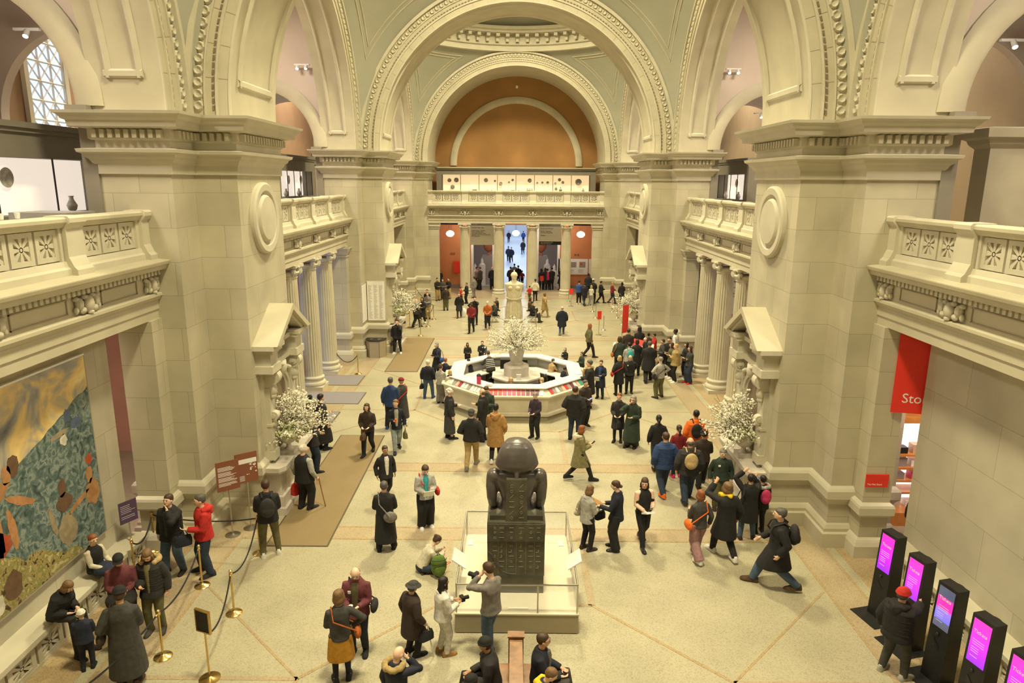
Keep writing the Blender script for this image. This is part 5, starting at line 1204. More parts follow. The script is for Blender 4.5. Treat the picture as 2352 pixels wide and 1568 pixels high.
# ------------------------------------------------------------ people
for n_, c in {'blk': (.014, .013, .014), 'blk2': (.028, .026, .027), 'char': (.055, .052, .05), 'navy': (.018, .024, .05), 'dnavy': (.012, .015, .028), 'blue': (.03, .08, .30), 'dblue': (.02, .05, .15), 'jean': (.07, .12, .20), 'djean': (.025, .04, .075), 'ljean': (.30, .35, .36), 'grey': (.22, .20, .18), 'lgrey': (.42, .41, .37), 'dgrn': (.03, .05, .035), 'olive': (.13, .12, .05), 'lolive': (.22, .20, .09), 'khaki': (.42, .30, .12), 'brn': (.10, .055, .025), 'dbrn': (.04, .025, .018), 'camel': (.40, .22, .07), 'tan': (.50, .36, .17), 'red': (.55, .025, .02), 'dred': (.22, .015, .02), 'mar': (.16, .04, .05), 'crm': (.66, .60, .46), 'wht': (.80, .78, .72), 'orng': (.85, .16, .015), 'pink': (.60, .04, .16), 'mauve': (.36, .20, .20), 'teal': (.04, .38, .42), 'must': (.60, .38, .03), 'ochre': (.50, .24, .02), 'purp': (.05, .03, .05), 'rust': (.45, .12, .02), 'grn': (.12, .20, .03), 'yel': (.8, .55, .02), 'camo': (.06, .06, .05)}.items(): mat('c_'+n_, c, .85, scale=14, amt=.14)
for n_, c in {'l': (.72, .42, .27), 'p': (.78, .52, .38), 'm': (.46, .25, .13), 'd': (.10, .05, .03)}.items(): mat('skin_'+n_, c, .55, amt=.02)
for n_, c in {'bk': (.012, .009, .008), 'br': (.065, .032, .015), 'lb': (.20, .11, .045), 'bl': (.55, .38, .17), 'gr': (.28, .26, .23), 'wh': (.75, .70, .60), 'rd': (.28, .09, .03), 'sg': (.10, .09, .08)}.items(): mat('hair_'+n_, c, .6, scale=30, amt=.15)
def ik(S_, W_, a, b, hint):
    d = W_-S_; L_ = min(max(d.length, .08), (a+b)*.995); u = d.normalized(); W2 = S_+u*L_
    x = (a*a-b*b+L_*L_)/(2*L_); h = sqrt(max(a*a-x*x, 0)); hn = (hint-u*hint.dot(u)); hn = hn.normalized() if hn.length > 1e-4 else Vector((0, 0, -1))
    return S_+u*x+hn*h, W2
ARM = {'dn': (.25, .02, .86), 'dn2': (.24, .10, .88), 'pk': (.20, .12, .98), 'hd': (.08, .28, 1.12), 'lo': (.09, .26, 1.02), 'fc': (.07, .17, 1.50), 'up': (.08, .30, 1.60), 'rc': (.16, .50, 1.20), 'cr': (-.10, .19, 1.16), 'sf': (.24, .24, .92), 'sb': (.25, -.20, .92), 'hp': (.20, .04, 1.02), 'ho': (.14, .36, 1.14), 'ov': (.14, .12, 1.78), 'dk': (.16, .42, 1.06), 'pt': (-.02, .52, 1.26), 'bh': (.12, -.14, 1.0)}
LEG = {'st': ((.10, .03, .085), (-.10, -.02, .085)), 'ap': ((.16, .05, .085), (-.14, -.02, .085)), 'wk': ((.08, .23, .085), (-.08, -.24, .14)), 'kw': ((.08, -.24, .14), (-.08, .23, .085)), 'wl': ((.09, .34, .085), (-.09, -.32, .15)), 'ct': ((.05, .06, .085), (-.06, -.05, .085))}
def ringe(c, R_, rx, ry, n=14, e=2.2):
    out = []
    for k in range(n):
        ca, sa = cos(2*pi*k/n), sin(2*pi*k/n)
        out.append(c+R_ @ Vector((rx*abs(ca)**(2/e)*(1 if ca >= 0 else -1), ry*abs(sa)**(2/e)*(1 if sa >= 0 else -1), 0)))
    return out
def rmsh(o, v, it=3):
    m = o.modifiers.new('r', 'REMESH'); m.mode = 'VOXEL'; m.voxel_size = v; m.use_smooth_shade = True
    if it: s_ = o.modifiers.new('s', 'SMOOTH'); s_.iterations = it; s_.factor = .5
NP = 0
def P(label, fx, fy, hy, hd, pose='st dn dn', top='jacket blk', bot='slim blk', shoes='blk', hair='short br', skin='l', z=0.0, H=None, fem=0, lean=0, head=(0, 0), group=None, pos=None, inner=None, hood=None, bulk=1.0, seat=.46, acc=(), glasses=0, sock=None):
    global NP; NP += 1
    if pos is None: w = at(fx, fy, z)
    else: w = Vector(pos)
    if pos is None and w.y > 58.3: w = Vector((CAMPOS.x+(w.x-CAMPOS.x)*58.3/w.y, 58.3, 0))
    dist = w.y
    if H is None:
        top_ = atY(fx, hy, w.y).z-z; H = min(max(top_, .9), 1.95)
    s = H/1.75; bulk *= 1.10
    near = dist < 24; vx = .0105 if dist < 19 else (.014 if near else (.022 if dist < 38 else .03))
    root = thing('person', (w.x, w.y, z), radians(hd), label, 'person', group); root.scale = (s*bulk, s*bulk, s)
    lg, al, ar = pose.split()
    seated = lg in ('si', 'kn', 'sq')
    hz = .93 if not seated else (seat/s+.09 if lg == 'si' else .14)
    if lg in ('wk', 'kw'): hz = .915
    if lg == 'wl': hz = .895
    MATS['c_skin'] = MATS['skin_'+skin]
    hipc = Vector((0, 0, hz)); le = radians(lean)
    Rt = Matrix.Rotation(-le, 3, 'X'); U = Rt @ Vector((0, 0, 1))
    sw = .178 if not fem else .158
    def T_(x, y, zz): return hipc+Rt @ Vector((x, y, zz))       # torso local
    neck = T_(0, .0, .545); hy_, hp_ = radians(head[0]), radians(head[1])
    Rh = Matrix.Rotation(hy_, 3, 'Z') @ Matrix.Rotation(-hp_-le*.5, 3, 'X'); hc = neck+Rt @ Vector((0, .012, .06))+Rh @ Vector((0, .015, .105))
    J = {}
    for i, (sd, k) in enumerate(((1, ar), (-1, al))):
        Sh = T_(sd*sw*.97, 0, .448)
        if k == 'lp': tgt = hipc+Vector((sd*.10, .33, .12))
        elif k == 'kp': tgt = hipc+Vector((sd*.08, .50, .30))
        else:
            a = ARM[k]; tgt = Vector((sd*a[0], a[1], a[2]))
            if seated: tgt = tgt+Vector((0, .03, hz-.93))
            elif lean: tgt = tgt+Vector((0, (T_(0, 0, .3)-Vector((0, 0, hz+.3))).y*.9, -.12*sin(le)))
        hint = {'hp': Vector((sd*1, -.3, 0)), 'ov': Vector((sd, .3, 0)), 'up': Vector((sd*.7, .1, -1)), 'fc': Vector((sd*.7, .1, -1))}.get(k, Vector((sd*.45, -.7, -.5)))
        El, Wr = ik(Sh, tgt, .285, .255, hint); J[sd] = (Sh, El, Wr, k)
    K = {}
    for sd in (1, -1):
        hj = hipc+Vector((sd*.088, 0, -.01))
        if lg == 'si': kn, an = hj+Vector((sd*.03, .42, .03)), hj+Vector((sd*.05, .44, .03))*1; an = Vector((an.x, an.y+.02, .085)) if hz-.4 > .0 else an
        elif lg == 'kn': kn, an = hj+Vector((sd*.14, .34, .03-.06)), hj+Vector((-sd*.10, .10, -.05))
        elif lg == 'sq': kn, an = hj+Vector((sd*.05, .34, .33)), hj+Vector((sd*.04, .50, -.06))
        else:
            q = LEG[lg][0 if sd > 0 else 1]; kn, an = ik(hj, Vector(q), .425, .425, Vector((0, 1, .02)))
        K[sd] = (hj, kn, an)
    t_, tc_ = top.split(); bt_, bc_ = bot.split()
    e = {'jacket': .030, 'puffer': .045, 'coat': .034, 'long': .036, 'sweater': .016, 'shirt': .010, 'vest': .028, 'blazer': .022, 'dress': .02, 'cape': .05, 'tee': .01}[t_]
    # ---- body (one continuous skin)
    mb = MB(); q = .86
    wd = (1.0 if not fem else .90)
    tors = [(0-.06, .13, .09), (.02, .155, .105), (.12, .145, .10), (.22, .14, .10), (.34, .16, .11), (.42, .160, .105), (.47, .13, .085), (.53, .06, .055)]
    mb.loft([ringe(T_(0, 0, a), Rt, b*wd*q, c*q) for a, b, c in tors])
    mb.tube([T_(0, 0, .47), neck, hc-Rh @ Vector((0, .01, .05))], [.062, .052, .052], 12)
    mb.ball(hc, (.074, .092, .112), 16, 11, Rh); mb.ball(hc+Rh @ Vector((0, .028, -.062)), (.050, .055, .05), 12, 7, Rh); mb.ball(hc+Rh @ Vector((0, .093, -.012)), (.012, .018, .022), 8, 5, Rh)
    for sd in (1, -1): mb.ball(hc+Rh @ Vector((sd*.076, -.002, -.01)), (.011, .02, .03), 8, 5, Rh)
    for sd in (1, -1):
        Sh, El, Wr, k = J[sd]; mb.tube([T_(sd*.08, 0, .455), Sh, Sh.lerp(El, .5), El, El.lerp(Wr, .4), Wr], [.05, .05, .044, .036, .036, .025], 10)
        f = (Wr-El).normalized(); b_ = f.cross(Vector((0, 0, 1))).normalized() if abs(f.z) < .95 else Vector((sd, 0, 0)); b_ = b_*(1 if b_.x*sd > 0 or abs(b_.x) < .2 else -1)
        # palm faces inward/down: a = across the palm, n_ = palm normal
        if k in ('dn', 'dn2', 'sf', 'sb'): nrm = Vector((-sd, 0, 0)); acr = Vector((0, 1, 0))
        elif k in ('hd', 'lo', 'ho', 'dk', 'lp', 'kp'): nrm = Vector((-sd*.5, 0, .85)).normalized(); acr = Vector((-sd*.85, .1, -.5)).normalized()
        else: nrm = Vector((-sd*.7, .3, 0)).normalized(); acr = Vector((0, .2, 1)).normalized()
        acr = (acr-f*acr.dot(f)).normalized(); nrm = acr.cross(f)*(1 if acr.cross(f).dot(nrm) > 0 else -1)
        pc = Wr+f*.045; Rp = Matrix((acr, f, nrm)).transposed(); mb.ball(pc, (.038, .05, .015), 10, 7, Rp); mb.tube([Wr-f*.01, pc], [.024, .026], 8)
        fr = .0085 if near else .011; cur = .5 if k in ('dn', 'dn2', 'sf', 'sb') else .75
        for j, (ln, o_) in enumerate(((.066, .026), (.076, .009), (.070, -.008), (.055, -.025))):
            p0 = pc+f*.035+acr*o_; d1 = (f+nrm*cur*.5).normalized(); d2 = (f*.6+nrm*cur).normalized(); d3 = (f*.2+nrm*cur*1.2).normalized(); p1 = p0+d1*ln*.42
            if k == 'pt' and j == 0: d2 = d3 = d1 = f
            p2 = p1+d2*ln*.33; mb.tube([p0-f*.01, p1, p2, p2+d3*ln*.25], [fr, fr, fr*.9, fr*.75], 6)
        p0 = pc-f*.018+acr*.03; p1 = p0+(acr*.7+f*.6+nrm*.2).normalized()*.034; mb.tube([p0-acr*.01, p1, p1+(f*.8+nrm*.5).normalized()*.028], [fr*1.25, fr*1.1, fr*.85], 6)
        hj, kn, an = K[sd]; lf = 1.0 if bt_ in ('skirt', 'tights') else .85
        mb.tube([hj+Vector((0, 0, .03)), hj.lerp(kn, .35), kn, kn.lerp(an, .35), an], [.085*lf, .078*lf, .053*lf, .052*lf, .036*lf], 12)
        fd = Vector((sd*.12, 1, 0)).normalized() if lg != 'kn' else (an-kn).normalized(); mb.tube([an, an-Vector((0, 0, .03))+fd*.03, an-Vector((0, 0, .05))+fd*.14], [.038, .035, .025], 8)
    b = mb.build('body', 'skin_'+skin, root, True); rmsh(b, vx, 2)
    # ---- trousers / skirt
    if bt_ in ('skirt', 'dress'):
        mb = MB(); zs = (.04, -.02, -.15, -.32, -.46) if bt_ == 'skirt' else (.04, -.05, -.25, -.5, -.72); rs = (.15, .18, .20, .215, .225)
        mb.loft([ringe(hipc+Vector((0, 0, a)), Matrix.Identity(3), r*.98, r*.74, 20) for a, r in zip(zs, rs)]); o = mb.build('skirt', 'c_'+bc_.split(',')[0], root, True); rmsh(o, max(vx, .012), 1)
        legc = 'c_'+(bc_.split(',')[1] if ',' in bc_ else 'blk')
        bt2 = 'tights' if legc != 'c_none' else None
    else: legc = 'c_'+bc_; bt2 = bt_
    if bt2:
        add = {'slim': .019, 'straight': .032, 'wide': .052, 'tights': .004}[bt2]; mb = MB()
        mb.ball(hipc+Vector((0, -.005, .0)), (.165*wd, .125, .13), 16, 9)
        for sd in (1, -1):
            hj, kn, an = K[sd]; cuff = .055+add*.9 if bt2 == 'wide' else .040+add*.75
            lo_ = an.lerp(kn, -.06 if bt2 != 'tights' else .04) if lg != 'kn' else an
            mb.tube([hj+Vector((0, 0, .02)), hj.lerp(kn, .4), kn, kn.lerp(an, .45), lo_], [.093+add*.3, .080+add*.7, .056+add, .048+add, cuff], 14)
        o = mb.build('trousers' if bt2 != 'tights' else 'tights', legc, root, True); rmsh(o, max(vx, .012), 2)
    # ---- shoes
    for sd in (1, -1):
        hj, kn, an = K[sd]; fd = Vector((sd*.15, 1, 0)).normalized()
        if lg == 'kn': fd = (an-kn).normalized(); fd.z = 0; fd.normalize()
        sdv = Vector((fd.y, -fd.x, 0)); mb = MB(); z0 = an.z-.085
        tip = -.05 if an.z > .12 and not seated else 0
        mb.loft([[Vector((an.x, an.y, z0))+fd*u+sdv*(v*w_)+Vector((0, 0, hh if v == 0 or abs(v) < .9 else hh*.35)) for v, hh in ((-1, 0), (-1, h_), (-.5, h_), (.5, h_), (1, h_), (1, 0))] for u, w_, h_ in ((-.088, .028, .06), (-.072, .042, .115), (-.01, .046, .125), (.05, .048, .095), (.12, .052, .066), (.175, .042, .052), (.205, .02, .03))])
        o = mb.build('shoe', 'c_'+shoes if 'c_'+shoes in MATS else shoes, root, True, ang=60)
        if near and shoes in ('wht', 'orng', 'crm', 'blue'): pass
    # ---- top garment
    mb = MB(); hem = {'jacket': -.10, 'puffer': -.14, 'coat': -.42, 'long': -.68, 'sweater': -.07, 'shirt': -.06, 'vest': -.16, 'blazer': -.14, 'dress': -.45, 'cape': -.3, 'tee': -.06}[t_]
    rg = []
    prof = [(.56, .058, .064), (.535, .075, .072), (.51, .100, .080), (.475, .135, .095), (.43, .160, .108), (.40, .165, .112), (.36, .166, .118), (.26, .155, .112), (.16, .152, .110), (.06, .162, .118), (0, .168, .122)]
    if t_ == 'puffer':
        pr = []; n_ = 20
        for i in range(n_+1):
            a = .445-.445*i/n_; pr.append((a, .165+.006*sin(i*2.1)+(.01 if i % 2 else 0), .122+(.009 if i % 2 else 0)))
        prof = [(.56, .06, .07), (.535, .078, .076), (.50, .115, .09)]+pr
    for a, bx, cy in prof: rg.append(ringe(T_(0, 0, a), Rt, (bx+e)*wd, cy+e*.9, 18))
    if hem < 0 and not (seated and lg != 'si'):
        m_ = max(2, int(-hem/.1)); fl = .032*(-hem)/.4
        sp_ = max(abs(K[1][1].y-hipc.y), abs(K[-1][1].y-hipc.y)) if not seated else 0
        for i in range(1, m_+1):
            a = hem*i/m_; k_ = i/m_
            if seated: a *= .35
            rg.append(ringe(hipc+Vector((0, (K[1][1].y+K[-1][1].y)/2*min(1, -a/.42)*.5, a)), Matrix.Identity(3), (.172+e+fl*k_)*wd, .128+e*.9+fl*k_+sp_*.45*min(1, -a/.42), 18))
    mb.loft(rg)
    if t_ not in ('vest',) :
        for sd in (1, -1):
            Sh, El, Wr, k = J[sd]; ea = e*.75
            end = Wr.lerp(El, .04) if t_ != 'tee' else El.lerp(Sh, .2)
            pts = [T_(sd*.06, 0, .462), Sh+Vector((0, 0, -.002)), Sh.lerp(El, .5), El, El.lerp(end, .5), end] if t_ != 'tee' else [T_(sd*.07, 0, .455), Sh, Sh.lerp(El, .5), end]
            rr = [.050+ea*.6, .053+ea*.75, .052+ea, .046+ea, .042+ea, .037+ea*.8] if t_ != 'tee' else [.05, .058, .058, .056]
            mb.tube(pts, rr, 12); mb.ball(El, .046+ea, 10, 6)
    if t_ in ('jacket', 'puffer', 'coat', 'long', 'blazer', 'cape'): mb.tube([T_(0, -.02, .50), T_(0, .0, .565)], [.10, .075+e*.3], 14)
    nm = {'jacket': 'jacket', 'puffer': 'jacket', 'coat': 'coat', 'long': 'coat', 'sweater': 'sweater', 'shirt': 'shirt', 'vest': 'vest', 'blazer': 'blazer', 'dress': 'dress', 'cape': 'coat', 'tee': 'shirt'}[t_]
    o = mb.build(nm, 'c_'+tc_, root, True); rmsh(o, max(vx, .013), 3 if t_ == 'puffer' else 6)
    if t_ == 'vest' or inner:
        ic = 'c_'+(inner or 'lgrey')
        if t_ == 'vest' or t_ == 'tee':
            mb = MB()
            for sd in (1, -1):
                Sh, El, Wr, k = J[sd]; mb.tube([T_(sd*.08, 0, .46), Sh, Sh.lerp(El, .5), El, El.lerp(Wr, .9)], [.06, .068, .062, .055, .045], 12)
            o = mb.build('sleeve', ic, root, True); rmsh(o, max(vx, .013), 2)
        else:
            mb = MB(); mb.loft([ringe(T_(0, .055+e*.5+.02*(1 if i else 0), a), Rt, r, .075, 12) for i, (a, r) in enumerate(((.53, .05), (.45, .07), (.3, .065), (.1, .05), (-.02, .04)))]); mb.build('shirt_front', ic, root, True)
    if hood:
        mb = MB(); mb.tube([T_(.11, .03, .52), T_(.10, -.07, .53), T_(0, -.13, .50), T_(-.10, -.07, .53), T_(-.11, .03, .52)], [.04, .055, .07, .055, .04], 10); mb.ball(T_(0, -.13, .46), (.10, .06, .09), 12, 7, Rt); o = mb.build('hood', 'c_'+hood, root, True); rmsh(o, max(vx, .013), 2)
    # ---- hair / hats
    ht, hcx = (hair.split()+['br'])[:2]
    def HB(m, p, r): m.ball(hc+Rh @ Vector(p), r, 16, 9, Rh)
    mb = MB(); hm = 'hair_'+hcx
    if ht in ('beanie', 'cap', 'buckethat', 'redbeanie'):
        m2 = MB(); HB(m2, (0, -.022, .0), (.080, .088, .10)); m2.build('hair', 'hair_'+(hair.split()[2] if len(hair.split()) > 2 else 'br'), root, True)
        if ht == 'beanie': HB(mb, (0, -.012, .055), (.092, .105, .085)); mb.tube([hc+Rh @ Vector((.088*cos(a), -.008+.105*sin(a), .035)) for a in [2*pi*i/16 for i in range(17)]], .016, 8, caps=False)
        elif ht == 'cap': HB(mb, (0, -.01, .055), (.086, .103, .075)); mb.loft([[hc+Rh @ Vector((x*.075, .06+.085*sqrt(max(0, 1-x*x*.8)), zz)) for x in (-1, -.6, -.2, .2, .6, 1)]+[hc+Rh @ Vector((x*.075, .03, zz+.005)) for x in (1, -1)] for zz in (.045, .055)])
        else: HB(mb, (0, -.005, .07), (.088, .102, .07)); mb.loft([[hc+Rh @ Vector((r*cos(a), r*1.1*sin(a), zz)) for a in [2*pi*i/20 for i in range(20)]] for r, zz in ((.085, .06), (.135, .02), (.138, .03), (.088, .08))])
        o = mb.build('hat', 'c_'+hcx, root, True); rmsh(o, max(vx, .010), 1)
    elif ht != 'none':
        if ht == 'bald': HB(mb, (0, -.028, -.012), (.080, .080, .075))
        elif ht == 'bald2': HB(mb, (0, -.030, .010), (.078, .082, .095))
        else: HB(mb, (0, -.022, .028), (.084, .094, .108)); HB(mb, (0, -.02, .06), (.078, .098, .075))
        if ht == 'long': HB(mb, (0, -.045, -.07), (.092, .062, .13)); HB(mb, (0, -.075, -.20), (.088, .045, .12)); mb.tube([hc+Rh @ Vector((sd*.075, .02, .02)) for sd in (1,)]+[hc+Rh @ Vector((.085, .03, -.12))], .022, 8); mb.tube([hc+Rh @ Vector((-.075, .02, .02)), hc+Rh @ Vector((-.085, .03, -.12))], .022, 8)
        if ht == 'bob': HB(mb, (0, -.03, -.055), (.098, .074, .105)); HB(mb, (0.06, .015, -.04), (.034, .05, .085)); HB(mb, (-.06, .015, -.04), (.034, .05, .085))
        if ht == 'bun': HB(mb, (0, -.10, .09), (.042, .042, .04))
        if ht == 'lowbun': HB(mb, (0, -.11, -.03), (.04, .04, .04))
        if ht == 'pony': mb.tube([hc+Rh @ Vector((0, -.09, .03)), hc+Rh @ Vector((0, -.14, -.02)), hc+Rh @ Vector((0, -.13, -.13)), hc+Rh @ Vector((0, -.11, -.22))], [.03, .036, .03, .015], 10)
        if ht == 'curly':
            r_ = random.Random(NP)
            for i in range(26): a, b2 = r_.uniform(0, 2*pi), r_.uniform(-.3, 1.4); HB(mb, (.085*cos(a)*cos(b2), -.03+.09*sin(a)*cos(b2), .03+.10*sin(b2)), (.03, .03, .03))
        o = mb.build('hair', hm, root, True); rmsh(o, max(vx, .010), 2)
    # ---- face
    if dist < 34 and 60 < abs((hd+head[0]+180) % 360-180):
        for sd in (1, -1):
            MB().ball(hc+Rh @ Vector((sd*.030, .083, .012)), (.011, .006, .006), 8, 5, Rh).build('eye', 'black', root, True)
            if near: MB().obox(hc+Rh @ Vector((sd*.030, .087, .031)), Rh @ Vector((.016, 0, 0)), Rh @ Vector((0, .004, 0)), Rh @ Vector((0, 0, .003))).build('eyebrow', hm if ht not in ('none',) and 'hair_'+hcx in MATS else 'hair_br', root)
        MB().ball(hc+Rh @ Vector((0, .083, -.052)), (.020, .006, .005), 8, 5, Rh).build('mouth', 'skin_mouth', root, True)
        if glasses:
            mb = MB()
            for sd in (1, -1): mb.tube([hc+Rh @ Vector((sd*.031+.022*cos(a), .098, .012+.017*sin(a))) for a in [2*pi*i/10 for i in range(11)]], .003, 5, caps=False); mb.tube([hc+Rh @ Vector((sd*.052, .096, .014)), hc+Rh @ Vector((sd*.078, .0, .012))], .003, 5)
            mb.build('glasses', 'black', root)
    # ---- things held or worn: own objects
    Mw = Matrix.Translation((w.x, w.y, z)) @ Matrix.Rotation(radians(hd), 4, 'Z') @ Matrix.Diagonal((s*bulk, s*bulk, s, 1))
    for a in acc:
        kind, colr, lab = a[0], a[1], a[2]; cm = 'c_'+colr if 'c_'+colr in MATS else colr; mb = MB(); parts = []
        RW, LW = J[1][2], J[-1][2]; fR = (J[1][2]-J[1][1]).normalized(); fL = (J[-1][2]-J[-1][1]).normalized()
        if kind == 'backpack':
            c = T_(0, -.20-e*.7, .30); mb.ball(c, (.145, .085, .22), 16, 9, Rt); mb.ball(c+Rt @ Vector((0, -.055, -.07)), (.11, .05, .10), 12, 7, Rt); m2 = MB()
            for sd in (1, -1): m2.tube([T_(sd*.08, -.13, .50), T_(sd*.10, -.04, .565+e*.5), T_(sd*.115, .09+e, .50), T_(sd*.13, .135+e, .36), T_(sd*.15, .06, .18), T_(sd*.10, -.13, .15)], .016, 6)
            parts = [('strap', m2)]
        elif kind in ('phone', 'camera', 'cup', 'book', 'paper'):
            mid = (RW+LW)/2+(fR+fL).normalized()*.09 if a[3:] != ('r',) else RW+fR*.09
            if kind == 'phone': mb.obox(mid+Vector((0, 0, .025)), (.038, 0, 0), Vector((0, .05, .055)), Vector((0, .004, -.004)))
            elif kind == 'camera': mb.cbox(mid+Vector((0, .04, .02)), (.13, .07, .09)); mb.tube([mid+Vector((0, .06, .02)), mid+Vector((0, .17, .01))], [.035, .04], 12)
            elif kind == 'cup': mb.tube([mid-Vector((0, 0, .02)), mid+Vector((0, .0, .09))], [.028, .036], 10)
            elif kind == 'paper': mb.obox(mid+Vector((0, .03, .0)), (.11, 0, 0), Vector((0, .08, .11)), Vector((0, .003, -.003)))
            else: mb.obox(mid+Vector((0, .02, .03)), (.10, 0, 0), Vector((0, .12, .06)), Vector((0, .008, -.016)))
        elif kind == 'cane':
            mb.tube([RW+fR*.07+Vector((-.05, 0, .03)), RW+fR*.07+Vector((.0, .03, .035)), Vector((RW.x+.03, RW.y+.10, .45)), Vector((RW.x+.05, RW.y+.16, .0))], [.016, .014, .011, .012], 8)
        elif kind in ('handbag', 'tote', 'carrier'):
            sd = 1 if 'L' not in a[3:] else -1; W_ = J[sd][2]+(fR if sd > 0 else fL)*.08; hw, hh, dp = {'handbag': (.14, .20, .06), 'tote': (.17, .34, .05), 'carrier': (.14, .30, .07)}[kind]; drop = .14
            mb.loft([ringe(W_+Vector((0, 0, -drop-hh)), Matrix.Identity(3), dp*1.2, hw, 12, 4), ringe(W_+Vector((0, 0, -drop-hh*.4)), Matrix.Identity(3), dp*1.1, hw*1.05, 12, 3), ringe(W_+Vector((0, 0, -drop)), Matrix.Identity(3), dp*.5, hw*.9, 12, 3)]); m2 = MB(); m2.tube([W_+Vector((0, -hw*.6, -drop)), W_+Vector((0, -.03, 0)), W_+Vector((0, .03, 0)), W_+Vector((0, hw*.6, -drop))], .009, 6); parts = [('handle', m2)]
        elif kind in ('shoulderbag', 'sling'):
            sd = 1 if 'L' not in a[3:] else -1; c = hipc+Vector((sd*(.25+e), -.02, .02)) if 'B' not in a[3:] else hipc+Vector((sd*.12, -.2-e, .05))
            mb.ball(c, (.06, .15, .12) if 'B' not in a[3:] else (.14, .06, .14), 14, 8); m2 = MB(); ss = sd if kind == 'shoulderbag' else -sd
            m2.tube([c+Vector((0, -.1, .06)), T_(ss*.10 if ss != sd else sd*.16, -.13-e, .35), T_(ss*.12, -.02, .545+e), T_(ss*.10 if ss != sd else sd*.16, .13+e, .35), c+Vector((0, .1, .06))], .012, 6); parts = [('strap', m2)]
        elif kind == 'scarf':
            mb.tube([T_(.09, .03, .54), T_(0, .11, .52), T_(-.09, .03, .54), T_(0, -.09, .56), T_(.09, .03, .54)], .05, 10); mb.tube([T_(-.04, .12+e, .52), T_(-.05, .15+e, .35), T_(-.05, .14+e, .15)], [.05, .045, .03], 8); o = mb.build('scarf', cm, root, True); rmsh(o, .013, 2); continue
        elif kind == 'badge': mb.cbox(T_(.08, .125+e, .38), (.05, .012, .05)); mb.build('badge', 'white', root); continue
        elif kind == 'fur':
            r_ = random.Random(3)
            for i in range(14): t = i/13*1.5*pi-.25*pi; mb.ball(T_(.14*cos(t+pi), -.04+.13*sin(t+pi), .54+r_.uniform(-.01, .02)), .055, 8, 6)
            o = mb.build('fur_trim', cm, root, True); rmsh(o, .014, 1); continue
        elif kind == 'stripes':
            for a_ in a[3]: mb.loft([ringe(T_(0, 0, a_+d), Rt, (.168+e)*wd+.006, .124+e, 20) for d in (0, .022)], caps=False)
            mb.build('stripe', cm, root, True); continue
        elif kind == 'lapcoat': mb.ball(hipc+Vector((0, .28, .05)), (.24, .26, .14), 14, 8)
        nm_ = {'shoulderbag': 'shoulder_bag', 'sling': 'shoulder_bag', 'carrier': 'shopping_bag', 'tote': 'tote_bag', 'paper': 'paper_leaflet', 'lapcoat': 'folded_coat'}.get(kind, kind)
        o = mb.build(nm_, cm, None, True); o.matrix_world = Mw; tag(o, lab, {'shoulderbag': 'bag', 'sling': 'bag', 'carrier': 'bag', 'tote': 'bag', 'handbag': 'bag', 'paper': 'paper', 'lapcoat': 'coat'}.get(kind, kind))
        if kind in ('backpack', 'lapcoat'): rmsh(o, max(vx, .013), 2)
        for pn, m2 in parts: m2.build(pn, cm, o, True)
    return root
MATS['c_skin'] = None
mat('skin_mouth', (.35, .10, .08), .5, amt=0)
mat('phone_lit', (.2, .3, .6), .3, emit=(.35, .5, 1), estr=1.0)
# --- lower left group
P('man in open black puffer jacket and jeans drinking from a glass by the left pier', 405, 1312, 1137, 172, 'ap fc dn', 'puffer blk', 'straight jean', 'dbrn', 'short br', 'p', head=(0, -8), inner='dgrn', acc=(('cup', 'wht', 'clear cup raised to the mouth of the man in the black puffer jacket', 'r'),))
P('man in bright red hooded jacket and dark jeans turned left near the rope', 478, 1315, 1133, 125, 'ap hd dn', 'jacket red', 'straight djean', 'blk2', 'short sg', 'p', hood='red', acc=(('handbag', 'dnavy', 'dark umbrella bag hanging behind the man in red', 'L'),), bulk=1.05)
P('man in black jacket and olive trousers with black backpack reading the brown signs', 622, 1275, 1102, 22, 'ap hd hd', 'jacket blk', 'slim olive', 'wht', 'short br', 'l', acc=(('backpack', 'blk2', 'black backpack on the man in olive trousers'),))
P('man in dark cap and maroon sweater looking down at his phone by the left wall', 296, 1462, 1267, 205, 'st hd hd', 'sweater mar', 'straight blk', 'blk', 'cap blk br', 'l', head=(0, 25), acc=(('phone', 'white', 'phone in the hands of the man with the cap'), ('lapcoat', 'blk', 'black coat held over the arm of the man with the cap')))
P('woman in glossy black puffer jacket and olive trousers looking down', 362, 1447, 1256, 188, 'st dn hd', 'puffer blk2', 'slim olive', 'char', 'long lb', 'l', fem=1, head=(5, 30), inner='lolive', acc=(('fur', 'tan', ''),))
P('woman with short ginger hair in white blouse and dark vest sitting on the left ledge', 0, 0, 0, -105, 'si lp lp', 'vest blk', 'slim dnavy', 'blk', 'short rd', 'p', H=1.66, fem=1, pos=(-8.95, 13.35, 0), seat=.72, inner='crm', head=(-15, 5), acc=(('lapcoat', 'navy', 'navy coat on the lap of the ginger haired woman'),))
P('person in black beanie and long dark denim coat with its back to the camera', 300, 1575, 1350, 18, 'st pk hd', 'long char', 'straight blk', 'brn', 'beanie blk br', 'm', head=(0, 15), acc=(('shoulderbag', 'dbrn', 'brown fur bag hanging from the person in the black beanie', 'L'),))
P('blond woman in black coat bending over at the bottom left', 0, 0, 0, -100, 'si lp lp', 'puffer blk', 'slim blk', 'blk', 'bob lb', 'p', H=1.68, fem=1, pos=(-8.75, 11.75, 0), seat=.72, lean=22, head=(0, 25))
P('small child in white beanie and navy jacket at the bottom left', 0, 0, 0, 25, 'st hd hd', 'jacket navy', 'slim dnavy', 'blk', 'beanie wht bl', 'p', H=1.22, pos=(-7.95, 11.25, 0), acc=(('carrier', 'red', 'red bag beside the child in the white beanie', 'L'),))
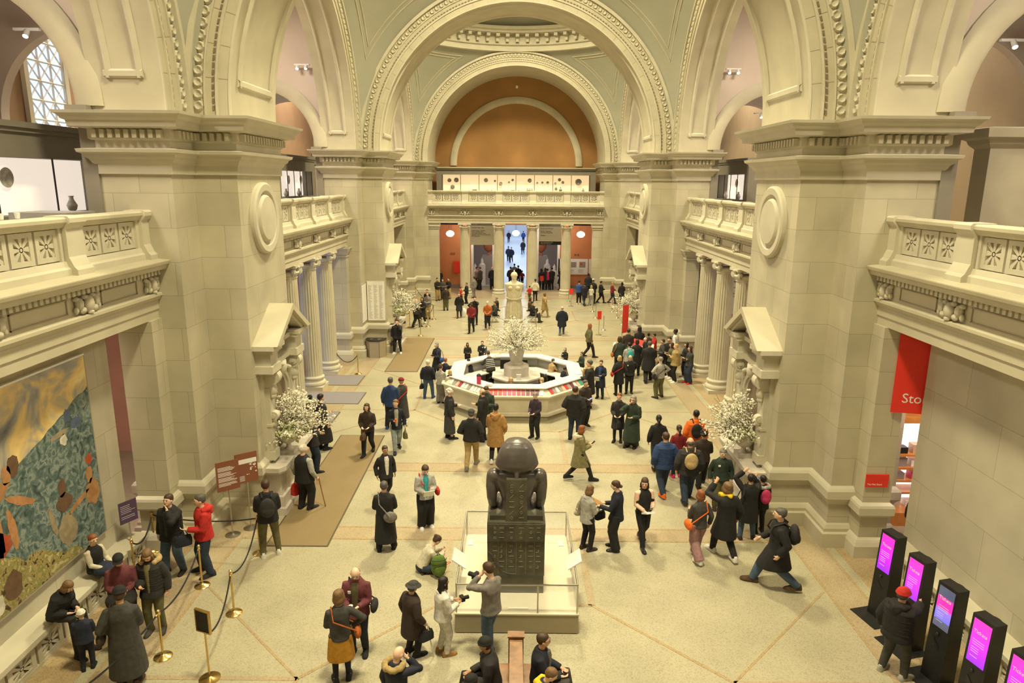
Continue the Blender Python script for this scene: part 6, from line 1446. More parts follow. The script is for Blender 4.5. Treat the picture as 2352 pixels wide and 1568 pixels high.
# --- lower centre
P('balding man in maroon blazer with a black shoulder bag', 826, 1497, 1297, 178, 'st hd hd', 'blazer mar', 'slim dnavy', 'blk', 'bald sg', 'p', head=(10, 22), inner='olive', acc=(('badge', 'wht', ''), ('sling', 'blk2', 'large black camera bag of the man in maroon', 'L'), ('cup', 'wht', 'small white cup in the hands of the man in maroon')))
P('woman in grey sweater, mustard skirt and black tights seen from behind', 787, 1562, 1358, 18, 'st hd hp', 'sweater char', 'skirt ochre,blk', 'blk', 'bob lb', 'l', fem=1, head=(-45, 5), acc=(('sling', 'rust', 'small orange bag at the hip of the woman in the mustard skirt'),))
P('bald man in navy coat with fur hood holding a hand to his mouth', 915, 1690, 1490, -40, 'st dn fc', 'jacket dnavy', 'straight blk', 'blk', 'none', 'p', head=(0, 18), acc=(('fur', 'khaki', ''),), bulk=1.05)
P('person in grey bucket hat and dark brown fur coat with a white cane', 948, 1502, 1338, -50, 'st dn dn2', 'coat dbrn', 'slim blk', 'blk', 'buckethat char sg', 'l', head=(0, 10), bulk=1.12, acc=(('handbag', 'blk', 'black handbag of the person in the bucket hat'), ('cane', 'wht', 'white cane of the person in the bucket hat')))
P('woman with long dark hair in white jacket and white trousers with tan shoes', 1018, 1500, 1327, -60, 'st hd hd', 'jacket wht', 'slim wht', 'camel', 'long bk', 'm', fem=1, head=(0, 5), acc=(('camera', 'blk', 'small camera of the woman in white'),))
P('man in grey sweater with black arm stripes and jeans holding a camera', 1128, 1503, 1295, 55, 'ct fc hd', 'sweater grey', 'slim jean', 'dbrn', 'short br', 'p', head=(0, 18), inner=None, acc=(('camera', 'blk', 'black camera held by the man in the grey sweater'),))
P('woman with hair bun in cream sweater sitting on the floor over her backpack', 968, 1312, 1222, -65, 'kn kp kp', 'sweater crm', 'slim djean', 'brn', 'bun br', 'p', H=1.68, fem=1, lean=28, head=(0, 25), acc=())
P('man in black beanie and leather jacket on the left seat of the bench', 0, 0, 0, 95, 'si lp lp', 'jacket blk2', 'straight blk', 'blk', 'beanie blk br', 'm', H=1.80, pos=(-.40, 10.35, 0), lean=8)
P('man with glasses in dark jacket on the right seat of the bench', 0, 0, 0, -95, 'si lp lp', 'jacket dnavy', 'straight char', 'blk', 'short br', 'l', H=1.80, pos=(.40, 10.45, 0), glasses=1, lean=3, inner='grey')
P('brown haired boy with a yellow hood on the right seat of the bench', 0, 0, 0, -100, 'si lp lp', 'jacket navy', 'straight blk', 'blk', 'short lb', 'p', H=1.66, pos=(.42, 9.72, 0), hood='yel', lean=6, head=(0, 25))
P('person in black knitted hat leaning forward on the left seat of the bench', 0, 0, 0, 100, 'si lp lp', 'jacket blk', 'straight blk', 'blk', 'beanie blk br', 'l', H=1.62, pos=(-.42, 9.66, 0), lean=25)
P('short haired woman in light grey jacket holding white papers', 978, 1208, 1065, -160, 'st hd hd', 'jacket lgrey', 'wide blk', 'wht', 'short br', 'p', fem=1, head=(0, 28), inner='teal', bulk=1.06, acc=(('paper', 'white', 'open white leaflet read by the woman in the grey jacket'), ('sling', 'red', 'red folder bag of the woman in the grey jacket', 'L')))
P('dark haired man in black suit and white shirt striding past the brown mat', 888, 1150, 1023, -150, 'wk dn dn', 'blazer blk', 'straight blk', 'blk', 'short br', 'm', inner='wht')
P('woman in long black coat seen from behind with a grey sling bag', 887, 1262, 1107, 8, 'ap hd hd', 'long blk', 'straight blk', 'blk', 'short sg', 'l', fem=1, bulk=1.05, acc=(('sling', 'grey', 'grey sling bag of the woman in the long black coat', 'B'), ('handbag', 'blk2', 'black handbag of the woman in the long black coat')))
P('white haired person in black vest walking with a cane on the brown mat', 703, 1168, 1022, -28, 'st dn dn2', 'vest blk', 'straight blk', 'blk', 'short wh', 'p', bulk=1.15, inner='lgrey', acc=(('cane', 'wood', 'brown wooden cane of the white haired person'), ('carrier', 'red', 'red shopping bag of the white haired person', 'L')))
P('man in black jacket and grey jeans with folded arms beside the near left niche', 722, 1085, 950, -55, 'st cr cr', 'jacket blk2', 'slim djean', 'blk', 'short sg', 'l')
P('woman in long black coat standing behind the man with folded arms', 742, 1032, 905, -40, 'st hd dn', 'long blk', 'slim dnavy', 'blk', 'short bk', 'l', fem=1)
P('person in black beanie behind the blossom branches at the near left niche', 717, 1000, 908, 20, 'st dn dn', 'puffer blk', 'slim blk', 'blk', 'beanie blk bk', 'm')
P('woman in brown leather jacket walking towards the camera on the brown mat', 847, 1041, 926, 178, 'wk lo lo', 'jacket dbrn', 'slim blk', 'blk', 'bob br', 'p', fem=1, bulk=1.08, acc=(('handbag', 'brn', 'brown leather bag held in front by the woman in leather'),))
P('man in bright blue blazer seen from behind near the brown mat', 900, 984, 862, -8, 'ap dn hd', 'blazer dblue', 'straight blk', 'blue', 'short sg', 'l')
P('woman with long fair hair and maroon beret in a dark coat beside the blue blazer', 925, 972, 867, 50, 'wk dn hd', 'long char', 'slim blk', 'wht', 'beanie dred bl', 'l', fem=1, acc=(('sling', 'red', 'red bag of the woman in the maroon beret', 'L'),))
P('short haired woman in black blazer and pale jeans carrying an orange cup', 912, 1034, 917, -165, 'wk dn hd', 'blazer dnavy', 'slim ljean', 'blk', 'short lb', 'p', fem=1, head=(-20, 0), inner='lgrey', acc=(('cup', 'orng', 'orange cup in the hand of the woman in pale jeans', 'r'), ('handbag', 'olive', 'small green bag of the woman in pale jeans', 'L')))
P('white haired woman in black leather jacket and dark skirt', 1033, 1006, 893, -70, 'st hd dn', 'jacket blk2', 'dress char,skin', 'blk', 'curly wh', 'p', fem=1, bulk=1.05, head=(-10, 0))
P('person in dark cap, black jacket and khaki trousers seen from behind', 1083, 1073, 937, -5, 'wk pk pk', 'jacket blk', 'slim khaki', 'grey', 'cap char sg', 'p', bulk=1.08)
P('person in camel brown hooded parka seen from behind', 1138, 1058, 925, -5, 'wk hd dn2', 'coat camel', 'slim blk', 'wht', 'short bk', 'm', hood='camel')
P('balding man in black coat reaching down beside the desk', 1110, 1012, 893, 60, 'st dn ho', 'coat blk', 'straight blk', 'blk', 'bald sg', 'l')
P('bearded man in green jacket looking at his phone before the desk', 1118, 997, 885, 170, 'st hd hd', 'jacket dgrn', 'slim grey', 'lgrey', 'short br', 'l', head=(0, 28), acc=(('phone', 'red_sign', 'red phone of the man in the green jacket'),))
P('grey haired woman in dark purple sweater standing before the desk', 1229, 1004, 900, 150, 'st lo lo', 'sweater purp', 'straight blk', 'blk', 'short gr', 'p', fem=1, head=(15, 20), acc=(('phone', 'black_gloss', 'dark phone held by the woman in purple'),))
P('man in black puffer jacket and jeans seen from behind at the desk', 1318, 1008, 888, -20, 'st pk pk', 'puffer blk', 'slim djean', 'blk', 'short br', 'l', bulk=1.1)
P('man with a lit phone half hidden behind the black puffer jacket', 1341, 978, 873, -150, 'st dn hd', 'jacket dbrn', 'straight blk', 'blk', 'short sg', 'l', acc=(('phone', 'phone_lit', 'glowing phone beside the black puffer jacket', 'r'),))
P('man in black coat with camel scarf facing left at the desk', 1352, 934, 822, 80, 'ap hd dn', 'coat blk', 'slim blk', 'blk', 'short sg', 'l', bulk=1.08, acc=(('scarf', 'tan', ''),))
P('woman in navy coat holding white papers right of the desk', 1378, 913, 827, 160, 'st hd dn', 'coat dnavy', 'slim djean', 'blk', 'lowbun br', 'l', fem=1, inner='blue', acc=(('paper', 'white', 'white paper held by the woman in the navy coat'),))
P('woman with auburn hair in black leather dress right of the desk', 1418, 1013, 903, 165, 'st lo lo', 'coat blk2', 'tights blk', 'blk', 'short rd', 'p', fem=1, acc=(('handbag', 'blk', 'small black handbag of the auburn haired woman', 'L'),))
P('grey haired woman with glasses in a long dark green coat', 1450, 1025, 909, 150, 'st hd fc', 'long dgrn', 'wide char', 'blk', 'bob gr', 'p', fem=1, bulk=1.12, glasses=1)
P('woman in olive parka with cream fur hood walking right with a phone', 1329, 1103, 975, -80, 'wl hd hd', 'coat lolive', 'slim blk', 'blk', 'bob rd', 'l', fem=1, head=(0, 15), hood='crm', acc=(('phone', 'black_gloss', 'phone of the woman in the olive parka'),))
P('blond woman in black coat with red strap seen from behind', 1420, 907, 817, 5, 'st pk pk', 'coat blk', 'slim blk', 'blk', 'bob bl', 'l', fem=1, acc=(('sling', 'red', 'red strapped small bag of the blond woman in black', 'L'),))
P('bald man with glasses in black jacket with a white badge', 1444, 902, 815, 170, 'st bh bh', 'jacket blk', 'slim blk', 'blk', 'bald2 sg', 'l', glasses=1, acc=(('badge', 'wht', ''),))
P('grey haired man in pale blue shirt with a black shoulder bag seen from behind', 1513, 913, 820, 30, 'ap hp hp', 'shirt lgrey', 'straight olive', 'dbrn', 'short gr', 'p', bulk=1.1, acc=(('sling', 'blk2', 'black bag of the man in the pale shirt', 'L'),))
# --- group by right pier
P('person in green jacket with an orange bag in the right hand group', 1420, 862, 773, 0, 'st dn hd', 'jacket dgrn', 'slim blk', 'blk', 'bob br', 'l', fem=1, acc=(('shoulderbag', 'rust', 'orange brown bag in the right hand group', 'L'),))
P('person with black hair and turquoise backpack', 1442, 868, 787, 10, 'st hd hd', 'jacket lgrey', 'slim djean', 'blk', 'short bk', 'l', acc=(('backpack', 'teal', 'turquoise backpack in the right hand group'),))
P('tall man in dark brown jacket behind the turquoise backpack', 1440, 838, 755, 0, 'st dn hd', 'jacket dbrn', 'slim blk', 'blk', 'short br', 'l')
P('woman with very long black hair facing away near the right pier', 1466, 830, 750, 0, 'st hd hd', 'coat blk', 'slim blk', 'blk', 'long bk', 'l', fem=1)
P('woman in black coat behind the bald man with the badge', 1460, 862, 779, -10, 'st hd hd', 'coat blk', 'slim blk', 'blk', 'bob br', 'l', fem=1)
P('bald man in black jacket walking left in the right hand group', 1480, 842, 774, 100, 'wk sf sb', 'jacket blk', 'slim blk', 'grey', 'none', 'p')
P('large man in a black suit seen from behind in the right hand group', 1488, 876, 783, -10, 'wk hd hd', 'coat blk', 'straight blk', 'blk', 'short sg', 'l', bulk=1.15)
P('woman in red scarf behind the slanted red sign', 1487, 828, 765, 0, 'st hd hd', 'jacket char', 'slim blk', 'blk', 'short bk', 'm', fem=1)
P('person in red jacket beside the slanted red sign', 1500, 832, 766, 90, 'st hd hd', 'jacket red', 'slim blk', 'blk', 'short bk', 'm')
P('woman in patterned black jacket facing left by the right pier', 1519, 860, 779, 100, 'st hd hd', 'jacket char', 'slim blk', 'blk', 'short br', 'l', fem=1)
P('dark haired man in black jacket facing the camera by the right pier', 1533, 862, 774, 150, 'st hd hd', 'jacket blk', 'slim blk', 'blk', 'short bk', 'l')
P('person with black hair in a white, red and blue striped top', 1548, 838, 756, 60, 'st dn dn', 'sweater wht', 'slim djean', 'blk', 'short bk', 'd', acc=(('stripes', 'blue', '', (.05, .08, .11)),))
P('woman with long dark hair in mustard jacket with folded arms', 1539, 868, 787, 95, 'st cr cr', 'jacket olive', 'slim blk', 'wht', 'long br', 'l', fem=1)
P('blond woman in fluffy beige jacket with white sneakers', 1549, 878, 790, 85, 'st cr cr', 'puffer khaki', 'slim blk', 'wht', 'short bl', 'p', fem=1)
P('dark haired woman in black jacket next to the right arcade column', 1573, 866, 787, 110, 'st dn hd', 'jacket blk2', 'slim blk', 'grey', 'bob bk', 'l', fem=1)
P('woman in dark leather coat and jeans with red shoe tips by the right column', 1581, 880, 795, 105, 'st cr cr', 'jacket char', 'wide djean', 'red', 'long br', 'l', fem=1)
# --- right middle group
P('woman with long black ponytail in a black jacket walking away', 1507, 1075, 953, -5, 'wk dn dn', 'jacket blk', 'straight djean', 'dnavy', 'pony bk', 'm', fem=1)
P('man in blue and black quilted jacket with orange sneakers walking away', 1522, 1134, 993, 8, 'wk dn dn', 'puffer dblue', 'straight djean', 'orng', 'short br', 'l', bulk=1.08)
P('woman with dark ponytail in a maroon hoodie walking away', 1553, 1095, 977, 0, 'st dn dn', 'sweater dred', 'slim blk', 'pink', 'pony br', 'l', fem=1, acc=(('handbag', 'pink', 'pink bottle bag carried beside the maroon hoodie', 'L'),))
P('man in bright orange jacket walking away', 1591, 1075, 940, -5, 'wk dn dn', 'puffer orng', 'straight djean', 'blk', 'short bk', 'm', acc=(('backpack', 'blk', 'black backpack on the man in orange'),))
P('balding man in dark puffer jacket walking away', 1577, 1150, 1005, -4, 'wk dn dn', 'puffer blk2', 'straight djean', 'blk2', 'bald sg', 'l', bulk=1.1, acc=(('backpack', 'tan', 'tan canvas backpack on the balding man'),))
P('person in dark brown coat right of the tan backpack', 1609, 1115, 988, -8, 'wk dn hd', 'jacket dbrn', 'straight blk', 'dbrn', 'curly bk', 'l', fem=1, bulk=1.08)
P('grey haired man in dark green sweater with a badge facing the camera', 1650, 1165, 1030, 176, 'st dn dn', 'sweater dgrn', 'straight olive', 'dbrn', 'short gr', 'p', head=(0, 10), bulk=1.1, acc=(('badge', 'wht', ''),))
P('auburn haired woman in mauve trousers with an orange sling bag walking away', 1600, 1284, 1125, 15, 'wk hd dn', 'sweater char', 'wide mauve', 'wht', 'bob rd', 'l', fem=1, acc=(('sling', 'orng', 'orange sling bag of the woman in mauve trousers', 'L'),))
P('woman in black coat with a yellow scarf taking a phone photo', 1660, 1278, 1105, 15, 'kw up dn', 'coat blk', 'slim blk', 'wht', 'bob lb', 'l', fem=1, bulk=1.1, acc=(('scarf', 'yel', ''), ('phone', 'phone_lit', 'lit phone held up by the woman in the yellow scarf')))
P('man in black jacket and jeans raising his hand by the right niche', 1713, 1237, 1090, -8, 'ap ov up', 'coat blk', 'slim jean', 'dbrn', 'short bk', 'l', acc=(('shoulderbag', 'blk2', 'black bag of the man raising his hand', 'L'),))
P('person in black puffer with grey fur hood by the right niche', 1742, 1222, 1093, 5, 'st up hd', 'puffer blk', 'slim blk', 'blk', 'short bk', 'l', fem=1, acc=(('backpack', 'pink', 'small pink backpack on the person in the fur hood'), ('fur', 'lgrey', ''), ('phone', 'phone_lit', 'lit phone raised before the right niche')))
P('grey haired man in long black coat and jeans striding left', 1778, 1347, 1158, 78, 'wl dn sf', 'coat blk', 'straight jean', 'brn', 'short sg', 'p', bulk=1.12, acc=(('backpack', 'blk2', 'black backpack on the man striding left'),))
P('fair haired woman in pale grey blazer with black bag facing right', 1346, 1262, 1116, -55, 'st dn hd', 'blazer lgrey', 'slim blk', 'dbrn', 'bob lb', 'l', fem=1, head=(0, 20), acc=(('handbag', 'blk', 'black leather handbag of the woman in the grey blazer'), ('shoulderbag', 'crm', 'cream tote bag of the woman in the grey blazer', 'L')))
P('woman with low bun in black kimono jacket holding a golden envelope', 1413, 1261, 1105, 75, 'st ho hd', 'blazer dnavy', 'wide blk', 'black_gloss', 'lowbun br', 'p', fem=1, head=(0, 15), acc=(('book', 'camel', 'golden envelope in the hands of the woman with the bun'), ('badge', 'wht', '')))
P('woman with long brown hair all in black walking forward', 1473, 1250, 1095, -165, 'wk hd lo', 'tee blk', 'slim blk', 'black_gloss', 'long br', 'p', fem=1, inner='skin', head=(-30, 12), acc=(('book', 'white', 'white folder under the arm of the woman in black', 'r'), ('phone', 'black_gloss', 'phone of the woman walking in black')))
P('person in red beanie and black puffer jacket tapping the ticket kiosk', 2046, 1548, 1352, -62, 'ap dn pt', 'puffer blk', 'slim camo', 'lgrey', 'beanie red sg', 'l', bulk=1.12, hood='blk')
P('woman with auburn hair in olive cardigan crossing the middle distance', 1352, 821, 743, -75, 'wk dn dn', 'jacket olive', 'slim blk', 'blk', 'long rd', 'l', fem=1)
P('bald man in dark jacket and jeans walking away in the far bay', 1290, 768, 703, -5, 'wk dn dn', 'coat dnavy', 'slim jean', 'grey', 'bald gr', 'p', bulk=1.1)
# --- around the desk left
P('man in black puffer jacket drinking beside the far brown mat', 914, 811, 734, 178, 'ap fc dn', 'puffer blk', 'slim blk', 'wht', 'short bk', 'l', acc=(('handbag', 'blk2', 'black bag held by the drinking man at the far mat'),))
P('fair haired woman in black coat with a blue bag left of the desk', 1005, 868, 787, 140, 'st hd hd', 'coat blk', 'slim blk', 'blk', 'bob gr', 'p', fem=1, acc=(('shoulderbag', 'blue', 'pale blue bag of the woman in the black coat', 'L'),))
P('white haired person in navy sweater and blue shoes seen from behind', 984, 914, 827, -5, 'ap dn dn', 'sweater dnavy', 'slim jean', 'blue', 'short wh', 'p', bulk=1.1, acc=(('handbag', 'blk', 'round black handbag of the person in the navy sweater', 'L'),))
P('woman with dark curly hair and beige top left of the desk', 1013, 925, 837, -15, 'st hd hd', 'sweater lgrey', 'wide grey', 'blk', 'curly br', 'l', fem=1)
P('blond woman in cream coat with black scarf left of the desk', 1035, 930, 850, 30, 'st hd hd', 'jacket crm', 'slim blk', 'blk', 'bob bl', 'p', fem=1, acc=(('scarf', 'blk', ''), ('paper', 'white', 'white paper of the blond woman in cream')))
P('reddish haired man in dark navy jacket leaning on the left of the desk', 1024, 898, 823, -40, 'st hd dk', 'jacket dnavy', 'slim blk', 'blk', 'short rd', 'p')
P('child in black cap at the left corner of the desk', 1036, 893, 840, -50, 'st hd hd', 'jacket blk', 'slim blk', 'blk', 'cap blk br', 'l')
P('woman in dark hooded parka with tan fur standing behind the desk at left', 1074, 846, 787, -165, 'st hd hd', 'jacket blk', 'slim blk', 'blk', 'bob bk', 'm', fem=1, acc=(('fur', 'tan', ''),), hood='tan')
P('bearded man in navy coat standing behind the desk', 1108, 843, 783, 178, 'st dk hd', 'jacket dnavy', 'straight blk', 'blk', 'short br', 'p', bulk=1.1)
P('clerk in dark navy jacket working at the laptop', 1082, 893, 824, 60, 'st dk dk', 'blazer dnavy', 'straight blk', 'blk', 'short bk', 'l', lean=12)
P('clerk in black sweater with white stripes leaning over the desk', 1128, 893, 806, 28, 'ap dk dk', 'sweater char', 'straight blk', 'blk', 'short sg', 'l', lean=22, acc=(('stripes', 'white', '', (.08, .16, .24, .32, .40)),), head=(0, 10))
P('clerk in red sweater seated at the front left of the desk', 0, 0, 0, 160, 'si dk dk', 'sweater dred', 'slim blk', 'blk', 'short bk', 'l', H=1.78, fem=1, pos=(-1.45, 26.95, 0), head=(0, 25))
P('blond clerk with glasses seated at the front centre of the desk', 0, 0, 0, 178, 'si dk dk', 'sweater blk', 'slim blk', 'blk', 'bob bl', 'p', H=1.80, fem=1, pos=(-.18, 26.4, 0), head=(0, 12), glasses=1)
P('fair haired clerk in grey cardigan resting a hand on the cheek', 0, 0, 0, 165, 'si fc dk', 'sweater lgrey', 'slim blk', 'blk', 'short bl', 'p', H=1.80, fem=1, pos=(1.05, 26.45, 0), head=(0, 25))
P('clerk in tan jacket standing inside the desk at right', 1263, 893, 824, -50, 'st dk dk', 'jacket tan', 'straight blk', 'blk', 'short sg', 'l', fem=1, lean=15)
P('clerk in navy suit seated at the right of the desk', 1289, 905, 843, -70, 'st dk dk', 'blazer dnavy', 'straight blk', 'blk', 'short bk', 'm', lean=15, inner='red')
P('grey haired woman in black sweater reading behind the desk', 1297, 858, 798, 140, 'st hd hd', 'sweater blk', 'straight blk', 'blk', 'bob gr', 'p', fem=1, acc=(('book', 'white', 'open booklet of the grey haired woman behind the desk'), ('badge', 'wht', '')))
P('grey haired woman in dark green jacket reading at the right of the desk', 1335, 872, 808, 115, 'st hd hd', 'jacket dgrn', 'straight blk', 'blk', 'short sg', 'l', fem=1, acc=(('paper', 'white', 'white leaflet of the woman in the dark green jacket'),))
# --- far left
G1 = None
FARL = [
 ('man in dark leather jacket by the far left niche', 926, 742, 683, 150, 'st hd hd', 'jacket dbrn', 'slim djean', 'blk', 'short br', 'l', 0),
 ('bald man in dark jacket queueing at the far left', 957, 752, 686, -30, 'wk pk pk', 'jacket char', 'straight blk', 'blk', 'none', 'p', 0),
 ('woman in black coat reading in the far left queue', 971, 744, 682, 170, 'wk hd hd', 'coat blk', 'slim blk', 'wht', 'long bk', 'l', 1),
 ('man in grey jacket and khaki trousers in the far left queue', 983, 732, 671, 170, 'st hd hd', 'jacket grey', 'straight khaki', 'blk', 'short rd', 'p', 0),
 ('bearded man in black jacket at the back of the far left queue', 982, 716, 665, 170, 'st hd hd', 'jacket blk', 'slim blk', 'blk', 'short bk', 'l', 0),
 ('dark haired man in black sweater and khaki trousers at the far left', 1005, 690, 638, -150, 'st hd hd', 'sweater blk', 'straight khaki', 'blk', 'short bk', 'l', 0),
 ('person in black between two students at the far left', 1017, 688, 640, -170, 'st hd hd', 'jacket char', 'slim blk', 'blk', 'short bk', 'l', 0),
 ('dark haired man in black sweater and beige shorts at the far left', 1031, 686, 638, 150, 'st hd hd', 'sweater blk', 'wide khaki', 'blk', 'short bk', 'l', 0),
 ('man in brown leather jacket seen from behind with a broom and pan', 1024, 713, 657, 0, 'st dn hd', 'jacket dbrn', 'straight olive', 'blk', 'short sg', 'l', 0),
 ('boy in navy shirt with red backpack by the orange wall at left', 1011, 662, 619, 0, 'st hd hd', 'tee navy', 'slim blk', 'blk', 'short rd', 'l', 0),
 ('person in black jacket and boots carrying a white plastic bag', 1055, 729, 672, 178, 'wk dn dn', 'coat blk', 'slim char', 'dbrn', 'short sg', 'p', 1),
 ('person in red cap and red shirt in front of the leftmost far column', 1059, 700, 658, -100, 'st hd hd', 'tee red', 'slim blk', 'blk', 'cap red bk', 'l', 0),
 ('man in dark jacket looking down beside the red capped person', 1072, 697, 649, 110, 'st hd hd', 'jacket blk', 'slim blk', 'blk', 'short sg', 'l', 0),
 ('woman in grey cardigan and grey trousers by the leftmost far column', 1090, 684, 635, 60, 'st hd dn', 'sweater grey', 'slim grey', 'blk', 'pony bk', 'm', 1),
 ('man in charcoal suit talking behind the far columns', 1103, 666, 613, 50, 'st dn hd', 'blazer char', 'straight blk', 'blk', 'short sg', 'l', 0),
 ('woman with striped scarf facing the man in charcoal', 1095, 663, 613, -80, 'st hd hd', 'sweater mauve', 'straight blk', 'blk', 'short br', 'l', 1),
 ('guard in dark navy suit standing left of the central doorway', 1131, 661, 612, 178, 'st dn dn', 'blazer dnavy', 'straight blk', 'blk', 'bald gr', 'p', 0),
 ('young man in maroon college sweater walking forward', 1083, 763, 693, 175, 'wk lo lo', 'sweater dred', 'slim blk', 'blk', 'short bk', 'd', 0),
 ('man in black sweatshirt with hands on head behind the maroon sweater', 1091, 745, 681, 178, 'st fc hp', 'sweater blk', 'slim blk', 'dbrn', 'short bk', 'l', 0),
 ('bald man in rust brown sweater walking forward', 1120, 755, 690, 176, 'wk lo lo', 'sweater rust', 'slim blk', 'mauve', 'none', 'p', 0),
]
for r in FARL: P(r[0], r[1], r[2], r[3], r[4], r[5], r[6], r[7], r[8], r[9], r[10], fem=r[11])
FARR = [
 ('child in red shirt walking right of the far statue', 1216, 691, 656, 10, 'wk dn dn', 'tee red', 'slim olive', 'blk', 'short bk', 'l', 0),
 ('woman in white jacket walking with a child at the far right', 1229, 691, 640, -5, 'wk dn dn', 'jacket crm', 'slim blk', 'blk', 'pony bk', 'l', 1),
 ('woman with orange coat and grey backpack walking in the far bay', 1250, 728, 672, -60, 'wk hd dn', 'coat khaki', 'slim tan', 'tan', 'bob lb', 'l', 1),
 ('woman in black with a red flyer in the right doorway group', 1243, 662, 617, -10, 'st hd hd', 'coat blk', 'slim blk', 'blk', 'long bk', 'l', 1),
 ('woman in dark coat in the middle of the right doorway group', 1252, 663, 615, 0, 'st hd hd', 'coat blk', 'slim blk', 'blk', 'long bk', 'l', 1),
 ('woman in bright pink jacket in the right doorway group', 1257, 661, 617, 0, 'st hd hd', 'jacket pink', 'slim blk', 'blk', 'short bk', 'l', 1),
 ('man in black jacket at the right of the doorway group', 1267, 661, 614, 20, 'st hd hd', 'jacket blk', 'slim blk', 'blk', 'short bk', 'l', 0),
 ('woman in navy scarf by the rightmost far column', 1288, 662, 614, 90, 'st hd hd', 'coat dnavy', 'slim blk', 'blk', 'bob gr', 'l', 1),
 ('tall person in royal blue sweater seen from behind at the far right', 1329, 699, 644, -10, 'st hd hd', 'sweater blue', 'slim blk', 'wht', 'short bk', 'l', 0),
 ('man in black puffer jacket beside the royal blue sweater', 1342, 702, 649, 20, 'wk hd hd', 'puffer dnavy', 'slim djean', 'dbrn', 'short bk', 'm', 0),
 ('blond girl in white top and grey trousers at the far right', 1357, 701, 655, -30, 'st hd hd', 'tee wht', 'wide lgrey', 'wht', 'long bl', 'l', 1),
 ('person with pale hat and black jacket in the far right queue', 1361, 697, 640, -30, 'st hd hd', 'jacket blk', 'slim blk', 'blk', 'beanie crm br', 'l', 0),
 ('man in dark jacket by the map board', 1350, 684, 622, 0, 'st hd hd', 'jacket dnavy', 'slim blk', 'blk', 'short bk', 'd', 0),
 ('tall man in black by the right jamb of the far screen', 1363, 680, 619, 0, 'st hd hd', 'jacket blk', 'slim blk', 'blk', 'short bk', 'd', 0),
 ('man in black jacket looking at a red leaflet in the far right queue', 1379, 696, 645, -70, 'wk hd hd', 'jacket blk', 'slim blk', 'blk', 'short bk', 'l', 0),
 ('person with pale hair and red sweater in the far right queue', 1405, 697, 647, -80, 'wk hd hd', 'sweater dred', 'slim djean', 'blk', 'short bl', 'p', 0),
 ('woman in black headscarf carrying a large black bag at the far right', 1427, 697, 648, -30, 'st dn hd', 'coat blk', 'slim blk', 'blk', 'long bk', 'l', 1),
]
for r in FARR: P(r[0], r[1], r[2], r[3], r[4], r[5], r[6], r[7], r[8], r[9], r[10], fem=r[11])
# seated visitors around the far statue
for x, y, hd, t, b, hr, lab in ((-1.25, 46.2, 100, 'jacket blk', 'slim djean', 'short gr', 'seated visitor in black left of the far statue, nearer the columns'), (-1.3, 44.4, 110, 'jacket char', 'slim djean', 'short br', 'seated visitor with crossed legs left of the far statue'), (1.0, 46.2, -100, 'jacket brn', 'slim blk', 'bob br', 'seated visitor in brown right of the far statue'), (1.1, 44.5, -105, 'jacket blk', 'slim char', 'short bk', 'seated visitor reading right of the far statue')):
    P(lab, 0, 0, 0, hd, 'si lp lp', t, b, 'blk', hr, 'l', H=1.7, pos=(x, y, 0))
    o = MB().box(-.23, .23, -.22, .22, .42, .46).build('folding_stool', 'black'); o.location = (x, y, 0); o.rotation_euler = (0, 0, radians(hd)); tag(o, 'black folding stool under the %s' % lab.replace('seated visitor', 'visitor'), 'stool')
    for sx in (-1, 1): MB().tube([(sx*.2, -.2, 0), (sx*.2, .2, .43)], .012, 5).build('leg', 'steel', o); MB().tube([(sx*.2, .2, 0), (sx*.2, -.2, .43)], .012, 5).build('leg', 'steel', o)
# visitors in the bright court beyond
for i, (px, py, hp, t, hd, lab) in enumerate(((1172, 655, 612, 'jacket char', 0, 'visitor in grey in the bright doorway, left'), (1181, 648, 598, 'jacket lgrey', 0, 'visitor in pale top in the bright doorway'), (1190, 651, 606, 'jacket blk', 0, 'visitor in black just inside the bright doorway'), (1199, 640, 590, 'tee dred', 0, 'child in dark red top walking into the bright doorway'), (1167, 592, 556, 'jacket djean', 0, 'distant visitor in denim in the bright court'), (1174, 594, 557, 'jacket dnavy', 170, 'distant visitor in navy in the bright court'), (1201, 575, 545, 'coat blk', 170, 'distant visitor in black at the right of the bright court'), (1168, 545, 525, 'jacket dnavy', 180, 'very distant visitor at the left of the bright court'), (1202, 538, 517, 'jacket blue', 0, 'very distant visitor in blue at the right of the bright court'))):
    X = (px-1183)/1600; Y = {0: 60.2, 1: 62.5, 2: 61.2, 3: 60.6}.get(i, 8.9/max(.02, ((py-416.6)/1600*1.02))); Y = min(Y, 105)
    P(lab, 0, 0, 0, hd, 'wk dn dn', t, 'slim blk', 'blk', 'short bk', 'l', H=1.72 if i != 3 else 1.35, pos=(X*Y*.98, Y, 0))
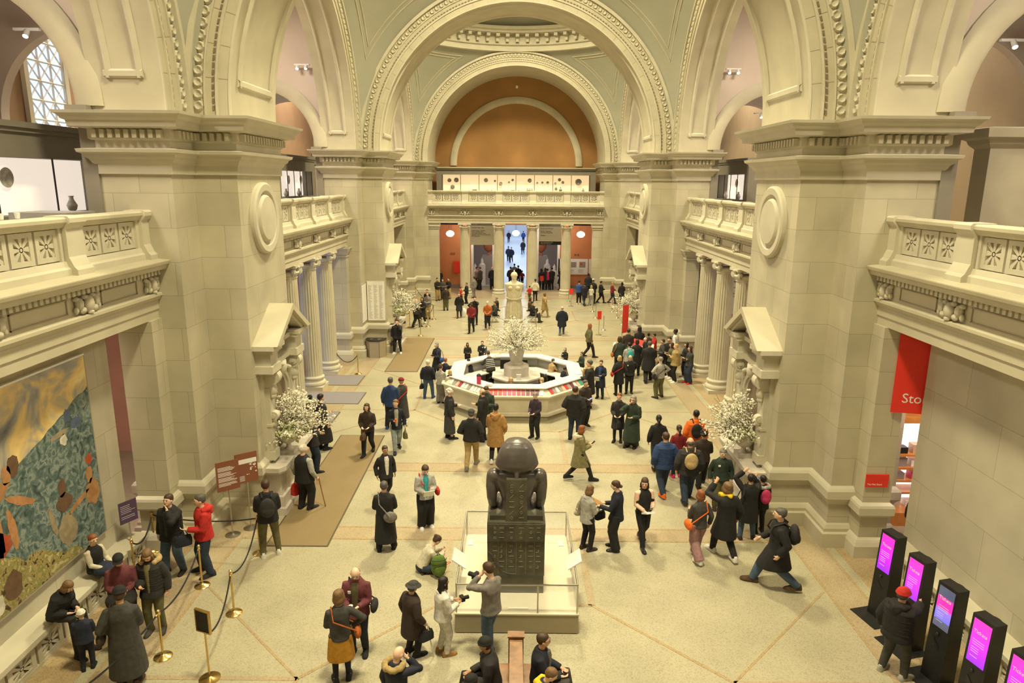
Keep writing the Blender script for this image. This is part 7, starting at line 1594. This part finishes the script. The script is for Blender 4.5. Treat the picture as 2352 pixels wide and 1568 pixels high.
# balcony visitors
P('man in bright orange red hoodie behind the near left balustrade', 0, 0, 0, 75, 'si lp lp', 'jacket red', 'slim blk', 'blk', 'short bk', 'd', H=1.8, pos=(-10.05, 14.9, H1+.12), hood='red')
for x, y, hd, t, hr, lab in ((-9.45, 27.6, -60, 'jacket char', 'short br', 'visitor in dark jacket at the left gallery rail, leftmost'), (-9.5, 29.0, -160, 'jacket red', 'bob br', 'woman in red jacket at the left gallery rail'), (-9.5, 30.1, 100, 'jacket blk', 'short bk', 'man in black jacket at the left gallery rail, rightmost')): P(lab, 0, 0, 0, hd, 'st hd hd', t, 'slim blk', 'blk', hr, 'l', H=1.72, pos=(x, y, H1))
for x, y, t, lab in ((10.4, 33.4, 'jacket mar', 'woman with long hair on the right gallery, left one'), (10.7, 33.4, 'jacket dred', 'woman with long hair on the right gallery, right one')): P(lab, 0, 0, 0, 0, 'st hd hd', t, 'slim blk', 'blk', 'long bk', 'l', H=1.7, fem=1, pos=(x+(.25 if 'right one' in lab else 0), y, H1))
P('man in denim jacket on the upper right gallery', 0, 0, 0, -20, 'st hd hd', 'jacket djean', 'slim blk', 'blk', 'short bk', 'l', H=1.78, pos=(10.35, 15.9, H1), lean=15); P('man in black leaning on the upper right gallery', 0, 0, 0, -30, 'st dn dn', 'jacket blk', 'slim blk', 'blk', 'short bk', 'm', H=1.7, pos=(9.95, 15.8, H1))
# green backpack on the floor
p = at(1008, 1322); g = thing('hiking_backpack', (p.x, p.y, 0), radians(20), 'green hiking backpack on the floor before the sitting woman', 'backpack')
mb = MB(); mb.ball((0, 0, .27), (.19, .15, .27), 18, 11); b = mb.build('bag_body', 'c_grn', g, True)
MB().ball((0, -.12, .2), (.13, .08, .15), 14, 8).build('front_pocket', 'c_grn', g, True)
for z in (.34, .44): MB().tube([(.18*cos(a), -.02-.15*sin(a), z+.03*sin(a)) for a in [pi*i/12 for i in range(13)]], .009, 5).build('zip', 'black', g)
MB().tube([(-.04, 0, .53), (0, 0, .58), (.04, 0, .53)], .01, 5).build('grab_loop', 'black', g); MB().tube([(.17, 0, .3), (.27, .02, .3), (.30, .05, .26), (.2, .05, .22)], .008, 5).build('orange_cord', 'c_orng', g)
p = at(1077, 728); o = MB().loft([[(x*r, y*r*.6, zz) for x, y in [(cos(2*pi*i/12), sin(2*pi*i/12)) for i in range(12)]] for r, zz in ((.14, .12), (.2, .3), (.17, .5), (.05, .62))]).build('plastic_bag', 'white', None, True); o.location = (p.x-.35, p.y, .0); tag(o, 'white plastic carrier bag hanging from the hand of the person in boots', 'bag')
# ------------------------------------------------------------ light
def area(name, loc, size, power, col, rot=(0, 0, 0), shape='DISK', sy=None, spread=180):
    l = bpy.data.lights.new(name, 'AREA'); l.shape = shape; l.size = size; l.energy = power; l.color = col; l.spread = radians(spread)
    if sy: l.size_y = sy
    o = bpy.data.objects.new(name, l); COL.objects.link(o); o.location = loc; o.rotation_euler = rot; return o
def point(name, loc, power, col, r=.3):
    l = bpy.data.lights.new(name, 'POINT'); l.energy = power; l.color = col; l.shadow_soft_size = r
    o = bpy.data.objects.new(name, l); COL.objects.link(o); o.location = loc; return o
WARM = (1, .885, .55); NEUT = (1, .88, .70)
for yc, pw_ in zip(BAYC, (2950, 3500, 3500)): area('oculus_lamp', (0, yc, 22.4), 2.6, pw_, WARM, spread=138)
for i, yc in enumerate(PIER[:3]):
    for s in (-1, 1): point('cornice_uplight', (s*5.9, yc, 11.0), 6, WARM, .35)
for s in (-1, 1):
    for yc in BAYC: area('aisle_lamp', (s*12.3, yc, 17.2), 3.0, 1100, NEUT)
    for yc in PIER[1:3]: point('gallery_lamp', (s*12.3, yc, 12.2), 60, NEUT, .3)
point('far_gallery_lamp', (0, 57.0, 13.2), 25, WARM, .4)
for x in (-4, 0, 4): point('lunette_uplight', (x, 58.9, 10.6), 20, (1, .8, .5), .2)
for s in (-1, 1): point('far_hall_lamp', (s*3.2, 57.2, 5.2), 110, (1, .85, .75), .3)
for y in (70, 84, 98, 112): area('far_court_lamp', (0, y, 8.8), 6, 600, (.72, .84, 1.0))
area('vestibule_daylight', (-14.2, 28.1, 3.2), 10, 420, (.52, .62, 1.0), rot=(0, -pi/2, 0), shape='RECTANGLE', sy=4)
area('east_hall_lamp', (13.0, 28.1, 5.6), 6, 160, (1, .88, .75))
for s in (-1, 1): area('side_room_lamp', (s*11.5, 15.0, 5.7), 3, 260, (1, .85, .72)); area('side_room_lamp', (s*11.5, 47, 5.7), 3, 130, (1, .85, .72))
w = bpy.data.worlds.new('world'); SC.world = w; w.use_nodes = True
w.node_tree.nodes['Background'].inputs['Color'].default_value = (.5, .6, .8, 1); w.node_tree.nodes['Background'].inputs['Strength'].default_value = .3
SC.view_settings.view_transform = 'Standard'; SC.view_settings.look = 'None'; SC.view_settings.gamma = 1; SC.view_settings.use_curve_mapping = False
SC.view_settings.exposure = 0.0
